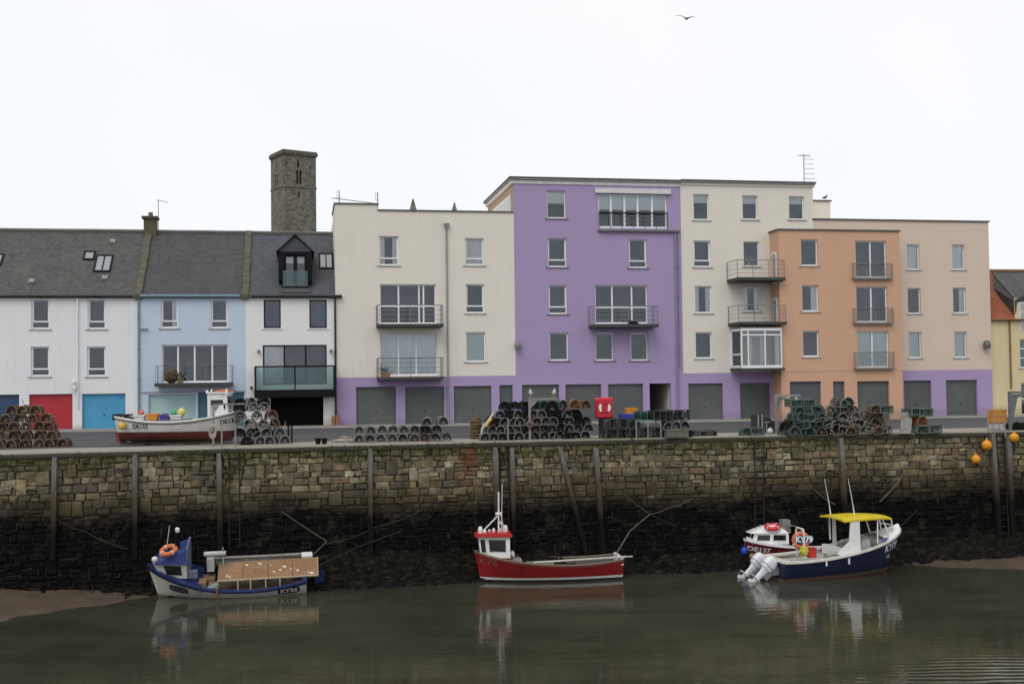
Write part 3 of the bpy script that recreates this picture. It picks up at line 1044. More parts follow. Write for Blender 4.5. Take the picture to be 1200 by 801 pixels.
SKEW = paint("mossy_skew_stone", (0.105, 0.098, 0.066), 0.9, 0.4, 3, 0.7, (0.05, 0.05, 0.02))
LEAD = paint("lead_ridge", (0.11, 0.108, 0.10), 0.7, 0.25, 3, 0.5, (0.10, 0.10, 0.05))
GUTTER = paint("black_gutter", (0.012, 0.012, 0.013), 0.45, 0.2)
TEAL_PIPE = paint("teal_pipe", (0.16, 0.25, 0.28), 0.5, 0.15, 4, 0.3)

def Ubt(x, y=430, off=0.0): return fac(x, y, off)[0]

Z_EAVE = 7.43
u_a = -20.53; u_b = Ubt(288.0, 420); u_c = -10.0
RID_D = 4.3
z_ridge = fac(230, 273, -RID_D)[1]
def pitched(B, u0, u1, mat, skew_r=True, depth=8.6):
    """two slate slopes, ridge, gables, gutter and raised stone skew on the right gable"""
    mb = MB()
    e = -0.16; zsl = (z_ridge - Z_EAVE) / RID_D
    n = 14
    rows = []
    for k in range(n + 1):
        f = k / n
        rows.append([(u0 + (u1 - u0) * j / 16, e + (RID_D - e) * f, Z_EAVE + zsl * (e + (RID_D - e) * f) + 0.02 + 0.012 * mnoise.noise(Vector((j * 1.3 + u0, k * 0.9, 1)))) for j in range(17)])
    mb.grid(rows)
    mb.poly([(u0, RID_D, z_ridge), (u1, RID_D, z_ridge), (u1, depth, Z_EAVE), (u0, depth, Z_EAVE)])
    roof = B.put(mb, "roof", mat, fix=False)
    mg = MB()
    for u in (u0 + 0.003, u1 - 0.003):
        mg.poly([(u, 0.0, 0), (u, 0.0, Z_EAVE - .02), (u, RID_D, z_ridge - .03), (u, depth, Z_EAVE - .02), (u, depth, 0)])
    mg.poly([(u0, depth, 0), (u0, depth, Z_EAVE), (u1, depth, Z_EAVE), (u1, depth, 0)])
    B.put(mg, "gable_wall", W_WHITE, fix=False)
    mr = MB(); mr.tube([(u0 + (u1 - u0) * k / 10, RID_D, z_ridge + 0.04 + 0.02 * mnoise.noise(Vector((k * 2.1 + u0, 3, 3)))) for k in range(11)], 0.13, 6)
    B.put(mr, "ridge_tiles", LEAD, roof)
    if skew_r:
        ms = MB(); rs = random.Random(int(u1 * 10))
        m_ = 11
        for k in range(m_):
            f0, f1 = k / m_ + 0.004, (k + 1) / m_ - 0.004
            y0_, y1_ = e + (RID_D - e) * f0, e + (RID_D - e) * f1
            z0_, z1_ = Z_EAVE + zsl * y0_, Z_EAVE + zsl * y1_
            j = rs.uniform(-.02, .02)
            ms.hexa([(u1 - .17 + j, y0_, z0_ - .1), (u1 + .17 + j, y0_, z0_ - .1), (u1 + .17 + j, y1_, z1_ - .1), (u1 - .17 + j, y1_, z1_ - .1),
                     (u1 - .17 + j, y0_, z0_ + .2), (u1 + .17 + j, y0_, z0_ + .2), (u1 + .17 + j, y1_, z1_ + .2), (u1 - .17 + j, y1_, z1_ + .2)])
        B.put(ms, "skew_coping", SKEW, roof)
    return roof, zsl, e

def gutter(B, u0, u1, mat, roof):
    mb = MB(); mb.tube([(u0, -0.2, Z_EAVE - 0.03), (u1, -0.2, Z_EAVE - 0.03)], 0.075, 8)
    mb.box(u0, u1, -0.14, 0.0, Z_EAVE - 0.13, Z_EAVE - 0.01)
    B.put(mb, "gutter", mat, roof)

# ---- white house with the red, light blue and navy garages
A = Bld("terraced_house", "white rendered house with navy, red and sky blue garage doors under grey slates", "house", -36.5, u_a)
for x0, x1, y0, y1 in ((36.7, 58, 350.5, 385.5), (102.7, 123.7, 350.5, 385.5), (36, 58, 406, 441), (102, 124, 406, 441)):
    A.window(x0, x1, y0, y1)
for du in (-3.9, -7.6, -11.4):
    pass
for zc_ in ((406, 441), (350.5, 385.5)):
    A.window(-110, -88, *zc_); A.window(-44, -22, *zc_)
RED = paint("red_door", (0.40, 0.010, 0.022), 0.45, 0.1, 1.5)
SKY = paint("sky_blue_door", (0.055, 0.30, 0.52), 0.45, 0.1, 1.5)
NAVY = paint("navy_door", (0.010, 0.045, 0.13), 0.45, 0.1, 1.5)
A.garage(34, 85, 461.5, 505.8, RED); A.garage(96, 147, 461, 505, SKY); A.garage(-33, 22.5, 462.3, 506.5, NAVY)
A.wall("wall", -36.5, u_a, -0.3, Z_EAVE, W_WHITE)
roofA, zsl, e_ = pitched(A, -36.5, u_a, SLATE_A)
gutter(A, -36.5, u_a - 0.3, GUTTER, roofA)
A.pipe(90.7, 347, 91.5, 478, 0.045, WHITE_FRAME)

# ---- pale blue house
Bh = Bld("terraced_house", "pale blue house with mint garage door and teal front door behind the beached boat", "house", u_a, u_b)
Bh.window(188.7, 208.7, 350.5, 384.5, cover='drape_r'); Bh.window(247, 267, 350.5, 384.5)
Bh.window(189.5, 267.5, 403.7, 448.0, 'p', mull=(0.24, 0.49, 0.755), sill=False, cover=None, label="four light patio window")
MINT = paint("mint_door", (0.40, 0.56, 0.56), 0.55, 0.08, 1.2, 0.15)
TEAL = paint("teal_door", (0.045, 0.15, 0.20), 0.5, 0.12, 2)
Bh.garage(174, 229, 462, 503.5, MINT, flat=True)
Bh.garage(232, 243, 459.5, 503, TEAL, False, name="front_door"); Bh.garage(267, 286, 459.5, 503, TEAL, False, name="side_door")
Bh.wall("wall", u_a, u_b, -0.3, Z_EAVE, W_BLUE)
roofB, zsl, e_ = pitched(Bh, u_a, u_b, SLATE_B)
gutter(Bh, u_a + 0.1, u_b - 0.3, TEAL_PIPE, roofB)
Bh.pipe(162.6, 347, 163, 500, 0.055, TEAL_PIPE)
mb = MB(); zz = Bh.Z(168, 385.5); mb.bar((Bh.U(163, 385), -0.09, zz), (Bh.U(174, 385), -0.09, zz), 0.04, 6); Bh.put(mb, "overflow_pipe", TEAL_PIPE)
mb = MB(); z1_ = Bh.Z(225, 459); mb.box(u_a + .12, u_b - .05, -0.05, 0, z1_ - .02, z1_ + .06); Bh.put(mb, "string_course", paint("grey_band", (0.33, 0.37, 0.42), 0.8, 0.1))
bal = Bh.balcony(182, 271.5, 428, 448.5, 453.5, 0.9, 3, (0.33, 0.66), GREY_METAL, thin=True)

# ---- white house with black windows
Wh = Bld("terraced_house", "white house with black windows, glass balcony and black garage door", "house", u_b, u_c)
Wh.window(309, 329, 351, 384.5, 's', BLACK_FRAME, cover=None, sillm=WHITE_FRAME); Wh.window(362.5, 383, 351, 384.5, 's', BLACK_FRAME, sillm=WHITE_FRAME)
Wh.window(308, 383, 404, 450.5, 'p', BLACK_FRAME, mull=(0.335, 0.67), sill=False, cover='drape_l', label="wide black framed window")
BLACKD = paint("black_door", (0.0022, 0.0022, 0.0025), 0.5, 0.15, 1.5, spec=0.05)
Wh.garage(317, 379, 457.5, 502, BLACKD, False)
Wh.wall("wall", u_b, u_c, -0.3, Z_EAVE, W_WHITE2)
roofW, zsl, e_ = pitched(Wh, u_b, u_c + 0.0, SLATE_C, False)
gutter(Wh, u_b + 0.3, u_c + 0.35, GUTTER, roofW)
Wh.pipe(392.9, 348, 393.3, 500, 0.055, GUTTER)
Wh.balcony(299, 392, 429, 456.5, 465.5, 0.9, 3, (0.5,), BLACK_FRAME, slabm=BLACK_FRAME, glassed=True)

# skews' shared chimney and the roof furniture
def on_roof(x, y):
    """a point on the front slate slope -> (u, depth, z)"""
    d = ray(x, y)
    o_ = CAM - FO
    # plane: z = Z_EAVE + zsl * depth, depth = -(p-FO).FN
    t = (Z_EAVE - CAM.z - zsl * (o_.dot(FN))) / (d.z + zsl * d.dot(FN))
    p = CAM + d * t
    return (p - FO).dot(FU), -(p - FO).dot(FN), p.z
slope = math.atan(zsl)
def skylight(B, parent, x0, x1, y0, y1, bars=()):
    ua, da, za = on_roof((x0 + x1) / 2, y1); ub, db, zb = on_roof((x0 + x1) / 2, y0)
    u0, u1 = on_roof(x0, (y0 + y1) / 2)[0], on_roof(x1, (y0 + y1) / 2)[0]
    dz = 0.09
    def P(a, f, h): return (a, da + (db - da) * f - math.sin(slope) * h, za + (zb - za) * f + math.cos(slope) * h)
    mb = MB(); t = 0.09; H = math.hypot(db - da, zb - za); k = t / H
    def slab(a, b, f, g): mb.hexa([P(a, f, 0), P(b, f, 0), P(b, g, 0), P(a, g, 0), P(a, f, dz), P(b, f, dz), P(b, g, dz), P(a, g, dz)])
    slab(u0, u0 + t, 0, 1); slab(u1 - t, u1, 0, 1); slab(u0 + t, u1 - t, 0, k); slab(u0 + t, u1 - t, 1 - k, 1)
    for b in bars: slab(u0 + (u1 - u0) * b - .03, u0 + (u1 - u0) * b + .03, k, 1 - k)
    o = B.put(mb, "roof_window", BLACK_FRAME, parent)
    mp = MB(); a, b = u0 + t, u1 - t
    mp.hexa([P(a, k, .02), P(b, k, .02), P(b, 1 - k, .02), P(a, 1 - k, .02), P(a, k, .05), P(b, k, .05), P(b, 1 - k, .05), P(a, 1 - k, .05)], 0)
    B.put(mp, "roof_pane", SKYPANE, parent)
m_, N_, L_, B_ = _new("skylight_glass")
B_.inputs["Base Color"].default_value = (0.22, 0.23, 0.24, 1); B_.inputs["Roughness"].default_value = 0.06; B_.inputs["IOR"].default_value = 2.2
SKYPANE = m_
skylight(A, roofA, 98, 111.5, 295, 305); skylight(A, roofA, 111, 131.5, 299.5, 319, (0.5,)); skylight(A, roofA, -14, 3.5, 298, 312)
skylight(Wh, roofW, 373.5, 390.5, 297.5, 315.5, (0.5,))
VENT = paint("roof_vent_grey", (0.30, 0.29, 0.27), 0.7, 0.2)
for x, y in ((132, 284.5), (123, 327), (37, 331)):
    u, d, z = on_roof(x, y); mb = MB()
    mb.hexa([(u - .16, d - .14, z - .02), (u + .16, d - .14, z - .02), (u + .16, d + .2, z + .1), (u - .16, d + .2, z + .1), (u - .13, d - .14, z + .10), (u + .13, d - .14, z + .10), (u + .13, d + .1, z + .22), (u - .13, d + .1, z + .22)])
    A.put(mb, "roof_vent", VENT, roofA)

# dormer with black doors and glass guard
mb = MB()
dd = 0.45
ud0, zd0 = fac(327, 337, -dd); ud1, zd1 = fac(365, 295, -dd)
ud0 = fac(326.3, 315, -dd)[0]; ud1 = fac(365.8, 315, -dd)[0]
zap = fac(345.5, 275.5, -dd)[1]; uap = (ud0 + ud1) / 2
back = 4.2
for ua, ub in ((ud0, ud0 + .32), (ud1 - .32, ud1)): mb.box(ua, ub, dd, dd + .25, zd0 + .35, zd1)
mb.box(ud0 + .32, ud1 - .32, dd, dd + .25, zd1 - .16, zd1)
mb.poly([(ud0 + .02, dd + .2, zd0), (ud0 + .02, dd + .2, zd1), (ud0 + .02, back, zd1), (ud0 + .02, back, zd0)])
mb.poly([(ud1 - .02, dd + .2, zd0), (ud1 - .02, back, zd0), (ud1 - .02, back, zd1), (ud1 - .02, dd + .2, zd1)])
mb.poly([(ud0, dd + 1.0, zd0), (ud1, dd + 1.0, zd0), (ud1, dd + 1.0, zd1), (ud0, dd + 1.0, zd1)])
dorm = Wh.put(mb, "dormer", BLACK_FRAME, fix=False)
mb = MB(); mb.extr([(ud0 - .02, zd1 + .02), (ud1 + .02, zd1 + .02), (uap, zap - 0.05)], dd + .04, back, lambda a, b, d: (a, d, b)); Wh.put(mb, "dormer_gable", SLATE_C, dorm)
mb = MB()
for ua in (ud0 - .12, ud1 + .12):
    mb.hexa([(ua, dd - .1, zd1 - .05), (uap, dd - .1, zap), (uap, back, zap), (ua, back, zd1 - .05), (ua, dd - .1, zd1 + .02), (uap, dd - .1, zap + .09), (uap, back, zap + .09), (ua, back, zd1 + .02)])
Wh.put(mb, "dormer_verge", GUTTER, dorm)
mb = MB()
for a, b in ((ud0 + .32, uap), (uap, ud1 - .32)):
    for q in ((a, a + .1, zd0, zd1 - .16), (b - .1, b, zd0, zd1 - .16), (a + .1, b - .1, zd0, zd0 + .1), (a + .1, b - .1, zd1 - .26, zd1 - .16)): mb.box(q[0], q[1], dd + .1, dd + .18, q[2], q[3])
Wh.put(mb, "dormer_doors", BLACK_FRAME, dorm)
mb = MB(); mb.box(ud0 + .34, ud1 - .34, dd + .13, dd + .145, zd0, zd1 - .16); Wh.put(mb, "dormer_pane", PANE, dorm)
mb = MB(); mb.box(ud0 + .36, ud1 - .36, dd + .28, dd + .30, zd1 - .62, zd1 - .27); Wh.put(mb, "dormer_blind", BLIND, dorm)
zg = fac(345, 317, -dd + .25)[1]
mb = MB(); mb.box(ud0 + .25, ud1 - .25, dd - .27, dd - .255, zd0 + .05, zg); Wh.put(mb, "dormer_glass_guard", PANE_GREEN, dorm)
mb = MB(); mb.box(ud0 + .2, ud1 - .2, dd - .3, dd - .22, zd0 - .05, zd0 + .06); mb.box(ud0 + .2, ud0 + .25, dd - .28, dd - .24, zd0, zg); mb.box(ud1 - .25, ud1 - .2, dd - .28, dd - .24, zd0, zg); Wh.put(mb, "guard_rail", BLACK_FRAME, dorm)
mb = MB(); mb.box(ud0 + .1, ud1 - .1, dd - .34, dd + .3, zd0 - .28, zd0 - .05); Wh.put(mb, "dormer_apron", LEAD, dorm)

# chimney on the party wall
uch0, uch1 = fac(169.3, 265, -RID_D)[0], fac(183.8, 265, -RID_D)[0]
zch = fac(176, 255, -RID_D)[1]
HARL = paint("chimney_harling", (0.105, 0.09, 0.055), 0.95, 0.3, 4, 0.5, (0.05, 0.05, 0.025), 0.6)
ch = thing("chimney_stack", "squat harled chimney with one clay pot on the slate ridge", "chimney", FO + FU * ((uch0 + uch1) / 2) - FN * RID_D + Vector((0, 0, z_ridge - 0.5)), (0, 0, TH))
w2 = (uch1 - uch0) / 2; hz = zch - (z_ridge - 0.5)
mb = MB(); mb.box(-w2, w2, -.35, .35, -0.2, hz - .1); mb.build("stack", HARL, ch)
mb = MB(); mb.box(-w2 - .1, w2 + .1, -.45, .45, hz - .1, hz + .04); mb.build("cap", paint("chimney_cap", (0.06, 0.055, 0.05), 0.9, .2), ch)
mb = MB(); mb.lathe([(.14, hz + .03), (.12, hz + .25), (.15, hz + .27), (.13, hz + .30)], 10); mb.build("chimney_pot", paint("clay_pot", (0.16, 0.10, 0.075), 0.85, .25), ch)
ae = thing("roof_aerial", "thin pole aerial with short bent arm beside the harled chimney", "aerial", FO + FU * fac(185.6, 262, -RID_D)[0] - FN * RID_D + Vector((0, 0, z_ridge)), (0, 0, TH))
za = fac(185.6, 234, -RID_D)[1] - z_ridge
mb = MB(); mb.bar((0, 0, -.1), (0, 0, za), .022, 5); mb.build("mast", GREY_METAL, ae)
mb = MB(); mb.bar((-.1, 0, za - .02), (.55, 0, za - .14), .015, 5)
for k in range(5): mb.bar((.05 + k * .11, -.2, za - .05 - k * .02), (.05 + k * .11, .2, za - .05 - k * .02), .006, 4)
mb.build("arm", GREY_METAL, ae)
WH_LAMP = paint("white_floodlight", (0.7, 0.7, 0.7), 0.5, .1)
wall_light("wall_floodlight", A, 86.7, 447.5, "white floodlight on white house, upper of the two beside the red garage", WH_LAMP, 0.17)
wall_light("wall_floodlight", A, 87.5, 454, "white floodlight on white house, lower of the two beside the red garage", WH_LAMP, 0.17)
wall_light("wall_light", Wh, 303.2, 411.5, "small grey wall light left of the wide black framed window", GREY_METAL, 0.14)
wall_light("wall_light", Wh, 388, 411, "small grey wall light right of the wide black framed window", GREY_METAL, 0.14)
wall_light("wall_floodlight", Wh, 387, 459.5, "black floodlight under the glass balcony by the black garage", BLACK_FRAME, 0.22)
wall_light("wall_light", Wh, 294.5, 454, "tiny dark fitting on the white house left of the glass balcony", BLACK_FRAME, 0.1)

# ---- cream block with two balconies
u_d = 0.19; u_e = 10.29; u_f = 18.72; u_g = 30.48
zC1 = fac(520, 248, 0)[1]; zC1b = fac(420, 239.5, 0)[1]
C1 = Bld("apartment_block", "cream rendered block with two railed balconies above grey garage doors", "building", u_c, u_d)
C1.window(444, 467, 276.7, 311, cover='drapes'); C1.window(545, 567, 279, 311, cover='net'); C1.window(546, 567.5, 333, 367)
C1.window(546, 569, 389, 424, 's', cover='blindg', sillm=SILL)
C1.window(445, 511, 333, 379.5, 'p', mull=(0.335, 0.70, 0.78), trans=(0.45,), sill=False, cover=None, label="three light balcony window")
C1.window(445.5, 512.5, 391, 440, 'p', mull=(0.32, 0.63), trans=(), sill=False, cover='vblind', label="balcony window with vertical blinds")
for r_ in ((417.5, 464, 453, 500), (475, 520.5, 453, 499.5), (532, 576, 452, 498.7)): C1.garage(*r_)
C1.garage(585.5, 601, 451, 498, DOOR_GREY2, name="service_door")
zb = 2.86
C1.wall("wall", u_c, u_d, zb, zC1, W_CREAM)
C1.wall("ground_floor_wall", u_c, u_d, -0.3, zb, W_PURPLE2, label="lilac painted ground floor")
C1.shell(u_c, u_d, 0, zC1, 9.5, W_CREAM)
uc2 = fac(442.5, 243, 0)[0]
mb = MB(); mb.box(u_c, uc2, 0.0, 4.5, zC1 + .002, zC1b); C1.put(mb, "parapet_upstand", W_CREAM)
C1.coping(u_c, uc2, zC1b, 4.5, 0.08, 0.06); C1.coping(uc2, u_d - .02, zC1, 9.5, 0.08, 0.06, left=False, right=False)
C1.balcony(442.5, 519, 357.3, 379.5, 383, 0.95, 4, (0.5,), GREY_METAL)
bC = C1.balcony(443.2, 519.3, 419, 441.5, 445, 0.95, 4, (0.5,), GREY_METAL)
C1.pipe(523.3, 268, 525, 498, 0.05, PALE_PIPE, True)

# ---- purple block
zP = fac(700, 216.5, 0)[1]
P = Bld("apartment_block", "tall purple rendered block with five storeys and a roof terrace window", "building", u_d, u_e)
P.window(641, 663, 223, 256, 's', cover='half', sillm=SILL_DARK); P.window(642, 664, 279, 313, sillm=SILL_DARK); P.window(737, 758, 280.5, 314, sillm=SILL_DARK)
P.window(643, 664.5, 334, 368, sillm=SILL_DARK)
P.window(644, 666, 389.5, 422.5, 's', sillm=SILL_DARK); P.window(698, 719, 389.5, 422.5, 's', sillm=SILL_DARK); P.window(739, 759.5, 389.5, 422.5, 's', sillm=SILL_DARK)
P.window(701, 782, 227.5, 267.5, 'p', mull=(0.19, 0.385, 0.575, 0.785), sill=False, cover='half', ft=0.1, label="five light terrace window")
P.window(697.5, 759, 334, 379, 'p', mull=(0.33, 0.705), trans=(0.42,), sill=False, label="balcony window")
for r_ in ((612, 655.5, 450.5, 497), (663, 705, 450, 496.5), (713, 754, 449.5, 496)): P.garage(*r_)
# open passage through the ground floor
pu0, pu1, _, pz1 = P.rect(761.5, 786.5, 449, 495)
zb = 2.86
P.wall("wall", u_d, u_e, zb, zP, W_PURPLE)
Pg_holes = P.holes
P.holes.append([pu0, pu1, -0.3, pz1, 7.0, False])
P.wall("ground_floor_wall", u_d, u_e, -0.3, zb, W_PURPLE2, label="lilac painted ground floor")
mb = MB(); mb.poly([(pu1 - .004, .21, 0), (pu1 - .004, 5, 0), (pu1 - .004, 5, pz1), (pu1 - .004, .21, pz1)]); P.put(mb, "passage_lining", W_CREAM, fix=False)
P.shell(u_d, u_e, 0, zP, 9.0, BRICKY)
mb = MB(); mb.box(u_d - .12, u_e, -.05, 9.2, zP - .02, zP + .20); P.put(mb, "fascia", FASCIA)
mb = MB(); mb.box(u_d - .22, u_e, -.16, 9.3, zP + .205, zP + .30); mb.box(u_d - .26, u_e, -.20, 9.34, zP + .303, zP + .365, 1); P.put(mb, "roof", [paint("roof_edge_grey", (0.27, 0.265, 0.26), 0.7, .2), ROOFDARK])
mb = MB(); mb.box(P.U(697, 223), P.U(785.5, 223), -.14, 0, P.Z(740, 227), P.Z(740, 221.5)); P.put(mb, "header_board", FASCIA)
mb = MB(); zz = P.Z(740, 270.5)
mb.box(P.U(700.5, 270), P.U(796, 270), -.16, 0.0, zz - .07, zz + .05); P.put(mb, "terrace_gutter", paint("gutter_stained", (0.12, 0.12, 0.115), .7, .3, 4))
# white beam with rail in front of the terrace window
mb = MB(); u0, u1 = P.U(701.5, 250), P.U(782, 250); z0, z1 = P.Z(740, 268), P.Z(740, 249.5)
mb.bar((u0, -.05, z1), (u1, -.05, z1), .045, 6)
for k in range(7): mb.bar((u0 + (u1 - u0) * k / 6, -.05, z0), (u0 + (u1 - u0) * k / 6, -.05, z1), .018, 5)
for k in (1, 2, 3): mb.bar((u0, -.05, z0 + (z1 - z0) * k / 4), (u1, -.05, z0 + (z1 - z0) * k / 4), .01, 4)
P.put(mb, "terrace_railing", DARK_METAL)
P.balcony(695, 771, 358.5, 380, 384.5, 0.95, 4, (0.55,), GREY_METAL)
P.pipe(791.4, 273.5, 794, 497, 0.055, paint("lilac_pipe", (0.24, 0.21, 0.30), .5, .1, 5))
P.pipe(793.9, 273.5, 796.5, 430, 0.035, paint("lilac_pipe", (0.24, 0.21, 0.30), .5, .1, 5))
# west flank window of the top storey
mb = MB(); z0, z1 = zP - 2.1, zP - .55
mb.box(u_d - .05, u_d - .002, .9, 7.6, z0, z1)
fw = P.put(mb, "flank_window", WHITE_FRAME)
mb = MB()
for k in range(5): mb.box(u_d - .07, u_d - .051, 1.05 + k * 1.3, 2.1 + k * 1.3, z0 + .1, z1 - .1)
P.put(mb, "flank_pane", SKYPANE, fw)

# ---- tall cream block with corner balconies
zC2 = fac(880, 218.3, 0)[1]
C2 = Bld("apartment_block", "tall cream block between the purple and apricot blocks with corner balconies", "building", u_e, u_f)
C2.window(812.5, 831, 227.5, 258, 's', cover='third'); C2.window(870, 888, 229, 257.5, 's', cover='third'); C2.window(924.5, 942.5, 230, 257.5, 's', cover='third')
C2.window(813, 833, 282, 313); C2.window(814.5, 834, 335, 367, 's', cover='drapes'); C2.window(815, 834.5, 389, 420, 's')
C2.window(871.6, 889.6, 283, 312, 's', cover='ornament', ft=0.05); C2.window(871.6, 891, 336, 365, 's', cover='drapes')
C2.garage(807, 847.5, 449, 494); C2.garage(867.5, 903, 448.5, 493)
uO_join = fac(901.6, 272, 0)[0]
C2.wall("wall", u_e, u_f, zb, zC2, W_CREAM)
C2.wall("ground_floor_wall", u_e, uO_join + .3, -0.3, zb, W_PURPLE2, label="lilac painted ground floor")
C2.shell(u_e, u_f, 0, zC2, 9.0, W_CREAM)
mb = MB(); mb.box(u_e + .002, u_f + .1, -.06, 9.1, zC2 + .002, zC2 + .15); C2.put(mb, "fascia", W_CREAM)
mb = MB(); mb.box(u_e + .002, u_f + .12, -.16, 9.2, zC2 + .155, zC2 + .25); mb.box(u_e + .002, u_f + .16, -.20, 9.24, zC2 + .253, zC2 + .315, 1); C2.put(mb, "roof", [MATS["roof_edge_grey"], ROOFDARK])

# ---- apricot block standing forward of the cream one
lo, hi = 0.0, 4.0
for _ in range(40):
    mid = (lo + hi) / 2
    if fac(912.3, 272, mid)[0] > uO_join: lo = mid
    else: hi = mid
OFF = max(0.5, min(2.5, mid))
if not (0.5 < mid < 2.5): OFF = 1.3
C2.off = 0
DEPB = OFF + 0.35
bu = []
C2.balcony(864.5, 919.5, 304.5, 325, 329.5, DEPB, 4, (0.33, 0.66), GREY_METAL)
C2.balcony(866, 921, 357.5, 377, 382, DEPB, 4, (0.33, 0.66), GREY_METAL)
# glazed corner bay under the lower balcony
C2.off = DEPB - 0.1
bu0, bu1, bz0, bz1 = C2.rect(868.5, 916.5, 384.5, 430.5)
C2.off = 0
yb_ = -(DEPB - 0.1)
us_ = uO_join - 0.02
mb = MB(); t = .08
for a in (bu0, bu0 + (bu1 - bu0) * .16, bu0 + (bu1 - bu0) * .57, bu1 - t): mb.box(a, a + t, yb_, yb_ + t, bz0, bz1)
mb.box(bu0, bu1, yb_ - .004, yb_ + t, bz1 - .14, bz1 + .02); mb.box(bu0, bu1, yb_ - .004, yb_ + t, bz0 - .02, bz0 + .14); mb.box(bu0, bu1, yb_ - .002, yb_ + t, bz1 - .42, bz1 - .34)
mb.box(bu0 - .002, bu0 + t, yb_ + t, 0, bz1 - .14, bz1); mb.box(bu0 - .002, bu0 + t, yb_ + t, 0, bz0, bz0 + .14); mb.box(bu0 - .002, bu0 + t, yb_ + t, 0, bz0 + .75, bz0 + .83); mb.box(bu0 - .002, bu0 + t, -.1, 0.0, bz0, bz1)
bay = C2.put(mb, "glazed_bay", WHITE_FRAME)
mb = MB(); mb.box(bu0 + .03, bu1 - .03, yb_ + .03, yb_ + .042, bz0, bz1); mb.box(bu0 + .03, bu0 + .042, yb_ + .06, -.02, bz0, bz1); C2.put(mb, "bay_pane", PANE, bay)
mb = MB()
for p, q in ((.2, .3), (.5, .62), (.86, .97)):
    n = 8; mb.grid([[(bu0 + (bu1 - bu0) * (p + (q - p) * k / n), yb_ + .2 + .03 * math.sin(k * 2), zz) for k in range(n + 1)] for zz in (bz0 + .02, bz1 - .4)])
C2.put(mb, "bay_curtain", CURTAIN, bay, fix=False)
mb = MB(); so = DEPB
mb.box(bu0 - .08, bu1 + .1, -so - .06, 0.002, bz0 - .17, bz0 - .03); C2.put(mb, "bay_slab", SLAB)

OR = Bld("apartment_block", "apricot block standing forward of its neighbours with three railed glass doors", "building", uO_join, fac(1055.5, 350, OFF)[0])
OR.off = OFF
uO1 = OR.u1
zO = fac(985, 270.5, OFF)[1]
for x0, x1, y0, y1, c in ((938.7, 958.4, 280.5, 311.5, None), (940, 959.3, 334, 365, 'drape_r'), (941, 960, 387.5, 418, None)): OR.window(x0, x1, y0, y1, 's', cover=c)
for x0, x1, y0, y1, c in ((1002.7, 1039, 282, 325.5, 'ornament'), (1003.7, 1040, 335.5, 377.5, None), (1004.6, 1041.7, 387.8, 430.5, 'blindg')):
    OR.window(x0, x1, y0, y1, 'p', mull=(0.5,), sill=False, cover=c, label=None)
for x0, x1, y0, y1 in ((1000.3, 1046, 308.5, 326), (1001.3, 1047, 361, 378.5), (1002.5, 1048, 412.5, 431.5)): OR.juliet(x0, x1, y0, y1)
OR.garage(926, 962.5, 446.7, 492, DOOR_GREY2); OR.garage(976.7, 990.3, 446.7, 491, DOOR_GREY2, False, name="service_door"); OR.garage(1005, 1042.6, 446.3, 491)
OR.wall("wall", uO_join, uO1, zb + .012, zO, W_ORANGE)
OR.wall("ground_floor_wall", uO_join, uO1, -0.3, zb - .012, W_ORANGE)
mb = MB()
for u in (uO_join, uO1): mb.poly([(u, -OFF, -.3), (u, -OFF, zO), (u, .0, zO), (u, 0, -.3)])
mb.poly([(uO_join, -OFF, zO - .2), (uO1, -OFF, zO - .2), (uO1, .3, zO - .2), (uO_join, .3, zO - .2)])
mb.poly([(uO_join, -OFF + .02, zb - .02), (uO1, -OFF + .02, zb - .02), (uO1, -OFF + .02, zb + .02), (uO_join, -OFF + .02, zb + .02)])
OR.put(mb, "side_wall", W_ORANGE, fix=False)
mb = MB(); mb.box(uO_join - .07, uO1 + .07, -OFF - .07, .002, zO, zO + .09); OR.put(mb, "coping", COPING)
# narrow balcony doors in the return wall
for z0, h in ((5.25 + 2.75, 2.0), (5.25, 2.0)):
    mb = MB(); mb.box(uO_join - .03, uO_join - .002, -OFF + .35, -OFF + .95, z0 + .05, z0 + h)
    bd = OR.put(mb, "balcony_door", WHITE_FRAME)
    mb = MB(); mb.box(uO_join - .045, uO_join - .031, -OFF + .45, -OFF + .85, z0 + .2, z0 + h - .1); OR.put(mb, "pane", SKYPANE, bd)

# ---- beige block
zB = fac(1060, 259.0, 0)[1]
BE = Bld("apartment_block", "beige block with six narrow windows above two garage doors, beside the yellow house", "building", u_f, u_g)
for x0, x1, y0, y1, k, c in ((1063, 1077.5, 286.5, 316, 's', 'blind'), (1116, 1130.5, 286.5, 316, 's', 'blind'), (1064, 1079, 337.5, 367.5, 's', None), (1117, 1132, 337, 367, 's', 'drape_r'),
                         (1065, 1080, 388.7, 419.5, 's', 'blindg'), (1118.6, 1133, 388.5, 419, 's', 'blindg')):
    BE.window(x0, x1, y0, y1, k, cover=c, ft=.06)
BE.garage(1059.7, 1091.7, 445.6, 490); BE.garage(1109, 1145.5, 445, 489)
BE.wall("wall", u_f, u_g, zb, zB, W_BEIGE)
BE.wall("ground_floor_wall", u_f, u_g, -.3, zb, W_PURPLE2, label="lilac painted ground floor")
BE.shell(u_f, u_g, 0, zB, 9.0, W_BEIGE)
BE.coping(u_f, u_g, zB, 9.0, .09, .07)
mb = MB(); ua, zt = fac(973, 236, -4.0); mb.box(u_f + .26, ua, 4.0, 8.0, zB - .3, zt); mb.box(u_f + .26, ua + .08, 3.92, 8.08, zt, zt + .08, 1); BE.put(mb, "roof_hut", [W_CREAM, COPING])

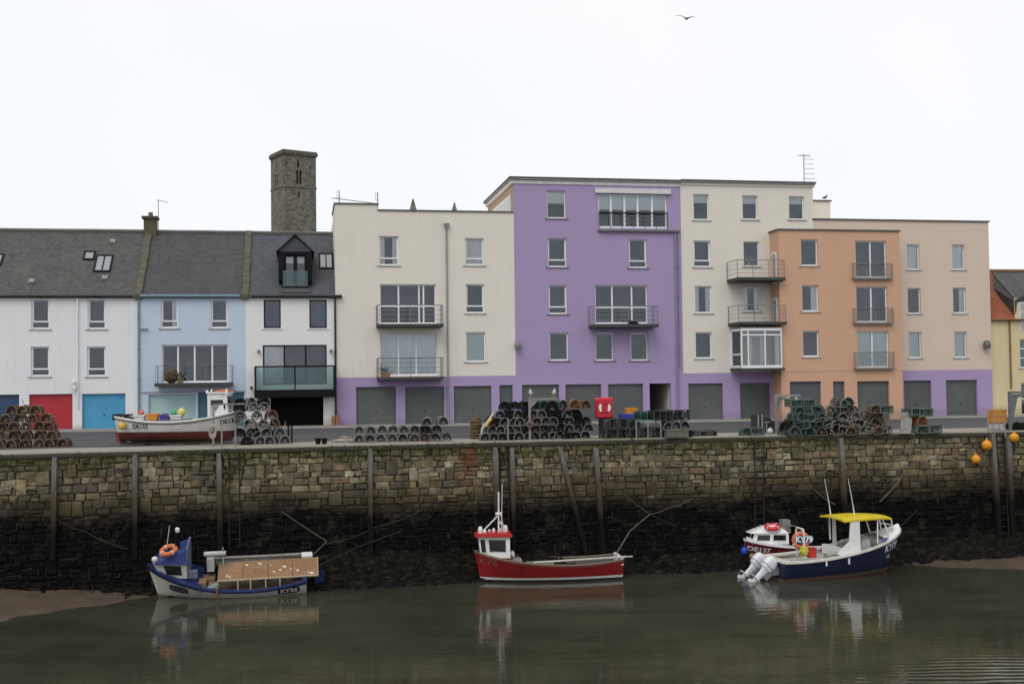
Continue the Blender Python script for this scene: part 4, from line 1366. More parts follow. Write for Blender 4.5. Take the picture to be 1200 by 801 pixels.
# ---- yellow house at the right edge
uY1 = u_g + 10.5
Y = Bld("pantiled_house", "yellow house with red pantile roof and slated dormer at the right edge", "house", u_g + .02, uY1)
YO = -0.25
Y.off = YO
zYe = fac(1180, 374, YO)[1]
SLIM = paint("slim_white_frame", (0.72, 0.73, 0.74), .5, .06)
Y.window(1195.5, 1214, 397, 431, 's', SLIM, mull=(0.5,), trans=(0.35, 0.67), ft=.06, dep=.7)
Y.window(1197, 1216, 448, 486, 's', SLIM, mull=(0.5,), trans=(0.5,), ft=.06, dep=.7)
Y.window(1262, 1282, 397, 431, 's', SLIM, mull=(0.5,), trans=(0.35, 0.67), ft=.06, dep=.7)
Y.wall("wall", u_g + .02, uY1, -.3, zYe, W_YELLOW)
ridge_d = 4.2
zYr = fac(1180, 318.5, -ridge_d + YO)[1]
zs2 = (zYr - zYe) / (ridge_d)
PANT = paint("red_pantile", (0.30, 0.095, 0.045), .8, .25, 1.3, .55, (0.12, 0.06, 0.04))
mb = MB()
nx_ = int((uY1 - u_g) / .055); ny_ = 16
rows = []
for k in range(ny_):
    for f, lift in ((k / ny_, .05), ((k + 1) / ny_ - .002, .0)):
        dy = -.15 + (ridge_d + .15) * f
        rows.append([(u_g + .02 + (uY1 - u_g - .02) * j / nx_, -YO + dy, zYe + zs2 * dy + lift + .045 * math.sin(j * 2 * math.pi * .055 / .24)) for j in range(nx_ + 1)])
mb.grid(rows)
mb.poly([(u_g + .02, -YO + ridge_d, zYr), (uY1, -YO + ridge_d, zYr), (uY1, -YO + 2 * ridge_d, zYe), (u_g + .02, -YO + 2 * ridge_d, zYe)])
rfY = Y.put(mb, "roof", PANT, smooth=False, fix=False)
mb = MB(); mb.tube([(u_g + .02, -YO + ridge_d, zYr + .05), (uY1, -YO + ridge_d, zYr + .05)], .13, 8); Y.put(mb, "ridge_tiles", paint("ridge_clay", (0.17, 0.09, 0.06), .85, .3), rfY)
mb = MB(); mb.tube([(u_g + .02, -YO - .2, zYe - .03), (uY1, -YO - .2, zYe - .03)], .06, 7); Y.put(mb, "gutter", paint("rusty_gutter", (0.20, 0.10, 0.05), .7, .3, 5), rfY)
mb = MB()
for u in (u_g + .03, uY1): mb.poly([(u, -YO, -.3), (u, -YO, zYe - .02), (u, -YO + ridge_d, zYr - .05), (u, -YO + 2 * ridge_d, zYe), (u, -YO + 2 * ridge_d, -.3)])
mb.poly([(u_g, -YO + 2 * ridge_d, -.3), (uY1, -YO + 2 * ridge_d, -.3), (uY1, -YO + 2 * ridge_d, zYe), (u_g, -YO + 2 * ridge_d, zYe)])
Y.put(mb, "gable_wall", W_YELLOW, fix=False)
Y.pipe(1182.4, 376, 1184, 455, .05, paint("rusty_gutter", (0.20, 0.10, 0.05), .7, .3, 5))
# dormer with a sloped slate cheek and roof
cu0 = fac(1188.5, 362, YO)[0]; cu1 = cu0 + 1.75
zdt = fac(1192, 350, YO)[1]
mb = MB()
mb.box(cu0 + .08, cu1, -YO + .02, -YO + .12, zYe - .05, zdt + .05); mb.box(cu1 - .1, cu1, -YO + .121, -YO + 2.4, zYe - .05, zdt)
dY = Y.put(mb, "dormer", W_YELLOW)
mb = MB(); zdr = zYr - .12
def yp(x, y_, dpt): u_, z_ = fac(x, y_, YO - dpt); return Vector((u_, -YO + dpt, z_))
qA, qB, qC, qD = yp(1161.5, 320.5, ridge_d - .05), yp(1183, 320.5, ridge_d - .05), yp(1203, 346, -.1), yp(1190.5, 353.5, -.1)
qE, qF = Vector((2 * qC.x - qD.x, qC.y, qD.z)), Vector((2 * qB.x - qA.x + .3, qA.y, qA.z))
upv = Vector((0, 0, .11))
mb.hexa([qD, qC, qB, qA, qD + upv, qC + upv, qB + upv, qA + upv]); mb.hexa([qC + Vector((.004, 0, 0)), qE, qF, qB + Vector((.004, 0, 0)), qC + upv + Vector((.004, 0, 0)), qE + upv, qF + upv, qB + upv + Vector((.004, 0, 0))])
mb.poly([qD + Vector((.05, .08, 0)), qE + Vector((-.05, .08, 0)), qC + Vector((0, .08, 0))])
Y.put(mb, "dormer_roof", SLATE_A, dY)
mb = MB(); c0, c1 = yp(1189.6, 371, .05), yp(1161.8, 336, 2.9); th_ = Vector((.07, 0, 0))
mb.hexa([c0, c0 + th_, c1 + th_, c1, qD - Vector((0, 0, .004)), qD + th_ - Vector((0, 0, .004)), qA + th_ - Vector((0, 0, .004)), qA - Vector((0, 0, .004))])
Y.put(mb, "dormer_cheek", SLATE_B, dY)
mb = MB(); q0 = fac(1194.5, 370, YO)[0]; qz0, qz1 = fac(1197, 387, YO)[1], fac(1197, 354, YO)[1]
mb.box(q0, q0 + 1.0, -YO - .03, -YO + .019, qz0, qz1); dw = Y.put(mb, "dormer_window", SLIM, dY)
mb = MB()
for a in (0, 1):
    for b in (0, 1, 2): mb.box(q0 + .07 + a * .46, q0 + .47 + a * .46, -YO - .045, -YO - .031, qz0 + .07 + b * (qz1 - qz0 - .07) / 3, qz0 + (b + 1) * (qz1 - qz0 - .07) / 3)
Y.put(mb, "dormer_pane", SKYPANE, dY)

wall_light("wall_floodlight", P, 606.5, 404, "grey floodlight on the left edge of the purple block", GREY_METAL, .3)
wall_light("wall_floodlight", BE, 1156, 403.5, "dark grey floodlight on the beige block near the yellow house", paint("lamp_darkgrey", (.12, .12, .115), .5, .2), .36)

# aerials and finials on the roofs
def yagi(name, label, x, y_base, y_top, off, kind):
    u, z0 = fac(x, y_base, off); z1 = fac(x, y_top, off)[1]
    o = thing(name, label, "aerial", FO + FU * u + FN * off + Vector((0, 0, z0)), (0, 0, TH))
    h = z1 - z0
    mb = MB(); mb.bar((0, 0, -.3), (0, 0, h), .03, 5); mb.build("mast", GREY_METAL, o)
    mb = MB()
    if kind == 'stack':
        for k in range(6):
            z = h * (.1 + .15 * k); mb.bar((-.02, 0, z), (.75 - .02 * k, 0, z + .02), .018, 4)
        mb.bar((-.35, 0, h * .97), (.45, 0, h * .95), .02, 4)
        for k in range(5): mb.bar((-.3 + k * .16, -.25, h * .965), (-.3 + k * .16, .25, h * .965), .01, 4)
    else:
        mb.bar((-.12, 0, h * .5), (-.12, 0, h), .015, 4); mb.bar((-.2, 0, h * .45), (.1, 0, h * .45), .012, 4)
    mb.build("elements", GREY_METAL, o)
    return o
yagi("roof_aerial", "tall mast aerial with many arms at the right end of the high roof", 942.5, 219, 181, -2.5, 'stack')
yagi("roof_aerial", "short twin rod aerial at the left corner of the cream block roof", 397.5, 239, 223, -.3, 'rods')
yagi("roof_aerial", "short twin rod aerial where the cream parapet steps down", 442.5, 241, 225, -.3, 'rods')
u0, z0 = fac(388.5, 232, -.3); u1, z1 = fac(441.5, 238.5, -.3)
mb = MB(); mb.bar((0, 0, 0), (u1 - u0, 0, z1 - z0), .022, 5)
for k in range(8): mb.bar((.1 + k * .12, -.2, -(z0 - z1) * .04 * k), (.1 + k * .12, .2, -(z0 - z1) * .04 * k), .008, 4)
o = mb.build("aerial_boom", GREY_METAL); o.location = FO + FU * u0 - FN * .3 + Vector((0, 0, z0)); o.rotation_euler = (0, 0, TH)
tag(o, "long slanting aerial boom along the raised cream parapet", "aerial")

# ---- square stone tower on the hill behind, and two stone finials
TS = rubble_stone("tower_stone", (0.105, 0.10, 0.088), (0.26, 0.24, 0.205), .7, .38)
TY = 206.0
cw = atY(332, 176, TY)
ang = R_(33)
tw = thing("stone_tower", "tall square medieval stone tower rising behind the slate roofs", "tower", (0, 0, 0))
zt = cw.z
right = Vector((math.cos(ang), math.sin(ang), 0)); backv = Vector((-math.sin(ang), math.cos(ang), 0))
S = 6.5
tw.location = (cw.x, cw.y, 8.0); tw.rotation_euler = (0, 0, ang)
H = zt - 8.0
mb = MB(); cells = []
def tower_face(fn, slits):
    us = sorted(set([0, S] + [q for a, b, c, d in slits for q in (a, b)])); zs = sorted(set([0, H] + [q for a, b, c, d in slits for q in (c, d)]))
    for a, b in zip(us, us[1:]):
        for c, d in zip(zs, zs[1:]):
            if any(p <= (a + b) / 2 <= q and r <= (c + d) / 2 <= s_ for p, q, r, s_ in slits): continue
            mb.poly([fn(a, c, 0), fn(b, c, 0), fn(b, d, 0), fn(a, d, 0)])
    for p, q, r, s_ in slits:
        for A_, B_2 in (((p, r), (q, r)), ((q, r), (q, s_)), ((q, s_), (p, s_)), ((p, s_), (p, r))):
            mb.poly([fn(*A_, 0), fn(*B_2, 0), fn(*B_2, .9), fn(*A_, .9)])
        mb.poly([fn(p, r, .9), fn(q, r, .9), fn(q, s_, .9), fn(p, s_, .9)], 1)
pxm = TY * 1.0 / FPX
def hz_(py): return (cw.z - (py - 176) * pxm * 1.02) - 8.0
sl = [(2.55, 2.98, hz_(214), hz_(197.5)), (3.15, 3.58, hz_(214), hz_(197.5)), (2.75, 3.15, hz_(194.5), hz_(186)), (2.9, 3.2, hz_(229), hz_(222.5)), (5.2, 5.5, hz_(195), hz_(191.5)), (.5, .75, hz_(192), hz_(189))]
tower_face(lambda a, z, d: (a, d, z), sl)
tower_face(lambda a, z, d: (d, S - a, z), [(2.2, 2.7, hz_(216), hz_(201)), (3.1, 3.6, hz_(216), hz_(201)), (3.0, 3.35, hz_(197), hz_(187))])
tower_face(lambda a, z, d: (S, a, z), []); tower_face(lambda a, z, d: (S - a, S, z), [])
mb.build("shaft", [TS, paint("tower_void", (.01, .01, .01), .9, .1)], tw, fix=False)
mb = MB(); mb.box(-.3, S + .3, -.3, S + .3, H - .55, H - .1); mb.box(-.16, S + .16, -.16, S + .16, H - .8, H - .55); mb.box(-.2, S + .2, -.2, S + .2, H - .1, H + .2)
mb.build("parapet", rubble_stone("tower_cap", (.095, .09, .075), (.15, .14, .115), .6, .35), tw)
mb = MB(); mb.box(-.12, S + .12, -.12, S + .12, hz_(217) - .12, hz_(217) + .12); mb.build("string_course", TS, tw)
for x, yt, yb2, wpx, w_ in ((484, 233.5, 248, 8, "larger"), (532.5, 237.5, 249, 6.5, "smaller")):
    p = atY(x, yt, 170.0); k = 170 / FPX; h = (yb2 - yt) * k; hw = wpx * k / 2
    o = thing("stone_pinnacle", f"pointed grey stone pinnacle behind the cream parapet, {w_} of the pair", "pinnacle", (p.x, p.y, 9.0), (0, 0, R_(20)), "stone pinnacles behind the cream block")
    zz = p.z - 9.0
    mb = MB(); mb.lathe([(hw * 1.25, 0), (hw * 1.25, zz - h), ], 8); mb.build("shaft", TS, o)
    mb = MB(); mb.lathe([(hw * 1.3, zz - h + .01), (hw * 1.1, zz - h + .25), (hw * .35, zz - .25), (hw * .3, zz)], 8); mb.build("spirelet", TS, o)
# ------------------------------------------------------------------ timber fenders, ladders, ropes on the wall
def timber_mat():
    m, N, L, B = _new("weathered_timber")
    g = N.new("ShaderNodeNewGeometry"); v = g.outputs["Position"]
    x, y, z = _xyz(N, L, v)
    sv = _comb(N, L, _math(N, L, 'MULTIPLY', x, 16.0), _math(N, L, 'MULTIPLY', y, 16.0), _math(N, L, 'MULTIPLY', z, .9))
    n = _noise(N, L, sv, 1.0, 5, .7); n2 = _noise(N, L, v, .8, 4)
    col = _ramp(N, L, n, [(.3, (.09, .084, .074)), (.7, (.205, .20, .188))])
    zt = _math(N, L, 'ADD', z, _math(N, L, 'MULTIPLY', n2, 1.4))
    f1 = N.new("ShaderNodeMapRange"); f1.inputs[1].default_value = -.1; f1.inputs[2].default_value = -1.3; L.new(zt, f1.inputs[0])
    col = _mix(N, L, _math(N, L, 'MULTIPLY', f1.outputs[0], .85), col, (.05, .034, .017))
    f2 = N.new("ShaderNodeMapRange"); f2.inputs[1].default_value = -1.5; f2.inputs[2].default_value = -2.5; L.new(zt, f2.inputs[0])
    col = _mix(N, L, f2.outputs[0], col, (.0065, .006, .0045))
    B.inputs["Specular IOR Level"].default_value = .12
    L.new(col, B.inputs["Base Color"]); B.inputs["Roughness"].default_value = .85
    _bump(N, L, n, .5, .02, B)
    return m
TIMBER = timber_mat()
def fender(xt, yt, xb, yb, w, label):
    a = wallray(xt, yt, .16); b = wallray(xb, yb, .16)
    mb = MB(); rf = random.Random(int(xt))
    n = 9; base = len(mb.v)
    rows = []
    side = tq(a.x); nn = nq(a.x)
    for k in range(n + 1):
        p = a.lerp(b, k / n) - a
        hw = w / 2 * .84 * (1 + rf.uniform(-.07, .07)) * (.82 if k == 0 else 1); d = .11 * (1 + rf.uniform(-.1, .1))
        rows.append([p - side * hw - nn * d, p - side * hw * .8 + nn * d, p + side * hw * .8 + nn * d * 1.1, p + side * hw - nn * d])
    mb.grid(rows, closed=True); mb.poly(rows[0]); mb.poly(rows[-1])
    o = mb.build("timber_fender", TIMBER)
    o.location = a
    return tag(o, label, "timber post", "timber fenders on the quay wall")
for args in ((64, 535.5, 62, 655, .27, "upright timber fender on the wall furthest left in the photo"),
             (158, 533, 158, 655, .27, "upright timber fender on the wall above the bow of the blue wheelhouse boat"),
             (256.5, 531, 258.5, 648, .27, "upright timber fender on the wall behind the blue and white boat"),
             (434, 526, 434.5, 655, .26, "lone upright timber fender midway between the two left boats"),
             (580.5, 524, 583, 660, .29, "timber fender directly behind the red boat's mast, left of a pair"),
             (600, 524, 603, 665, .25, "timber fender right of the red boat's mast, right of a pair"),
             (656, 524, 687, 648, .27, "strongly leaning timber fender behind the red boat's deck"),
             (698, 524.5, 707, 648, .28, "slightly leaning timber fender behind the red boat's stern"),
             (985.5, 513, 990, 600, .28, "timber fender above the yellow canopied boat"),
             (1163, 508, 1171, 632, .27, "timber fender left of the ladder beside the orange buoys"),
             (1181, 509, 1187, 632, .27, "timber fender right of the ladder beside the orange buoys")):
    fender(*args)
RUST = paint("rusty_iron", (.026, .021, .018), .85, .4, 4, spec=.15)
def ladder(x, y0, x1, y1, label, w=.42):
    a = wallray(x, y0, .13); b = wallray(x1, y1, .13)
    t = thing("wall_ladder", label, "ladder", a, (0, 0, 0), "iron ladders on the quay wall")
    side = tq(a.x) * (w / 2); d = b - a
    mb = MB()
    for s in (-1, 1):
        mb = MB(); mb.bar(side * s, d + side * s, .028, 5); mb.build("stile", RUST, t)
    n = int(d.length / .29)
    for k in range(1, n):
        mb = MB(); mb.bar(d * (k / n) - side, d * (k / n) + side, .017, 5); mb.build("rung", RUST, t)
ladder(274, 530, 275, 640, "dark iron ladder on the wall behind the blue and white boat")
ladder(590.5, 524, 592, 650, "dark iron ladder on the wall between two fenders by the red boat", .36)
ladder(889.5, 514, 890.5, 640, "dark iron ladder on the wall above the white outboard motors")
ladder(1172, 508, 1178, 632, "dark iron ladder on the wall between the fenders by orange buoys", .36)

ROPE = paint("mooring_rope", (.13, .122, .105), .95, .3, 8)
ROPE_D = paint("weedy_rope", (.036, .032, .025), .95, .35, 8)
def rope(pts, label, r=.015, mat=None, sag=0.0, name="mooring_rope"):
    P = []
    for p, q in zip(pts, pts[1:]):
        n = 14
        for k in range(n): P.append(p.lerp(q, k / n) - Vector((0, 0, sag * 4 * (k / n) * (1 - k / n))))
    P.append(pts[-1])
    o_ = P[0].copy()
    mb = MB(); mb.tube([p - o_ for p in P], r, 5)
    o = mb.build(name, mat or ROPE_D, smooth=True); o.location = o_
    return tag(o, label, "rope")
W = wallray
knot = W(762, 602, .9)
rope([W(672, 528, .15), W(716, 566, .3), knot], "rope running from the leaning fender down to a knot behind the red boat", sag=.08)
rope([knot, W(780, 596, .5), W(812, 584, .05)], "rope stretched from the knot up to the wall at right", sag=.04, mat=ROPE, r=.013)
rope([W(723, 573, .1), knot, W(794, 617, .1)], "thin rope crossing behind the red boat's stern line", r=.016, mat=ROPE_D)
rope([W(1071, 513, .12), W(1063, 548, .12), W(1052, 566, .12), W(1031, 588, .12)], "pale frayed rope hanging from the quay edge left of the orange buoys", mat=ROPE, r=.024)
rope([W(954, 573, .1), W(966, 584, .1), W(979, 591, .1)], "short thin rope on the wall left of the yellow canopy", r=.018, mat=ROPE)
rope([W(503, 592, .1), W(440, 617, .2), W(380, 637, .5)], "slack weedy rope crossing the wall between the two left boats", sag=.12, r=.018)
rope([W(62, 605, .1), W(100, 622, .15), W(150, 643, .3)], "dark slack rope low on the left part of the wall", sag=.1, r=.018)
rope([W(735, 529, .12), W(770, 523, .12), W(800, 515, .12)], "pale line sagging along the moss below the net cages", r=.016, mat=ROPE, sag=.06)
rope([W(664, 521, .15), W(672, 532, .12), W(690, 548, .12), W(700, 545, .12)], "light rope looped over the edge above the leaning fender", r=.02, mat=ROPE)
rope([W(112, 596 - 60, .12), W(112, 552, .12)], "short rope end hanging below the quay left of the pale blue door", r=.016, mat=ROPE_D)
rope([W(1048, 540, .1), W(1030, 560, .1)], "thin line slanting on the wall left of the frayed rope", r=.014, mat=ROPE_D)

# orange buoys hanging against the wall
BUOY = paint("orange_buoy", (.68, .27, .012), .45, .1, 5, .2, (.3, .12, .02))
def buoy(x, y, rpx, label, top):
    p = W(x, y, .32); r = rpx * p.y / FPX
    t = thing("mooring_buoy", label, "buoy", p - Vector((0, 0, r)), (0, 0, 0), "orange buoys hung on the quay wall")
    mb = MB(); mb.lathe([(r * math.sin(math.pi * k / 12) + (.001), r - r * math.cos(math.pi * k / 12)) for k in range(13)], 18); mb.build("float", BUOY, t, smooth=True)
    mb = MB(); mb.lathe([(.05, 2 * r - .02), (.05, 2 * r + .07), (.02, 2 * r + .09)], 8); mb.build("eye", BUOY, t)
    q = W(*top, .2) - t.location
    mb = MB(); mb.tube([Vector((0, 0, 2 * r + .05)), Vector((0, 0, 2 * r + .05)).lerp(q, .5) + Vector((0, .05, 0)), q], .016, 5); mb.build("lanyard", ROPE_D, t)
buoy(1156.2, 521.3, 5.9, "orange buoy on the wall, middle of three, against the ladder fender", (1158, 507))
buoy(1143.6, 538, 5.3, "orange buoy on the wall, lowest of the three", (1153, 508))
buoy(1188.3, 512.5, 5.4, "orange buoy on the wall, nearest the right edge of the photo", (1188, 504))

# ------------------------------------------------------------------ lobster creels
def net_mat(name, rgb): return paint(name, rgb, .95, .35, 9)
CREEL_KINDS = {}
def creel_proto(kind, frame_rgb, net_rgb, w=.46, l=.62, h=.36, shape='D', rope_rgb=None, dense=1.0, rim=.024):
    fm = paint(kind + "_frame", frame_rgb, .85, .35, 12)
    nm = net_mat(kind + "_net", net_rgb)
    rm = paint(kind + "_cord", rope_rgb or frame_rgb, .9, .3, 12)
    def sec(k, n, s=1.0):
        if shape == 'D':
            a = math.pi * k / n
            return (-math.cos(a) * w / 2 * s * (1.0 if 0.2 < a < 2.94 else 1.0), .02 + math.sin(a) ** .8 * (h - .02) * s)
        pts = [(-w / 2, .02), (-w / 2, h), (w / 2, h), (w / 2, .02)]
        t = k / n * 3; i = min(2, int(t)); f = t - i
        return (pts[i][0] + (pts[i + 1][0] - pts[i][0]) * f, pts[i][1] + (pts[i + 1][1] - pts[i][1]) * f)
    N_ = 12
    mb = MB()
    for y in (-l / 2, 0, l / 2):
        mb.tube([(sec(k, N_)[0], y, sec(k, N_)[1]) for k in range(N_ + 1)] + [(w / 2, y, .015), (-w / 2, y, .015)], rim if y else rim * .8, 5, 0, True)
    for k in (0, 3, 6, 9, 12): mb.bar((sec(k, N_)[0], -l / 2, sec(k, N_)[1]), (sec(k, N_)[0], l / 2, sec(k, N_)[1]), .014, 4)
    for k in range(5): mb.box(-w / 2 + w * k / 5 + .01, -w / 2 + w * (k + .7) / 5, -l / 2 + .015, l / 2 - .015, .0, .014)
    fr = mb.build("frame", fm); 
    mb = MB(); nr = .0078 * dense
    ny = 12; nk = 18
    for j in range(1, ny):
        y = -l / 2 + l * j / ny
        mb.tube([(sec(k, nk, .97)[0], y + (.012 if k % 2 else -.012), sec(k, nk, .97)[1]) for k in range(nk + 1)], nr, 3)
    for k in range(1, nk):
        mb.tube([(sec(k, nk, .97)[0] + (.010 if j % 2 else -.010), -l / 2 + l * j / ny, sec(k, nk, .97)[1]) for j in range(ny + 1)], nr, 3)
    for y in (-l / 2, l / 2):
        for k in range(1, nk):
            a, b = sec(k, nk, .96)
            q = (a * .28, y * .72, .02 + (b - .02) * .3 + h * .22)
            mb.tube([(a, y, b), q], nr, 3)
        for s_ in (.35, .68): mb.tube([(sec(k, nk)[0] * (1 - s_ * .72), y * (1 - .28 * s_), .02 + (sec(k, nk)[1] - .02) * (1 - s_ * .7) + s_ * h * .22) for k in range(nk + 1)], nr, 3)
    # the net's own body: bottom twine is packed and dark
    for j in range(6): mb.tube([(-w / 2 + w * j / 5, -l / 2, .02), (-w / 2 + w * j / 5, l / 2, .02)], nr * 1.4, 3)
    ne = mb.build("netting", nm, fix=False)
    mb = MB(); rr = random.Random(len(kind) * 7)
    pts = []
    for k in range(26):
        a = k * .75; pts.append((.12 * math.cos(a) * rr.uniform(.6, 1.2), -.05 + .16 * math.sin(a) * rr.uniform(.7, 1.3), .05 + .004 * k))
    mb.tube(pts, .013, 4)
    co = mb.build("rope_coil", rm, fix=False)
    mb = MB(); mb.torus((0, -l / 2 + .11, h * .45), .085, .013, 12, 4, 0, Matrix.Rotation(R_(90), 3, 'X')); ey = mb.build("eye_ring", fm)
    root = bpy.data.objects.new("lobster_creel", None); root.empty_display_size = .2
    for c in (fr, ne, co, ey): c.parent = root
    CREEL_KINDS[kind] = [root, False, [fr, ne, co, ey]]
creel_proto("grey", (.20, .195, .18), (.014, .014, .014), .45, .62, .35, dense=1.3, rim=.018)
creel_proto("black", (.085, .085, .08), (.012, .012, .013), .45, .62, .35, dense=1.7, rim=.016)
creel_proto("pale", (.24, .235, .215), (.03, .03, .028), .46, .62, .37, dense=1.0, rim=.019)
creel_proto("brown", (.175, .122, .078), (.075, .048, .031), .46, .62, .37, rope_rgb=(.35, .27, .18), dense=1.4, rim=.02)
creel_proto("green", (.075, .105, .09), (.022, .048, .040), .46, .62, .37, rope_rgb=(.2, .25, .2), dense=1.3)
creel_proto("rusty", (.135, .088, .058), (.058, .032, .02), .46, .62, .37, rope_rgb=(.32, .26, .2), dense=1.2)
creel_proto("teal", (.035, .085, .075), (.014, .055, .047), .46, .62, .37, dense=2.0)
creel_proto("orange", (.22, .12, .07), (.17, .065, .03), .5, .62, .42, dense=2.0)
creel_proto("box", (.055, .058, .056), (.013, .014, .0135), .56, .8, .46, 'B', dense=1.4)
creel_proto("greenbox", (.11, .15, .13), (.04, .065, .055), .62, .75, .34, 'B', dense=1.2)
def creel(kind, p, rz, label, group, tilt=(0, 0)):
    k = CREEL_KINDS[kind]
    if not k[1]:
        r = k[0]; COL.objects.link(r); k[1] = True
        r.location = p; r.rotation_euler = (tilt[0], tilt[1], rz)
        r["label"] = label; r["group"] = group
    else:
        r = dup(k[0], p, (tilt[0], tilt[1], rz), label, group)
    r["category"] = "lobster pot"
    return r
rc = random.Random(21)
LOOK = {"grey": "pale rimmed black creel", "black": "all black creel", "pale": "pale rimmed grey creel", "brown": "brown creel",
        "green": "green netted creel", "rusty": "rust brown creel", "teal": "teal creel", "orange": "orange creel", "box": "black square cage", "greenbox": "green square cage"}
def row_of(name, rowname, x0, x1, yb, level, count, kinds, group, rowh=.335, back=0.0, jit=.08, face=0.0, dz=0.0, turn=.2, tiltj=.06):
    """a row of creels between two measured edge positions on the quay, at a given height in the stack"""
    a = ground(x0, yb); b = ground(x1, yb)
    for k in range(count):
        f = (k + .5) / count
        p = a.lerp(b, f)
        p.y = Yq(p.x) + (ground((x0 + x1) / 2, yb).y - Yq(ground((x0 + x1) / 2, yb).x)) + back
        kind = kinds if isinstance(kinds, str) else rc.choice(kinds) if isinstance(kinds, tuple) else kinds[k % len(kinds)]
        nn = math.atan2(tq(p.x).y, tq(p.x).x)
        p = p + Vector((rc.uniform(-jit, jit) * .5, rc.uniform(-jit, jit), level * rowh + dz + gz(p.x, p.y)))
        lab = f"{LOOK[kind]}, {ORD[k]} from left, {rowname} of {name}"
        creel(kind, p, nn + face + rc.uniform(-turn, turn), lab, group, (rc.uniform(-tiltj, tiltj), rc.uniform(-tiltj, tiltj)))

# brown heap, far left
G1 = "creels in the brown heap at the left"
n_ = "brown heap"
row_of(n_, "bottom row", -16, 73, 525, 0, 7, ("brown", "brown", "rusty"), G1, .36, .15)
row_of(n_, "second row", -16, 62, 525, 1, 6, ("brown", "rusty"), G1, .36, .2)
row_of(n_, "third row", -14, 58, 525, 2, 6, ("brown", "rusty", "brown"), G1, .36, .2)
row_of(n_, "fourth row", -10, 53, 525, 3, 5, ("brown", "brown"), G1, .36, .2)
row_of(n_, "top row", 8, 45, 525, 4, 3, ["rusty", "brown", "brown"], G1, .36, .25)
# heap behind the beached boat
G2 = "creels piled right of the beached boat"
n_ = "pile behind the beached boat"
row_of(n_, "bottom row", 282, 335, 521, 0, 4, ["black", "pale", "pale", "pale"], G2, .36, .55)
row_of(n_, "second row", 272, 329, 521, 1, 4, ["black", "black", "grey", "pale"], G2, .36, .62)
row_of(n_, "third row", 284, 323, 521, 2, 3, ["pale", "grey", "rusty"], G2, .36, .7)
row_of(n_, "fourth row", 272, 320, 521, 3, 3, ["grey", "grey", "brown"], G2, .36, .75)
row_of(n_, "fifth row", 270, 311, 521, 4, 3, ["black", "pale", "pale"], G2, .36, .8)
row_of(n_, "topmost row", 269, 307, 521, 5, 3, ["black", "pale", "black"], G2, .33, .85, face=.3)
# neat double row in the middle
G3 = "creels in the neat double row"
n_ = "neat double row"
row_of(n_, "lower row", 416, 527, 517.5, 0, 9, ["pale", "grey", "pale", "pale", "grey", "pale", "rusty", "grey", "pale"], G3, .36, .3, .02, turn=.05)
row_of(n_, "upper row", 416, 516, 517.5, 1, 8, ["pale", "pale", "pale", "pale", "pale", "grey", "black", "grey"], G3, .36, .3, .02, turn=.05)
row_of(n_, "short top row", 492, 526, 517.5, 2, 2, ["grey", "pale"], G3, .36, .32, .02)
# the big black stack
G4 = "creels in the big black stack"
n_ = "big black stack"
KB = ("grey", "grey", "grey", "grey", "black", "pale")
row_of(n_, "bottom row", 564, 690, 515, 0, 13, KB, G4, .32, .25, .05)
row_of(n_, "second row", 570, 694, 515, 1, 12, KB, G4, .32, .27, .05)
row_of(n_, "third row", 576, 693, 515, 2, 12, KB, G4, .32, .3, .05)
row_of(n_, "fourth row", 581, 680, 515, 3, 10, ("grey", "black", "grey"), G4, .32, .33, .05)
row_of(n_, "top row", 586, 665, 515, 4, 7, ["black", "black", "black", "teal", "teal", "black", "green"], G4, .335, .36, .04)
row_of(n_, "rear top row", 668, 692, 515, 4, 2, ["orange", "rusty"], G4, .335, .4, .03)
row_of(n_, "rear third row", 570, 690, 515, 2, 9, ("black", "teal", "black"), G4, .335, .98, .05)
row_of(n_, "rear bottom row", 566, 690, 515, 0, 10, ("black",), G4, .335, .98, .05)
# square net cages right of it
G5 = "square cages beside the lifebuoy"
n_ = "cages by the lifebuoy"
row_of(n_, "bottom row", 706, 748, 513.5, 0, 3, ["box", "box", "box"], G5, .47, .25, .02)
row_of(n_, "second row", 706, 748, 513.5, 1, 3, ["box", "box", "box"], G5, .35, .3, .02, dz=.05)
row_of(n_, "right hand row", 778, 810, 512.5, 0, 3, ["black", "grey", "black"], G5, .35, .35, .04)
row_of(n_, "right middle row", 776, 809, 512.5, 1, 3, ["grey", "pale", "grey"], G5, .36, .35, .04)
row_of(n_, "right top row", 765, 808, 512.5, 2, 4, ["box", "box", "box", "box"], G5, .36, .4, .02, dz=.02)
row_of(n_, "flat row", 812, 842, 511, 0, 2, ["box", "box"], G5, .36, .6, .02, dz=-.25)
# mixed heap on the right
G6 = "creels in the mixed green heap"
n_ = "mixed green heap"
row_of(n_, "front left row", 869, 893, 510.5, 0, 2, ["green", "greenbox"], G6, .315, .3, .05)
row_of(n_, "bottom row", 913, 1050, 509, 0, 12, ["green", "green", "teal", "green", "rusty", "black", "black", "rusty", "grey", "rusty", "brown", "grey"], G6, .315, .3, .12, turn=.7, tiltj=.15)
row_of(n_, "second row", 912, 1048, 509, 1, 11, ["black", "green", "greenbox", "teal", "green", "black", "rusty", "brown", "grey", "brown", "rusty"], G6, .315, .35, .12, turn=.8, tiltj=.25)
row_of(n_, "third row", 925, 1040, 509, 2, 8, ["green", "greenbox", "green", "green", "grey", "pale", "rusty", "brown"], G6, .315, .4, .12, turn=.8, tiltj=.2)
row_of(n_, "fourth row", 930, 1012, 509, 3, 6, ["green", "greenbox", "green", "pale", "pale", "rusty"], G6, .315, .45, .1, turn=.7, tiltj=.2)
row_of(n_, "green peak", 926, 957, 509, 4, 2, ["greenbox", "greenbox"], G6, .315, .5, .05, turn=.15)
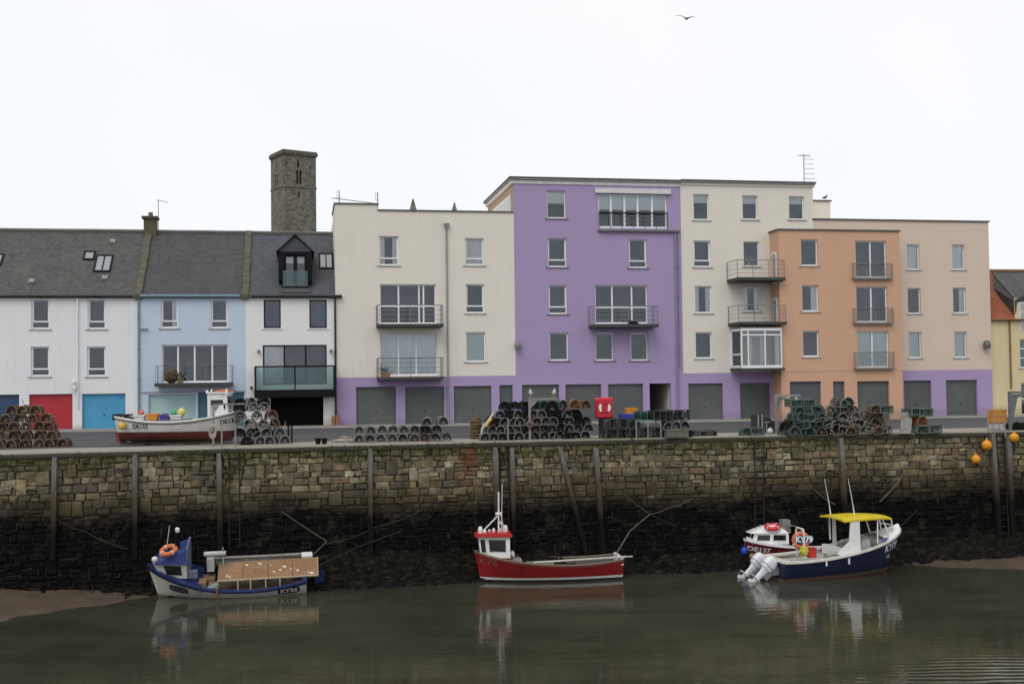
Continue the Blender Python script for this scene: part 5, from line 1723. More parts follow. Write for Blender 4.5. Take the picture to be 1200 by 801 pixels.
row_of(n_, "rear peak", 981, 1006, 509, 4, 2, ["pale", "green"], G6, .315, .55, .05, turn=.5, tiltj=.15)
#row_of(n_, "very top", 985, 1000, 509, 5, 1, ["rusty"], G6, .315, .55, .03)
row_of(n_, "right rear row", 1024, 1046, 509, 3, 2, ["brown", "greenbox"], G6, .315, .6, .05, turn=.2)
G7 = "green cages right of the leaning board"
n_ = "cages right of the leaning board"
row_of(n_, "bottom row", 1072, 1103, 507, 0, 2, ["greenbox", "greenbox"], G7, .36, .3, .03)
row_of(n_, "middle row", 1070, 1090, 507, 1, 1, ["orange"], G7, .36, .35, .03)
row_of(n_, "top row", 1066, 1093, 507, 2, 2, ["greenbox", "greenbox"], G7, .38, .4, .03)
row_of("dark pots at the right edge", "only row", 1186, 1214, 504, 0, 3, ["black", "black", "teal"], "dark pots at the right edge", .36, .35, .05)
for k in CREEL_KINDS.values():
    if not k[1]:
        for c in k[2]: bpy.data.objects.remove(c)
        bpy.data.objects.remove(k[0])

def tangle(x0, x1, yb, z0, z1, back, n, r, mat, label, seed):
    """loose line strewn over a heap of creels"""
    rt_ = random.Random(seed); a, b = ground(x0, yb), ground(x1, yb); c = a.lerp(b, .5); c = Vector((c.x, Yq(c.x) + (a.y - Yq(a.x)) + back, 0)); half = (b.x - a.x) / 2
    mb = MB(); side = tq(c.x)
    for k in range(n):
        u = rt_.uniform(-half, half); z = rt_.uniform(z0, z1) * (1 - .35 * abs(u) / half); pts = []
        dx, dz = rt_.uniform(-.12, .12), rt_.uniform(-.1, .05)
        for q in range(rt_.randint(6, 13)):
            pts.append(side * u + Vector((0, rt_.uniform(-.24, -.02), max(.03, z))))
            dx += rt_.uniform(-.11, .11); dz += rt_.uniform(-.09, .07); u += dx * .8; z += dz * .8
            dx *= .8; dz *= .8
        mb.tube(pts, r * 1.25 * rt_.uniform(.7, 1.2), 4)
    o = mb.build("rope_tangle", mat, fix=False); o.location = c
    return tag(o, label, "rope")
T_PALE = paint("pot_rope_pale", (.27, .26, .225), .95, .3, 9); T_GRN = paint("pot_rope_green", (.08, .15, .12), .95, .3, 9); T_BRN = paint("pot_rope_brown", (.19, .14, .085), .95, .35, 9)
tangle(570, 690, 515, .2, 1.6, -.06, 42, .013, T_PALE, "loose pale rope strewn over the front of the big black stack", 3)
tangle(2, 66, 525, .2, 1.7, -.18, 30, .014, T_BRN, "loose brown rope strewn over the brown heap at the left", 4)
tangle(282, 332, 521, .2, 1.6, .2, 26, .013, T_PALE, "loose grey rope strewn over the pile behind the beached boat", 5)
tangle(915, 968, 509, .2, 1.3, -.05, 26, .014, T_GRN, "loose green rope strewn over the left part of the green heap", 6)
tangle(968, 1048, 509, .15, 1.2, -.05, 44, .014, T_PALE, "loose pale rope strewn over the right part of the mixed heap", 7)
tangle(418, 515, 517.5, .1, .6, .02, 14, .012, T_PALE, "loose pale rope strewn over the neat double row of creels", 8)

# ------------------------------------------------------------------ odds and ends on the quay
def qp(x, y, back=0.0):
    p = ground(x, y); return Vector((p.x, p.y + back, 0))
GALV = paint("galvanised_post", (.25, .245, .235), .5, .2, 7, .3, (.2, .13, .08))
def px_h(p, y0, y1): return (y1 - y0) * p.y / FPX
# davit with two gulls
p = qp(621, 515.5); t = thing("davit", "grey steel davit frame standing in front of the black creel stack", "hoist", p, (0, 0, math.atan2(tq(p.x).y, tq(p.x).x)))
h = px_h(p, 466.5, 515.5); L_a = 34 * p.y / FPX
mb = MB(); mb.box(-.045, .045, -.045, .045, 0, h); mb.build("post", GALV, t)
mb = MB(); mb.box(-.045, L_a, -.046, .046, h - .085, h - .001); mb.hexa([(.05, -.02, h - .45), (.05, .02, h - .45), (.06, .02, h - .45), (.06, -.02, h - .45), (.05, -.02, h - .086), (.05, .02, h - .086), (.4, .02, h - .086), (.4, -.02, h - .086)][:8]); arm = mb.build("arm", GALV, t)
mb = MB(); mb.torus((0, -.1, h * .38), .13, .05, 14, 6, 0, Matrix.Rotation(R_(90), 3, 'X')); mb.torus((.01, -.16, h * .37), .1, .04, 14, 6, 0, Matrix.Rotation(R_(90), 3, 'X'))
o = mb.build("rope_coil", paint("brown_rope", (.15, .10, .07), .95, .3, 9), smooth=True); o.location = p
tag(o, "brown rope coil hung on the davit post before the creel stack", "rope coil")
GULLW = paint("gull_white", (.78, .78, .77), .8, .04); GULLG = paint("gull_grey", (.30, .32, .34), .8, .08); BEAK = paint("gull_beak", (.6, .42, .05), .6, .1); LEGM = paint("gull_leg", (.5, .3, .26), .7, .1)
def perched_gull(p, rz, label, s=1.0, body=GULLW, wing=GULLG, group=None):
    t = thing("gull" if body is GULLW else "crow", label, "bird", p, (0, 0, rz), group)
    V = [(-.24, 0, .16), (-.15, 0, .18), (-.05, 0, .21), (.06, 0, .25), (.10, 0, .32), (.115, 0, .385), (.165, 0, .382)]
    Rr = [(.018, .03), (.045, .055), (.085, .085), (.075, .075), (.045, .045), (.046, .044), (.018, .018)]
    me = skin_geo([tuple(c * s for c in v) for v in V], [(i, i + 1) for i in range(6)], [(a * s, b * s) for a, b in Rr], 2, 2)
    o = bpy.data.objects.new("body", me); COL.objects.link(o); me.materials.clear(); me.materials.append(body); o.parent = t
    mb = MB()
    for sd in (-1, 1):
        mb.tube([(.07 * s, .07 * sd * s, .25 * s), (-.03 * s, .088 * sd * s, .235 * s), (-.14 * s, .06 * sd * s, .20 * s), (-.28 * s, .02 * sd * s, .165 * s)], [.02 * s, .045 * s, .032 * s, .008 * s], 7)
    mb.build("wing", wing, t, smooth=True)
    mb = MB(); mb.tube([(.155 * s, 0, .384 * s), (.225 * s, 0, .366 * s)], [.016 * s, .005 * s], 6); mb.build("beak", BEAK if body is GULLW else DARK_METAL, t)
    mb = MB()
    for sd in (-1, 1): mb.bar((0, .035 * sd * s, .14 * s), (.01 * s, .035 * sd * s, 0), .009 * s, 5); mb.box(-.01 * s, .07 * s, (.035 * sd - .03) * s, (.035 * sd + .03) * s, -.001, .01)
    mb.build("leg", LEGM, t)
    return t
top = p + Vector((0, 0, h))
tt = tq(p.x)
perched_gull(top + tt * .06, R_(-100), "white gull perched on the upright end of the davit frame", 1.0, group="gulls on the davit frame")
perched_gull(top + tt * (29.5 * p.y / FPX), R_(-75), "white gull perched on the outer end of the davit arm", 1.0, group="gulls on the davit frame")
# other davits
def davit(x, yb, yt, length, label, side=1, gusset=.55, mat=GALV, pw_=.055):
    p = qp(x, yb); t = thing("davit", label, "hoist", p, (0, 0, math.atan2(tq(p.x).y, tq(p.x).x)))
    h = px_h(p, yt, yb)
    mb = MB(); mb.box(-pw_, pw_, -pw_, pw_, 0, h); mb.build("post", mat, t)
    mb = MB(); mb.box(-pw_ - .002, length, -pw_ - .002, pw_ + .002, h - 1.7 * pw_, h + .002)
    mb.build("arm", mat, t)
    mb = MB(); g = gusset * side
    pl = [(.061 * side, h - .121), (g, h - .121), (.30 * g + .05 * side, h - .3), (.061 * side, h - gusset * 1.6)]
    mb.extr(pl, -.02, .02, lambda a, b, d: (a, d, b)); mb.build("gusset", paint("davit_plate", (.13, .145, .16), .6, .2), t)
    return t
davit(910, 507.5, 462.5, 31 * 50 / FPX, "grey steel davit with gusset plate beside the green creel heap")
davit(1184, 504.5, 458.5, 1.7, "dark grey curved davit at the right edge near the orange crates", 1, 1.1, paint("davit_dark", (.12, .13, .14), .6, .2))
pB = qp(250.5, 523); davB = davit(250.5, 523, 473, 36 * pB.y / FPX, "rusty thin davit post with arm in front of the beached boat", 1, .16, pw_=.036, mat=paint("old_galv", (.24, .225, .205), .7, .25, 6, .4, (.12, .09, .06)))
mb = MB()
for k in range(3): mb.torus((0.0, -.12 - .03 * k, .72 - .05 * k), .14 + .015 * k, .035, 16, 6, 0, Matrix.Rotation(R_(88), 3, 'X') @ Matrix.Diagonal((.8, 1.6, 1)))
mb.tube([(0, -.15, .55), (.02, -.17, .25), (-.01, -.15, .05)], .03, 6)
o = mb.build("rope_coil", paint("pale_rope", (.33, .30, .25), .95, .2, 9), smooth=True); o.location = pB
tag(o, "pale rope coil hung on the thin davit post by the beached boat", "rope coil")
def handrail(x, yb, yt, label, hoop=False, dx=0):
    p = qp(x, yb); h = px_h(p, yt, yb)
    mb = MB()
    if hoop:
        w = dx * p.y / FPX; tt_ = tq(p.x)
        mb.tube([(0, 0, 0), (0, 0, h - w / 2)] + [tuple(tt_ * (w / 2 - w / 2 * math.cos(a)) + Vector((0, 0, h - w / 2 + w / 2 * math.sin(a)))) for a in (.5, 1.1, 1.57, 2.1, 2.7)] + [tuple(tt_ * w + Vector((0, 0, h - w / 2))), tuple(tt_ * w + Vector((0, -.12, -.25)))], .026, 6)
    else:
        mb.bar((0, 0, 0), (0, 0, h), .034, 7)
    o = mb.build("ladder_handrail", GALV); o.location = p
    return tag(o, label, "handrail", "ladder handrails on the quay edge")
handrail(260, 525.5, 496.5, "thin post at the ladder head under the beached boat's bow, left of two")
handrail(276, 525, 496.5, "thin post at the ladder head under the beached boat's bow, right of two")
handrail(579.5, 516, 491, "thin post at the ladder head before the black stack, left of two")
handrail(595.5, 516, 490, "thin post at the ladder head before the black stack, right of two")
handrail(889, 510, 486, "thin post at the ladder head left of the green heap, left of two")
handrail(893.5, 510, 486, "thin post at the ladder head left of the green heap, right of two")
handrail(1158, 505.5, 481, "hooped steel handrail at the quay edge left of the orange crates", True, 6.5)
handrail(1171, 505.5, 481, "hooped steel handrail at the quay edge before the orange crates", True, 6.0)
# lifebuoy housing
p = qp(697.5, 513.8, .2); pw = p.y / FPX
t = thing("lifebuoy_housing", "red lifebuoy housing with white ring segments on a post among creels", "lifebuoy case", p, (0, 0, math.atan2(tq(p.x).y, tq(p.x).x)))
REDP = paint("red_grp", (.52, .012, .035), .35, .06, 3)
cx = (708.8 - 697.5) * pw; z0, z1 = (513.8 - 490.5) * pw, (513.8 - 466) * pw; hw = 10.4 * pw
mb = MB(); cz = (z0 + z1) / 2; hh = (z1 - z0) / 2
def rrect(hx, hz, r, n=5):
    P = []
    for sx, sz, a0 in ((1, 1, 0), (-1, 1, 90), (-1, -1, 180), (1, -1, 270)):
        for k in range(n + 1):
            a = R_(a0 + 90 * k / n); P.append((sx * (hx - r) + r * math.cos(a), sz * (hz - r) + r * math.sin(a)))
    return P
rows = []
for f, y in ((.92, .12), (1.0, .08), (1.0, -.06), (.93, -.13), (.86, -.15)):
    rows.append([(cx + a * f, y, cz + b * f) for a, b in rrect(hw, hh, .1)])
mb.grid(rows, closed=True); mb.poly(rows[0]); mb.poly(rows[-1]); 
case = mb.build("case", REDP, t, smooth=False)
mb = MB(); mb.torus((cx, -.125, cz), hw * .52, .05, 24, 8, 0, Matrix.Rotation(R_(90), 3, 'X')); mb.build("moulded_ring", paint("red_grp_dark", (.36, .008, .026), .35, .06), t, smooth=True)
mb = MB()
for sd in (0, 180):
    pts = [(cx + hw * .55 * math.cos(R_(sd + a)), -.215, cz + hw * .55 * math.sin(R_(sd + a))) for a in range(-42, 43, 12)]
    rows = [[(q[0] + (cx - q[0]) * e, q[1] + o_, q[2] + (cz - q[2]) * e) for q in pts] for e, o_ in ((-.26, .06), (-.18, 0), (.22, 0), (.3, .06))]
    mb = MB(); mb.grid(rows); mb.build("white_segment", paint("white_sticker", (.8, .8, .8), .5, .05), t, fix=False)
mb = MB(); mb.box(cx - .04, cx + .04, .121, .2, 0, z1 - .1); mb.build("post", GALV, t)

def crate(name, x, yb, wpx, hpx, dep, mat, label, z=0.0, back=0.2, rz=0.0, group=None, lip=True):
    p = qp(x, yb, back); k = p.y / FPX; w, h = wpx * k, hpx * k
    t = thing(name, label, "crate", p + Vector((0, 0, z)), (0, 0, math.atan2(tq(p.x).y, tq(p.x).x) + rz), group)
    mb = MB(); th = .025
    mb.hexa([(-w / 2 + .03, -dep / 2 + .02, 0), (w / 2 - .03, -dep / 2 + .02, 0), (w / 2 - .03, dep / 2 - .02, 0), (-w / 2 + .03, dep / 2 - .02, 0), (-w / 2 + .03, -dep / 2 + .02, .03), (w / 2 - .03, -dep / 2 + .02, .03), (w / 2 - .03, dep / 2 - .02, .03), (-w / 2 + .03, dep / 2 - .02, .03)])
    for a0, a1, b0, b1 in ((-w / 2, w / 2, -dep / 2, -dep / 2 + th), (-w / 2, w / 2, dep / 2 - th, dep / 2), (-w / 2, -w / 2 + th, -dep / 2 + th, dep / 2 - th), (w / 2 - th, w / 2, -dep / 2 + th, dep / 2 - th)):
        mb.box(a0, a1, b0, b1, .031, h)
    mb.build("tub", mat, t)
    mb = MB()
    for a0, a1, b0, b1 in ((-w / 2 - .02, w / 2 + .02, -dep / 2 - .02, -dep / 2 - .001), (-w / 2 - .02, w / 2 + .02, dep / 2 + .001, dep / 2 + .02), (-w / 2 - .02, -w / 2 - .001, -dep / 2, dep / 2), (w / 2 + .001, w / 2 + .02, -dep / 2, dep / 2)):
        mb.box(a0, a1, b0, b1, h - .06, h + .006)
    for k_ in (-.25, .25): mb.box(w * k_ - .02, w * k_ + .02, -dep / 2 - .015, -dep / 2 - .001, .03, h - .061)
    mb.build("rim", mat, t)
    return t
ORC = paint("orange_crate", (.62, .24, .015), .5, .12, 4, .2, (.2, .1, .03)); BLC = paint("blue_crate", (.02, .05, .30), .5, .12, 4); GYC = paint("dark_crate", (.03, .033, .038), .5, .25, 4, .2)
crate("fish_crate", 735.5, 513.5, 15.5, 5.3, .45, BLC, "blue fish crate lying on top of the black cages by the lifebuoy", .87, .45)
crate("fish_crate", 742.5, 513.5, 11.5, 11.5, .45, ORC, "orange fish crate on the black cages beside the blue crate", .87, 1.0)
crate("fish_crate", 1175.3, 504.5, 16.5, 7.6, .5, ORC, "orange fish crate stacked at the right edge, upper of two", .66, .6, 0, "orange crates at the right edge")
crate("fish_crate", 1175.3, 504.5, 16.2, 7.6, .5, ORC, "orange fish crate at the right edge, lower of two", .36, .6, 0, "orange crates at the right edge")
crate("fish_bin", 1173.5, 504.5, 11, 5.5, .45, paint("white_tub", (.5, .5, .47), .6, .15), "dirty white tub under the orange crates at the right edge", .07, .6)
for k, (x, w_, h_, b) in enumerate(((892, 9, 21, .9), (901, 9, 17, .8), (908.5, 8, 14, .75))):
    crate("fish_bin", x, 508, w_, h_, .6, GYC, ["tall dark bin, leftmost of three behind the thin posts", "dark bin in the middle of three behind the thin posts", "dark bin next to the gusseted davit post"][k], 0, b, .05 * k, "dark bins left of the green heap")
# trestle table frame with turquoise rail
p = qp(760.5, 513.2, .1); k = p.y / FPX
t = thing("trestle_frame", "pale tube frame with turquoise top rail in front of black cages", "frame", p, (0, 0, math.atan2(tq(p.x).y, tq(p.x).x)))
w = 14.8 * k; hh = 20.3 * k
TURQ = paint("turquoise_tube", (.12, .33, .31), .6, .15, 6); PALET = paint("pale_tube", (.33, .36, .35), .6, .2, 6)
mb = MB()
for a in (-w, -w * .05, w):
    for b in (0, .75):
        mb = MB(); mb.bar((a, b, 0), (a, b, hh), .022, 5); mb.build("leg", PALET, t)
mb = MB()
for b in (0, .75): mb.bar((-w, b, hh), (w, b, hh), .03, 5)
for a in (-w, 0, w): mb.bar((a, 0, hh), (a, .75, hh), .025, 5)
mb.build("top_rail", TURQ, t)
for k_, xx in enumerate((-.5, .5)):
    creel("box", p + tq(p.x) * (w * xx) + Vector((0, .4, .0)), .17, ["black square cage under the turquoise rail, left one", "black square cage under the turquoise rail, right one"][k_], G5)
for k_, xx in enumerate((-.45, .35)):
    creel("teal" if k_ == 0 else "black", p + tq(p.x) * (w * xx) + Vector((0, .55, hh + .03)), 1.3, ["teal creel lying on the turquoise topped frame", "all black creel lying on the turquoise topped frame"][k_], G5)
crate("fish_crate", 793, 512.8, 26, 9.5, .5, paint("weathered_crate", (.13, .125, .10), .8, .3, 4), "long weathered grey box on the quay below the right hand cages", 0, .12)
# white buoy, black buckets, rope heap, terracotta pots
def ball(name, x, y, r, mat, label, back=.1, z=0.0, cat="buoy", group=None):
    p = qp(x, y, back)
    mb = MB(); mb.sphere((0, 0, r), (r, r, r * .95), 14, 10); mb.lathe([(r * .22, 1.88 * r), (r * .2, 2.15 * r), (r * .1, 2.2 * r)], 8)
    o = mb.build(name, mat, smooth=True); o.location = p + Vector((0, 0, z)); return tag(o, label, cat, group)
ball("net_buoy", 903.2, 508.5, .14, paint("white_float", (.62, .62, .6), .5, .1), "small white buoy on the quay left of the gusseted davit")
ball("net_buoy", 899.5 + 35, 508, .12, paint("white_float", (.62, .62, .6), .5, .1), "white float resting high on the green creel heap", .1, 1.42)
p = qp(372.5, 520)
for k_, x in enumerate((372, 379.5)):
    p = qp(x, 520.3, .15); t = thing("bucket", ["black bucket on the quay, left of two beside the rope heap", "black bucket on the quay, right of two beside the rope heap"][k_], "bucket", p, (0, 0, 0), "black buckets on the quay")
    mb = MB(); mb.lathe([(.1, 0), (.13, .24), (.14, .25), (.125, .25), (.095, .02)], 14); mb.build("pail", BLACK_FRAME, t)
    mb = MB(); mb.tube([(.13 * math.cos(a), .02, .24 + .1 * math.sin(a)) for a in [k * math.pi / 8 for k in range(9)]], .007, 4); mb.build("handle", DARK_METAL, t)
p = qp(404, 518.5, .35); rh = random.Random(4)
mb = MB()
for s_ in range(13):
    pts = []; a0 = rh.uniform(0, 6)
    R0 = rh.uniform(.18, .55); z0 = rh.uniform(.02, .05) + max(0, .34 - R0 * .6) * rh.random()
    ex = rh.uniform(-.12, .12)
    for k in range(22):
        a = a0 + k * .5; pts.append((ex + R0 * math.cos(a) * 1.0 * (1 + .15 * math.sin(k)), R0 * .55 * math.sin(a), max(.02, z0 + .03 * math.sin(k * 1.3))))
    mb.tube(pts, .022, 5)
mb.sphere((0.05, .05, .02), (.42, .25, .22), 10, 6)
o = mb.build("rope_heap", paint("pale_rope", (.33, .30, .25), .95, .2, 9), smooth=True); o.location = p; tag(o, "heap of pale grey rope on the quay beside the neat creel row", "rope heap")
PGF = FN * .45
for k_, (x, hpot, r0) in enumerate(((391.0, .42, .13), (395.5, .56, .11))):
    u, _ = fac(x, 498, 0); g = FO + FU * u + FN * (.35 + .1 * k_)
    t = thing("terracotta_pot", ["short terracotta pot by the black downpipe of the white house", "tall terracotta pot by the black downpipe of the white house"][k_], "plant pot", (g.x, g.y, gz(g.x, g.y) + .115))
    mb = MB(); mb.lathe([(r0 * .8, 0), (r0, hpot * .8), (r0 * 1.15, hpot * .82), (r0 * 1.15, hpot), (r0 * .9, hpot), (r0 * .85, hpot * .85)], 12); mb.build("pot", paint("terracotta", (.33, .15, .085), .85, .2, 6), t)
    mb = MB()
    for q in range(7): mb.bar((0, 0, hpot * .8), (rh.uniform(-.12, .12), rh.uniform(-.1, .1), hpot + rh.uniform(.05, .2)), .01, 3)
    mb.build("dry_stems", paint("dry_stem", (.16, .11, .06), .9, .3), t)
# brown rope-wrapped barrel
p = qp(557.5, 514.5, .5); k = p.y / FPX; hb = 24 * k
t = thing("rope_bundle", "upright brown bundle of old rope standing left of the black stack", "rope bundle", p)
mb = MB()
for q in range(30):
    z = hb * (q + .5) / 30; r = (5.2 * k) * (1 + .18 * math.sin(q * 1.3)) * (.75 if q > 26 else 1)
    mb.torus((.03 * math.sin(q * 2.2), .03 * math.cos(q * 1.7), z), r, .05, 12, 4)
mb.build("coils", paint("old_brown_rope", (.12, .075, .035), .95, .4, 5, .4, (.06, .07, .03)), t)
mb = MB(); mb.lathe([(4 * k, .02), (5 * k, hb * .5), (3.5 * k, hb * .96)], 12); mb.build("core", MATS["old_brown_rope"], t)
# draped white and yellow rope at the left end of the stack
rope([qp(564, 516, .1) + Vector((0, -.05, .02)), qp(565, 516, .1) + Vector((0, -.12, .5)), qp(572, 516, .12) + Vector((0, -.12, .85)), qp(579, 516, .2) + Vector((0, -.12, 1.2))], "white rope draped down the left end of the black stack", .05, paint("white_rope", (.6, .58, .53), .9, .2, 8), name="draped_rope")
rope([qp(570, 516, .1) + Vector((0, -.2, .62)), qp(573.5, 516, .1) + Vector((0, -.22, .82)), qp(577, 516, .1) + Vector((0, -.18, .98))], "short yellow rope draped over the left end of the black stack", .06, paint("yellow_rope", (.55, .36, .03), .9, .2, 8), name="draped_rope")
# leaning board
a, b = qp(1056, 508), qp(1068.5, 508); k = a.y / FPX
t = thing("leaning_board", "grey weathered board leaning against the creels at the right", "board", a + Vector((0, .15, 0)), (0, 0, math.atan2(tq(a.x).y, tq(a.x).x)))
w = 13.5 * k; hh = 24.5 * k; sk = 9 * k
mb = MB(); mb.hexa([(0, 0, 0), (w, 0, .0), (w, .05, .0), (0, .05, 0), (sk, .5, hh), (w + sk, .5, hh), (w + sk, .55, hh), (sk, .55, hh)])
mb.build("panel", paint("grey_board", (.24, .225, .21), .85, .2, 4, .4, (.14, .12, .09)), t)
mb = MB()
for f in (.2, .8): mb.hexa([(sk * f, .5 * f - .03, hh * f - .04), (w + sk * f, .5 * f - .03, hh * f - .04), (w + sk * f, .5 * f - .001, hh * f - .04), (sk * f, .5 * f - .001, hh * f - .04), (sk * f, .5 * f - .01, hh * f + .04), (w + sk * f, .5 * f - .01, hh * f + .04), (w + sk * f, .5 * f + .002, hh * f + .04), (sk * f, .5 * f + .002, hh * f + .04)])
mb.build("batten", MATS["grey_board"], t)
# odd dark post pair by the pile behind the boat
for k_, x in enumerate((337.5, 341.5)):
    p = qp(x, 519, .1); mb = MB(); mb.box(-.035, .035, -.035, .035, 0, .72); mb.box(-.05, .05, -.05, .05, .721, .76); o = mb.build("short_post", RUST); o.location = p
    tag(o, ["short rusty post beside the creel pile, left of two", "short rusty post beside the creel pile, right of two"][k_], "post", "short posts beside the creel pile")
# low timber rail by the davit
p = qp(896, 507.5); q = qp(918, 507); mb = MB(); mb.bar((0, 0, .52), (q.x - p.x, q.y - p.y, .5), .03, 5); mb.bar((.1, 0, 0), (.1, 0, .52), .03, 5); mb.bar((q.x - p.x - .1, q.y - p.y, 0), (q.x - p.x - .1, q.y - p.y, .5), .03, 5)
o = mb.build("low_rail", GALV); o.location = p; tag(o, "low grey rail in front of the dark bins by the davit", "rail")
# things on the balconies
u0, u1, zs, yf_ = bC
t = thing("planter", "terracotta trough planter on the lower cream balcony", "planter", FO + FU * (u0 + .42) - FN * (yf_ + .2) + Vector((0, 0, zs)), (0, 0, TH))
mb = MB(); mb.hexa([(-.24, -.1, 0), (.24, -.1, 0), (.24, .1, 0), (-.24, .1, 0), (-.29, -.13, .26), (.29, -.13, .26), (.29, .13, .26), (-.29, .13, .26)]); mb.build("trough", paint("terracotta", (.33, .15, .085), .85, .2, 6), t)
mb = MB()
for k_ in range(140):
    c = Vector((rh.gauss(0, .16) if k_ % 3 else -.26 + rh.gauss(0, .05), rh.gauss(0, .07), .3 + abs(rh.gauss(0, .12 if k_ % 3 else .3)))); d = Vector((rh.uniform(-1, 1), rh.uniform(-1, 1), rh.uniform(-.3, 1))).normalized() * .06; e = d.orthogonal().normalized() * .025
    mb.poly([c - e, c + d, c + e, c - d * .4])
mb.build("foliage", paint("planter_leaf", (.05, .075, .03), .8, .4, 9), t, fix=False)
u0, u1, zs, yf_ = bal
t = thing("wicker_ball", "round brown wicker creel on the pale blue house balcony", "basket", FO + FU * (u0 + .78) - FN * (yf_ + .4) + Vector((0, 0, zs)), (0, 0, TH))
mb = MB()
for k_ in range(9): mb.torus((0, 0, .36), .34, .03, 16, 5, 0, Matrix.Rotation(k_ * math.pi / 9, 3, 'Z') @ Matrix.Rotation(R_(90), 3, 'X'))
for k_ in range(6): mb.torus((0, 0, .08 + .11 * k_), max(.08, .34 * math.sin(math.acos(max(-1, min(1, (.08 + .11 * k_ - .36) / .345))))), .03, 16, 5)
mb.build("weave", paint("wicker", (.10, .06, .03), .9, .35, 8), t)
mb = MB(); mb.sphere((0, 0, .36), (.29, .29, .29), 12, 8); mb.build("filling", paint("wicker_dark", (.045, .03, .018), .9, .3, 8), t)
t = thing("plant_tub", "small tub of ochre dried plant beside the wicker ball", "plant pot", FO + FU * (u0 + 1.25) - FN * (yf_ + .35) + Vector((0, 0, zs)), (0, 0, TH))
mb = MB(); mb.lathe([(.13, 0), (.17, .25), (.18, .27)], 12); mb.build("tub", paint("ochre_tub", (.24, .15, .05), .9, .3), t)
mb = MB()
for k_ in range(14): mb.bar((0, 0, .25), (rh.uniform(-.2, .2), rh.uniform(-.15, .15), rh.uniform(.4, .62)), .012, 3)
mb.build("dry_stems", MATS["dry_stem"], t)
# black bag on the purple balcony
u0, z0 = fac(740, 378, .5)
mb = MB(); mb.sphere((0, 0, .12), (.26, .18, .13), 10, 7); mb.sphere((.2, -.05, .08), (.22, .12, .09), 10, 7); mb.sphere((-.12, 0, .22), (.1, .1, .1), 8, 6)
for q in range(len(mb.v)):
    v = Vector(mb.v[q]); mb.v[q] = tuple(v + Vector((mnoise.noise(v * 6), mnoise.noise(v * 7 + Vector((3, 0, 0))), mnoise.noise(v * 6 + Vector((0, 5, 0))) * .5)) * .05)
o = mb.build("plastic_bag", BLACK_FRAME, smooth=True); zs_ = [z for z in (z0,)][0]
o.location = FO + FU * u0 + FN * .5 + Vector((0, 0, fac(740, 380.3, .95)[1] + .01)); tag(o, "black plastic bag lying on the purple block's balcony", "bag")
# crow on the roof hut
u0, z0 = fac(966.5, 236, -4.2)
perched_gull(FO + FU * u0 - FN * 4.1 + Vector((0, 0, zt_ if False else fac(973, 236, -4.0)[1] + .08)), R_(10), "small dark bird perched on the roof hut of the beige block", .9, DARK_METAL, DARK_METAL)
# flying gull
p = atY(804, 22.5, 84)
t = thing("flying_gull", "grey gull gliding with raised wings high in the empty sky", "bird", p, (R_(14), R_(-8), R_(62)))
me = skin_geo([(-.28, 0, 0), (-.12, 0, .01), (.05, 0, .02), (.2, 0, .02), (.29, 0, .0), (.02, .22, .14), (-.04, .5, .22), (-.16, .82, .16), (.02, -.22, .14), (-.04, -.5, .22), (-.16, -.82, .16)],
              [(0, 1), (1, 2), (2, 3), (3, 4), (2, 5), (5, 6), (6, 7), (2, 8), (8, 9), (9, 10)],
              [(.05, .02), (.07, .06), (.09, .085), (.06, .06), (.025, .025), (.11, .03), (.09, .022), (.03, .012), (.11, .03), (.09, .022), (.03, .012)], 2, 2)
o = bpy.data.objects.new("body", me); COL.objects.link(o); me.materials.clear(); me.materials.append(paint("gull_under", (.22, .22, .23), .8, .1)); o.parent = t
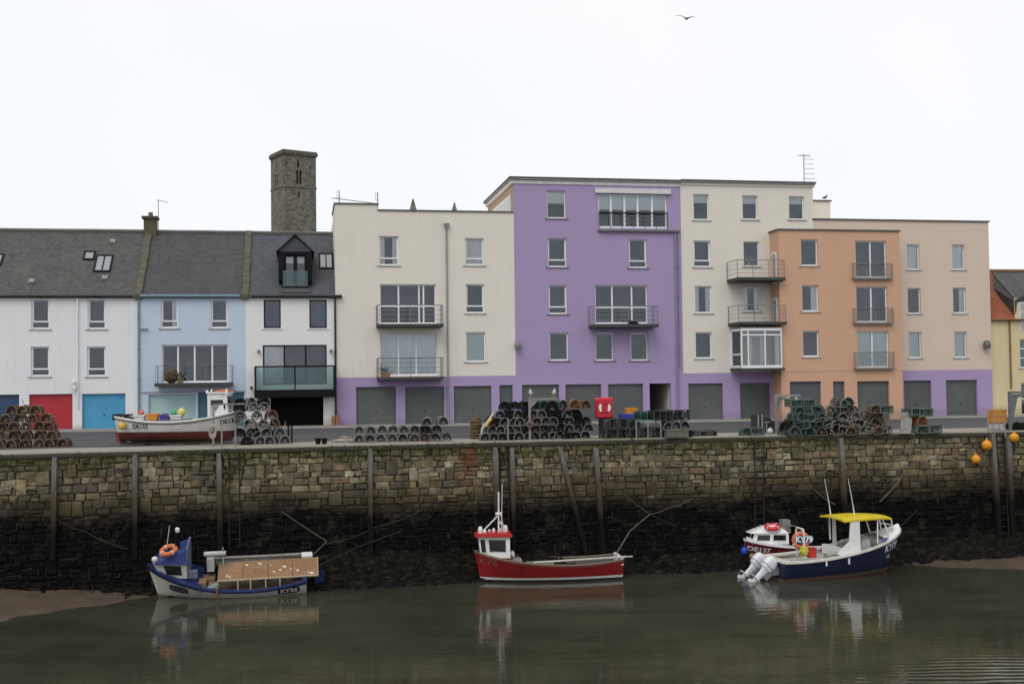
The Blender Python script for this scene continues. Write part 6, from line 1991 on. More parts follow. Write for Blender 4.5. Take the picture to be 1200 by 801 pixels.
# ------------------------------------------------------------------ boats
BGLASS = paint("boat_window", (.010, .011, .012), .08, .2, 3)
class Boat:
    def __init__(s, name, label, cat, bow, stern, zroot, B, sheer, keel, wl, wt=.8, rake=.35, srake=0.0, e_mid=.42, e_bow=.85, p=2.3, q=.85, heel=0.0, trim=0.0, L=None, mids=.45):
        c = (bow + stern) / 2; d = bow - stern
        s.L = L or d.length; s.B = B; s.sheer = sheer; s.keel = keel; s.wl = wl; s.wt = wt; s.rake = rake; s.srake = srake
        s.e_mid, s.e_bow, s.p, s.q, s.mids = e_mid, e_bow, p, q, mids
        s.root = thing(name, label, cat, (c.x, c.y, zroot), (heel, trim, math.atan2(d.y, d.x)))
        s.c = c; s.k = c.y / FPX
        s.M = Matrix.Translation(s.root.location) @ Euler(s.root.rotation_euler).to_matrix().to_4x4()
    def zs(s, t):   # sheer line through stern, middle, bow heights
        a, m, b = s.sheer
        return a * (1 - t) * (1 - 2 * t) + 4 * m * t * (1 - t) + b * t * (2 * t - 1)
    def zk(s, t): return s.keel[0] + (s.keel[1] - s.keel[0]) * t ** 5
    def plan(s, t):
        if t < s.mids: return s.wt + (1 - s.wt) * math.sin(math.pi / 2 * t / s.mids)
        return max(0.0, 1 - ((t - s.mids) / (1 - s.mids)) ** s.p) ** s.q
    def ex(s, t): return s.e_mid + (s.e_bow - s.e_mid) * max(0, (t - .35) / .65) ** 1.5
    def pt(s, t, z, side):
        h = max(0.0, min(1.0, (z - s.zk(t)) / (s.zs(t) - s.zk(t))))
        w = s.B / 2 * s.plan(t) * h ** s.ex(t) + .018
        x = -s.L / 2 + s.L * t + s.rake * (h - 1) * t ** 5 + s.srake * (h - 1) * (1 - t) ** 5
        return Vector((x, side * w, z))
    def hull(s, m_top, m_bot, m_stripe=None, stripe=.07, upper=None, upper_frac=.8):
        mats = [m_bot, m_stripe or m_top, m_top] + ([upper] if upper else [])
        mb = MB(); n = 30
        def zl(t):
            k, g = s.zk(t), s.zs(t); w = max(s.wl, k + .02); w2 = w + stripe
            return [k, k + (w - k) * .25, k + (w - k) * .6, w, w2] + [w2 + (g - w2) * f for f in (.25, .5, .75, upper_frac if upper else .9, 1)]
        rows = [[s.pt(t, z, sd) for sd, zz in ((-1, list(reversed(zl(t)))), (1, zl(t))) for z in zz] for t in [i / n for i in range(n + 1)]]
        base = len(mb.v); nc = len(rows[0])
        for r in rows: mb.v.extend([tuple(q) for q in r])
        def mi(j):
            j = j if j < 10 else 19 - j - 0
            return j
        for i in range(n):
            for j in range(nc - 1):
                jj = min(j, nc - 2 - j)      # 0 = top strake ... 8 = keel
                lv = 8 - jj                  # 0 keel .. 8 top
                m = 0 if lv <= 2 else 1 if lv == 3 else (3 if upper and lv == 8 else 2)
                mb.f.append((base + i * nc + j, base + i * nc + j + 1, base + (i + 1) * nc + j + 1, base + (i + 1) * nc + j)); mb.m.append(m)
        # transom, split at the paint lines
        z0 = zl(0)
        for a in range(9):
            m = 0 if a <= 2 else 1 if a == 3 else (3 if upper and a == 8 else 2)
            mb.poly([s.pt(0, z0[a], -1), s.pt(0, z0[a], 1), s.pt(0, z0[a + 1], 1), s.pt(0, z0[a + 1], -1)], m)
        return mb.build("hull", mats, s.root, smooth=False, fix=False)
    def gunwale(s, mat, w=.09, h=.05, out=.025, drop=0.0, name="gunwale", taper=0.0):
        mb = MB(); n = 30
        for sd in (-1, 1):
            rows = []
            for i in range(n + 1):
                t = i / n; z = s.zs(t) - drop; p = s.pt(t, z, sd); o = Vector((0, sd, 0))
                ins = min(w * (1 - taper * t), abs(p.y) - .004 + out)
                rows.append([p + o * out + Vector((0, 0, -h / 2)), p + o * out + Vector((0, 0, h / 2)), p - o * ins + Vector((0, 0, h / 2)), p - o * ins + Vector((0, 0, -h / 2))])
            mb.grid(rows, closed=True); mb.poly(rows[0]); mb.poly(rows[-1])
        a, b = s.pt(0, s.zs(0) - drop, -1), s.pt(0, s.zs(0) - drop, 1)
        mb.box(a.x - out, a.x + w, a.y + .05, b.y - .05, s.zs(0) - drop - h / 2 + .003, s.zs(0) - drop + h / 2 - .003)
        return mb.build(name, mat, s.root)
    def inside(s, mat, deck, t0=.02, t1=.93, name="lining", deckm=None):
        mb = MB(); n = 24; L_ = []; R = []
        for i in range(n + 1):
            t = t0 + (t1 - t0) * i / n
            for sd, A in ((-1, L_), (1, R)):
                p = s.pt(t, s.zs(t) - .02, sd); p2 = s.pt(t, max(deck, s.zk(t) + .05), sd)
                A.append([Vector((p.x, sd * max(.01, abs(p.y) - .06), p.z)), Vector((p2.x, sd * max(.008, min(abs(p.y), abs(p2.y)) - .06), deck))])
        mb.grid(L_); mb.grid(R)
        mb.grid([[L_[i][1], R[i][1]] for i in range(n + 1)], 1 if deckm else 0)
        for i in (0, n): mb.poly([L_[i][0], L_[i][1], R[i][1], R[i][0]])
        return mb.build(name, [mat, deckm] if deckm else mat, s.root, fix=False)
    def deck(s, mat, t0, t1, drop=.03, camber=.05, name="deck"):
        mb = MB(); rows = []; n = 12
        for i in range(n + 1):
            t = t0 + (t1 - t0) * i / n
            row = []
            for f in (-1, -.6, 0, .6, 1):
                p = s.pt(t, s.zs(t), 1)
                row.append((p.x, f * max(.005, p.y - .03), p.z - drop + camber * (1 - f * f)))
            rows.append(row)
        mb.grid(rows)
        mb.poly([rows[0][0], rows[0][4], (rows[0][4][0], rows[0][4][1] * .9, rows[0][4][2] - .3), (rows[0][0][0], rows[0][0][1] * .9, rows[0][0][2] - .3)])
        return mb.build(name, mat, s.root, fix=False)
    def lettering(s, txt, size, x, z, side, mat, slope=0.0, bold=.0, name="registration_number", plate=None, out=.014, stretch=1.0):
        vs, fs = text_geo(txt, size, .004, bold)
        mb = MB()
        def put(v, off):
            lx = x + (v.x * stretch if side < 0 else -v.x * stretch); lz = z + v.y + slope * (lx - x)
            t = (lx + s.L / 2) / s.L
            for _ in range(5):
                p = s.pt(max(0, min(1, t)), lz, side); t += (lx - p.x) / s.L
            p = s.pt(max(0, min(1, t)), lz, side)
            return (lx, p.y + side * (off + v.z), lz)
        if plate:
            w = max(v.x for v in vs) - min(v.x for v in vs); pm = MB()
            a, b = w / 2 + size * .35, size * .62
            rim = []
            for k in range(24):
                an = 2 * math.pi * k / 24; ca, sa = math.cos(an), math.sin(an)
                rim.append(Vector((math.copysign(abs(ca) ** .55, ca) * a, math.copysign(abs(sa) ** .55, sa) * b, 0)))
            pm.poly([put(v * .999, out) for v in rim])
            for u, v in zip(rim, rim[1:] + rim[:1]): pm.poly([put(u, out - .012), put(v, out - .012), put(v, out), put(u, out)])
            po = pm.build("number_plate", plate, s.root, fix=False); par = po
            out += .012
        else: par = s.root
        base = len(mb.v)
        mb.v.extend([put(v, out) for v in vs])
        for f in fs: mb.f.append(tuple(base + i for i in f)); mb.m.append(0)
        return mb.build(name, mat, par, fix=False)
    def rubrail(s, mat, drop, r=.022, name="rubbing_strake", t0=0.0, t1=.995):
        mb = MB()
        for sd in (-1, 1): mb.tube([s.pt(t0 + (t1 - t0) * i / 30, s.zs(t0 + (t1 - t0) * i / 30) - drop, sd) + Vector((0, sd * .008, 0)) for i in range(31)], r, 5)
        return mb.build(name, mat, s.root)

def cabin(B, x0, x1, w, z0, z1, mat, rake0=0.0, rake1=0.0, taper=.94, wins=(), fwins=0, y=0.0, name="wheelhouse", awins=0, fm=None, wf=1.0):
    """a wheelhouse: x0 aft face, x1 forward face, raked by rake0 / rake1 at the top"""
    mb = MB(); wt = w * taper
    b = [(x0, y - w / 2, z0), (x1, y - w / 2 * wf, z0), (x1, y + w / 2 * wf, z0), (x0, y + w / 2, z0)]
    tp = [(x0 + rake0, y - wt / 2, z1), (x1 + rake1, y - wt / 2 * wf, z1), (x1 + rake1, y + wt / 2 * wf, z1), (x0 + rake0, y + wt / 2, z1)]
    mb.hexa(b + tp)
    c = mb.build(name, mat, B.root)
    mp = MB(); mf = MB()
    def side_pt(sd, fx, fz, out):
        xa = x0 + rake0 * fz; xb = x1 + rake1 * fz
        return (xa + (xb - xa) * fx, y + sd * ((w + (wt - w) * fz) / 2 * (1 + (wf - 1) * fx) + out), z0 + (z1 - z0) * fz)
    def face(fn, a, b_, c_, d, o):
        P = [fn(a, c_, 0), fn(b_, c_, 0), fn(b_, d, 0), fn(a, d, 0)]; Q = [fn(a, c_, o), fn(b_, c_, o), fn(b_, d, o), fn(a, d, o)]
        return P + Q
    for a, b_, c_, d in wins:
        for sd in (-1, 1):
            mf.hexa(face(lambda p, q, o: side_pt(sd, p, q, o), a - .035, b_ + .035, c_ - .03, d + .03, .012))
            mp.hexa(face(lambda p, q, o: side_pt(sd, p, q, o + .0125), a, b_, c_, d, .008))
    for k in range(fwins):
        fn = lambda p, q, o: (x1 + rake1 * q + o, y + (p - .5) * (w + (wt - w) * q) * wf, z0 + (z1 - z0) * q)
        g = 1 / fwins
        mf.hexa(face(fn, g * k + .05, g * (k + 1) - .05, .5, .9, .012)); mp.hexa(face(lambda p, q, o: fn(p, q, o + .0125), g * k + .08, g * (k + 1) - .08, .53, .87, .008))
    for k in range(awins):
        fn = lambda p, q, o: (x0 + rake0 * q - o, y + (p - .5) * (w + (wt - w) * q), z0 + (z1 - z0) * q)
        g = 1 / awins
        mp.hexa(face(lambda p, q, o: fn(p, q, o + .002), g * k + .12, g * (k + 1) - .12, .1, .85, .01))
    if mf.v: mf.build("window_frame", fm or mat, c)
    if mp.v: mp.build("window", BGLASS, c)
    return c

def lifebuoy(loc, rot, R, label, mat, parent=None):
    mb = MB(); mb.torus((0, 0, 0), R * .74, R * .26, 24, 8)
    o = mb.build("lifebuoy", mat, smooth=True); o.location = loc; o.rotation_euler = rot
    tag(o, label, "lifebuoy")
    mb = MB()
    for k in range(4):
        a = k * math.pi / 2 + .5; d = Vector((math.cos(a), math.sin(a), 0))
        mb.torus(d * R * .74, R * .275, R * .04, 12, 5, 0, Matrix.Rotation(a, 3, 'Z') @ Matrix.Rotation(R_(90), 3, 'X'))
    mb.build("band", WHITEP, o)
    return o

def hullpaint(name, rgb, rough=.35, streak=.3, streak_rgb=(.12, .07, .035)):
    m, N, L, B = _new(name)
    v = _coord(N, L); x, y, z = _xyz(N, L, v)
    n1 = _noise(N, L, v, 1.3, 5, .6)
    col = _ramp(N, L, n1, [(.3, tuple(c * .85 for c in rgb)), (.7, tuple(min(1, c * 1.08) for c in rgb))])
    sv = _comb(N, L, _math(N, L, 'MULTIPLY', x, 7.0), y, _math(N, L, 'MULTIPLY', z, .6))
    n2 = _noise(N, L, sv, 1.0, 5, .7)
    col = _mix(N, L, _ramp(N, L, n2, [(.55, 0.0), (.8, streak)]), col, streak_rgb)
    n3 = _noise(N, L, v, 22, 3, .6)
    col = _mix(N, L, _ramp(N, L, n3, [(.6, 0.0), (.75, .25)]), col, tuple(c * .5 for c in rgb))
    # scuffs along the sides and a slimy band where the water laps
    sc = _noise(N, L, _comb(N, L, _math(N, L, 'MULTIPLY', x, 2.2), y, _math(N, L, 'MULTIPLY', z, 14.0)), 1.0, 5, .75)
    col = _mix(N, L, _ramp(N, L, sc, [(.60, 0.0), (.72, .4)]), col, tuple(c * .45 + .10 for c in rgb))
    zw = _math(N, L, 'ADD', z, _math(N, L, 'MULTIPLY', n2, -.22))
    col = _mix(N, L, _ramp(N, L, zw, [(-.02, .75), (.13, 0.0)]), col, (.035, .034, .018))
    L.new(col, B.inputs["Base Color"]); B.inputs["Roughness"].default_value = rough
    _bump(N, L, n3, .1, .01, B)
    MATS[name] = m
    return m
WHITEP = paint("white_gloss", (.72, .72, .71), .4, .06, 4, .12, (.3, .25, .18))
HRED = hullpaint("red_hull", (.27, .012, .014), .45, .45, (.10, .02, .018)); HWHITE = hullpaint("white_hull", (.66, .65, .62), .4, .3, (.3, .22, .13)); HNAVY = hullpaint("navy_hull", (.010, .016, .045), .3, .2, (.05, .05, .06))
HMAROON = hullpaint("maroon_bottom", (.13, .026, .020), .7, .6, (.20, .13, .09)); HBLUE = hullpaint("blue_trim", (.014, .025, .10), .45, .2, (.06, .05, .05)); HDRED = hullpaint("dark_red_hull", (.15, .012, .016), .4, .2)
HPINK = hullpaint("pink_antifoul", (.30, .14, .10), .7, .5, (.16, .10, .07)); HBLACK = hullpaint("black_bottom", (.010, .011, .016), .5, .3, (.03, .025, .02)); HCREAM = hullpaint("weathered_white_hull", (.55, .53, .47), .5, .55, (.30, .19, .09))
OLDWOOD = paint("old_gunwale_wood", (.17, .135, .095), .8, .3, 5); GREYWOOD = paint("grey_wood", (.27, .25, .215), .85, .25, 5, .3)
GREYDECK = paint("grey_deck", (.20, .195, .185), .85, .25, 3, .4); DARKIN = paint("dark_lining", (.06, .058, .052), .8, .3, 3, .4)
BLACKP = paint("black_lettering", (.012, .012, .013), .5, .1); WHITEL = paint("white_lettering", (.72, .72, .72), .5, .1)
ORANGEB = paint("lifebuoy_orange", (.55, .14, .045), .6, .15, 4)
WZ = WATER_Z
# ---- red boat in the middle
bow, stern = ground(556, 681, WZ), ground(727, 675.5, WZ)
r = Boat("fishing_boat", "red fishing boat with small white wheelhouse afloat below the quay", "boat", bow, stern, WZ, 2.15, (.86, .76, 1.27), (-.35, -.12), .10, wt=.72, rake=.30, p=3.3, q=.72)
pxc = 641.5
lx = lambda px: -(px - pxc) * r.k
zl = lambda px, py: atY(px, py, r.c.y).z - WZ
r.hull(HRED, hullpaint("blue_black_bottom", (.014, .022, .045), .5, .3, (.03, .025, .02)), WHITEP, .10)
r.gunwale(OLDWOOD, .10, .06); r.rubrail(paint("red_trim", (.22, .012, .014), .5, .15), .1, .018)
r.inside(DARKIN, .42, .02, .9, deckm=paint("worn_deck", (.12, .10, .08), .85, .3, 4))
r.deck(paint("red_foredeck", (.20, .05, .04), .7, .2, 3, .3), .70, .97, .05)
cb = cabin(r, lx(596), lx(563), 1.20, 1.02, zl(578, 626), WHITEP, 0.0, .10, .95, ((.14, .68, .30, .86), (.80, .95, .26, .86)), 2, wf=.42)
zc_ = zl(578, 626)
mb = MB(); 
for e_, za_, zb2 in ((0, zc_ + .001, zc_ + .10), (.07, zc_ + .10, zc_ + .14)):
    mb.extr([(lx(598.5) + e_, -.70 + e_), (lx(556.5) - e_, -.42 + e_), (lx(556.5) - e_, .42 - e_), (lx(598.5) + e_, .70 - e_)], za_, zb2, lambda a, b_, c_: (a, b_, c_))
mb.build("roof", paint("red_roof", (.42, .02, .02), .45, .1, 3), r.root)
zt_ = zc_ + .14
mb = MB(); xm = lx(584.5)
mb.bar((xm, 0, zt_), (xm - .02, 0, zl(583, 575.5)), .035, 6); mb.bar((xm - .12, .1, zt_), (xm - .16, .1, zl(587, 566)), .014, 5); mb.bar((lx(565), 0, zt_), (xm - .05, 0, zl(583, 601)), .03, 5); mb.bar((xm - .22, .05, zt_), (xm - .10, .05, zl(583, 600)), .022, 5)
mb.box(xm - .15, xm + .12, -.06, .06, zl(583, 602), zl(583, 599)); mb.build("mast", WHITEP, r.root)
mb = MB()
for px, h, rr in ((563, .26, .1), (568, .12, .07), (574, .1, .06), (579, .14, .07), (586, .16, .08), (592.5, .26, .11)): mb.lathe([(rr, zt_ - .01), (rr, zt_ + h * .6), (rr * .6, zt_ + h)], 10, (lx(px), .1 if px < 570 else -.15, 0))
mb.sphere((xm - .06, -.1, zl(582, 612)), .09, 8, 6); mb.build("deck_lights", WHITEP, r.root)
mb = MB(); mb.bar((lx(730), .72, .96), (lx(622), .90, .86), .045, 6); mb.bar((lx(738), .70, .96), (lx(720), .72, .96), .03, 6); mb.build("boom", paint("pale_spar", (.45, .43, .38), .7, .2, 5), r.root)
mb = MB(); mb.box(lx(610), lx(600), -.3, .5, .5, .92); mb.box(lx(650), lx(618), -.7, -.3, .43, .66); mb.build("engine_box", GREYWOOD, r.root)
mb = MB(); mb.box(lx(727), lx(723.5), -.75, .75, .62, .93); mb.build("transom_board", WHITEP, r.root)
r.lettering("KY6", .34, lx(571), .86, 1, paint("faded_lettering", (.24, .11, .09), .6, .3, 8), .12, stretch=1.25)
rope([r.M @ Vector((-r.L / 2 + .15, 0, .98)), W(738, 622, .8), knot], "pale stern line from the red boat up to the knot", mat=ROPE, r=.024)
t = thing("net_buoy", "white pear shaped float standing on the red boat's deck", "buoy", r.M @ Vector((lx(601.5), -.5, .85)))
mb = MB(); mb.lathe([(.04, 0), (.1, .06), (.12, .15), (.08, .26), (.03, .3)], 10); mb.build("float", WHITEP, t, smooth=True)
mb = MB(); mb.torus((0, 0, .32), .035, .01, 8, 4, 0, Matrix.Rotation(R_(90), 3, 'X')); mb.build("eye", ROPE, t)

# ---- heeled blue and white boat, left
bow, stern = ground(180, 698.5, WZ), ground(354, 690.5, WZ)
HEEL = R_(-13)
b = Boat("fishing_boat", "listing blue and white fishing boat with blue roofed wheelhouse and plywood deck cover", "boat", bow, stern, WZ - .02, 2.5, (.80, .62, 1.42), (-.30, -.05), .03, wt=.86, rake=.42, heel=HEEL, trim=R_(.6), L=6.15)
pxc = 260.5
lx = lambda px: -(px - pxc) * b.k
b.hull(HCREAM, HBLUE, HCREAM, .05, HBLUE, .80)
b.gunwale(HBLUE, .16, .06)
b.inside(paint("stained_lining", (.25, .23, .19), .8, .3, 3, .6, (.16, .09, .04)), .30, .02, .82, deckm=paint("rusty_deck", (.17, .12, .075), .85, .4, 3, .6, (.10, .11, .08)))
b.deck(HBLUE, .66, .975, .03, .06, "foredeck")
cb = cabin(b, lx(217), lx(187), 1.20, .98, 1.58, HCREAM, 0.02, .28, .97, ((.18, .72, .22, .86),), 2, wf=.55)
mb = MB(); hx0, hx1 = lx(218), lx(180)
mb.hexa([(hx0, -.68, 1.585), (hx1, -.46, 1.56), (hx1, .46, 1.56), (hx0, .68, 1.585), (hx0, -.58, 2.20), (hx1 - .24, -.34, 1.93), (hx1 - .24, .34, 1.93), (hx0, .58, 2.20)])
mb.build("wheelhouse_roof", paint("blue_roof", (.022, .045, .19), .45, .15, 3, .25, (.1, .1, .12)), b.root)
mb = MB(); mb.box(hx0 - .02, hx0 + .05, -.64, .64, 1.0, 2.24); mb.box(hx0 - .35, hx0 - .02, .5, .66, 1.0, 1.3); mb.build("aft_bulkhead", paint("blue_grey_panel", (.12, .14, .20), .6, .25, 3, .4), b.root)
mb = MB(); mb.tube([(hx0 + .40, .25, 2.0), (hx0 + .40, .25, 2.74), (hx0 + .38, .25, 2.80)], [.11, .09, .085], 9); mb.build("exhaust_stack", BLACK_FRAME, b.root)
mb = MB(); mb.lathe([(.085, 2.80), (.09, 2.92), (.04, 2.97)], 9, (hx0 + .38, .25, 0)); mb.build("stack_cap", WHITEP, b.root)
mb = MB(); mb.bar((hx1 - .45, .1, 1.95), (hx1 - .62, .1, 3.0), .014, 5); mb.build("whip_aerial", WHITEL, b.root)
mb = MB(); mb.sphere((hx1 - .06, .44, 1.78), (.13, .09, .12), 10, 7); mb.build("searchlight", WHITEP, b.root, smooth=True)
lifebuoy(b.M @ Vector((lx(197), .36, 2.10)), (HEEL + R_(-12), R_(12), b.root.rotation_euler.z), .37, "orange lifebuoy lying on the sloping blue wheelhouse roof", ORANGEB)
mb = MB(); mb.lathe([(.1, -.42), (.1, .42)], 12, (lx(246), -.25, 1.62), 0, Matrix.Rotation(R_(90), 3, 'Y')); mb.box(lx(245), lx(237), -.5, -.05, .95, 1.5); mb.box(lx(255.5), lx(254.5), -.3, -.2, .9, 1.85)
mb.build("hauler", paint("dirty_white_metal", (.45, .45, .44), .5, .2, 4, .4), b.root)
mb = MB()
for px, y_, w_, h_ in ((228, .35, .22, .35), (237, -.1, .3, .42), (245, .4, .2, .3), (233, .45, .14, .5)): mb.box(lx(px) - w_, lx(px) + w_, y_ - .25, y_ + .25, .31, .31 + h_)
mb.build("deck_boxes", paint("rusty_brown_box", (.26, .15, .075), .85, .35, 3, .5, (.12, .12, .09)), b.root)
mb = MB(); mb.hexa([(lx(253), .3, .55), (lx(232), .75, .45), (lx(232), .95, .45), (lx(250), .9, .5), (lx(253), .3, .75), (lx(236), .75, .6), (lx(236), .95, .6), (lx(250), .9, .72)]); mb.build("green_tarp", paint("pale_green_tarp", (.18, .26, .21), .8, .25, 4), b.root)
mb = MB()
STAN = paint("pale_stanchion", (.42, .40, .34), .7, .2)
for px in (273, 287, 304, 320): mb = MB(); mb.bar((lx(px), .92, .5), (lx(px), .84, .98), .025, 5); mb.build("stanchion", STAN, b.root)
for px in (245, 280, 320, 345): mb = MB(); mb.bar((lx(px), -1.1, .6), (lx(px), -1.1, 1.05), .025, 5); mb.build("stanchion", STAN, b.root)
mb = MB(); mb.tube([(lx(237), -1.08, 1.1), (lx(300), -1.12, 1.06), (lx(345), -1.0, 1.12)], .06, 6); mb.box(lx(345), lx(237), -1.16, -1.1, .78, 1.0); mb.build("far_rail", GREYWOOD, b.root)
mb = MB(); mb.box(lx(357), lx(344.5), -.95, -.5, .85, 1.22); mb.build("stern_box", WHITEP, b.root)
mb = MB(); mb.hexa([(lx(368), -.05, -.3), (lx(358), -.05, -.3), (lx(358), .05, -.3), (lx(368), .05, -.3), (lx(371), -.05, .75), (lx(360), -.05, .75), (lx(360), .05, .75), (lx(371), .05, .75)]); mb.build("rudder", HBLUE, b.root)
mb = MB()
mb.box(lx(251.5), lx(249.5), 1.20, 1.29, .42, .80); mb.build("side_fitting", paint("rust_stain_iron", (.24, .10, .04), .85, .3, 5), b.root)
b.lettering("KY36", .27, lx(330), .44, 1, WHITEL, -.02, plate=BLACKP, stretch=1.1, bold=.006); b.lettering("KY36", .27, lx(207), .58, 1, paint("grey_lettering", (.2, .2, .2), .6, .2), .13, plate=BLACKP, stretch=.95)
PLY = paint("plywood_stained", (.25, .135, .062), .8, .45, 1.1, .85, (.135, .11, .085), fine=14)
t = thing("plywood_cover", "long stained plywood panel laid over the listing boat's open deck", "panel", b.M @ Vector((lx(306), .12, 1.0)), (HEEL + R_(-22), R_(1.0), b.root.rotation_euler.z))
ww = (364 - 251) * b.k / 2
mb = MB()
for k_ in range(4): mb.box(-ww + ww * 2 * k_ / 4 + .008, -ww + ww * 2 * (k_ + 1) / 4 - .008, -.50, .50, 0, .02)
mb.build("boards", PLY, t)
mb = MB(); mb.box(-ww, ww, .48, .54, -.04, .03); mb.box(-ww - .04, -ww + .0, -.5, .54, -.04, .032); mb.build("edge_batten", paint("pale_batten", (.36, .29, .19), .8, .2, 5), t)
mb = MB(); rp = random.Random(3)
for k_ in range(16):
    cx, cy, rr = rp.uniform(-ww * .9, ww * .95), rp.uniform(-.35, .42), rp.uniform(.02, .08)
    mb.poly([(cx + rr * math.cos(a) * rp.uniform(.6, 1.3), cy + rr * .7 * math.sin(a) * rp.uniform(.6, 1.3), .0225 + .0003 * k_) for a in [i * math.pi / 5 for i in range(10)]])
mb.build("bird_lime", paint("bird_lime_white", (.6, .6, .58), .9, .15), t, fix=False)
rope([b.M @ Vector((-b.L / 2 + .1, -.4, .95)), W(383, 634, .5), W(352, 614, .1), W(330, 599, .08)], "line from the listing boat's stern up the wall to the left", mat=ROPE, r=.016)
rope([b.M @ Vector((-b.L / 2 + .1, .2, .8)), W(420, 640, .5), W(470, 622, .15)], "line from the listing boat's stern along the wall to the right", mat=ROPE_D, r=.016)

# ---- navy workboat with yellow canopy
bow, stern = ground(1050, 667.5, WZ), ground(912, 676.5, WZ)
n = Boat("workboat", "navy open workboat with yellow canopy and twin white outboards", "boat", bow, stern, WZ, 2.35, (.86, .98, 1.72), (-.30, -.02), .05, wt=.96, trim=R_(-1.3), rake=.75, e_mid=.22, e_bow=.62, p=3.0, q=.75, mids=.5, L=(bow - stern).length + .55)
hd = n.root.rotation_euler.z
n.hull(HNAVY, HPINK, HPINK, .10)
DECKW = paint("dirty_white_deck", (.58, .555, .50), .6, .15, 2.5, .5, (.36, .25, .13))
n.gunwale(DECKW, .34, .06, .05, taper=.75)
n.inside(DECKW, .66, .03, .86, deckm=paint('pale_worn_deck', (.42, .41, .38), .75, .2, 3, .5, (.25, .22, .17)))
n.deck(WHITEP, .80, .985, -.02, .22, "foredeck")
x_of = lambda f: -n.L / 2 + n.L * f
CAN = paint("yellow_canopy", (.62, .47, .012), .6, .12, 3, .4, (.33, .24, .04))
ft = [(.47, 2.42), (.57, 2.44), (.68, 2.44), (.79, 2.40), (.86, 2.35)]
mb = MB(); rows = []
for f, z in ft:
    w_ = .98 if f < .7 else .98 - (f - .7) * 1.7
    rows.append([(x_of(f), y_ * w_, z - .06 * abs(y_) ** 2.5) for y_ in (-1, -.8, -.4, 0, .4, .8, 1)])
mb.grid(rows); mb.grid([[(a, c, d - .07) for a, c, d in r_] for r_ in rows])
for j in (0, 6): mb.grid([[r_[j] for r_ in rows], [(r_[j][0], r_[j][1], r_[j][2] - .07) for r_ in rows]])
for i in (0, len(rows) - 1): mb.grid([rows[i], [(a, c, d - .07) for a, c, d in rows[i]]])
mb.build("canopy", CAN, n.root, fix=False)
mb = MB()
for sd in (-1, 1):
    pl = [(x_of(.41), 1.0) if sd < 0 else (x_of(.56), 1.0), (x_of(.585), .75), (x_of(.585), 2.36), (x_of(.52) if sd < 0 else x_of(.565), 2.36), (x_of(.505) if sd < 0 else x_of(.562), 1.5)]
    mb.extr(pl, sd * .93 - .03, sd * .93 + .03, lambda a, c, d: (a, d, c))
    mb.box(x_of(.575), x_of(.585), sd * .93 - .05, sd * .93 + .05, .75, 2.38); mb.box(x_of(.535), x_of(.545), sd * .93 - .02, sd * .93 + .02, 1.3, 2.36)
mb.box(x_of(.47), x_of(.50), -.9, .9, .53, 1.15)
mb.build("shelter_side", WHITEP, n.root)
mb = MB(); mb.hexa([(x_of(.61), -.55, .53), (x_of(.72), -.55, .53), (x_of(.72), .3, .53), (x_of(.61), .3, .53), (x_of(.645), -.55, 1.45), (x_of(.70), -.55, 1.45), (x_of(.70), .3, 1.45), (x_of(.645), .3, 1.45)]); mb.build("console", paint("console_grey", (.42, .42, .42), .5, .15), n.root)
mb = MB(); mb.torus((x_of(.62), -.15, 1.35), .19, .022, 16, 5, 0, Matrix.Rotation(R_(70), 3, 'Y')); mb.sphere((x_of(.66), .1, 1.55), (.12, .16, .12), 8, 6); mb.build("steering_wheel", BLACK_FRAME, n.root)
mb = MB()
for sd in (-1, 1):
    mb.tube([(x_of(.84), sd * .72, 1.45), (x_of(.81), sd * .7, 2.0), (x_of(.79), sd * .66, 2.32)], .035, 6); mb.tube([(x_of(.90), sd * .45, 1.55), (x_of(.885), sd * .45, 2.22)], .03, 6); mb.tube([(x_of(.73), sd * .85, 1.3), (x_of(.74), sd * .82, 2.34)], .03, 6)
mb.tube([(x_of(.90), -.45, 1.9), (x_of(.91), 0, 1.92), (x_of(.90), .45, 1.9)], .03, 6)
mb.build("windscreen_frame", WHITEP, n.root)
mb = MB(); mb.lathe([(.17, -.03), (.2, 0), (.17, .03)], 16, (x_of(.80), -.80, 1.32), 0, Matrix.Rotation(R_(90), 3, 'X')); mb.torus((x_of(.80), -.83, 1.32), .13, .02, 14, 5, 0, Matrix.Rotation(R_(90), 3, 'X')); mb.build("pot_hauler", paint("purple_plastic", (.07, .06, .22), .5, .2), n.root)
for k_, (f, dy) in enumerate(((.50, .4), (.63, -.15))):
    mb = MB(); mb.tube([(x_of(f), dy, 2.45), (x_of(f) - .05, dy, 2.9), (x_of(f) - .22, dy, 4.0)], [.03, .018, .01], 5); mb.build("whip_aerial", WHITEL, n.root)
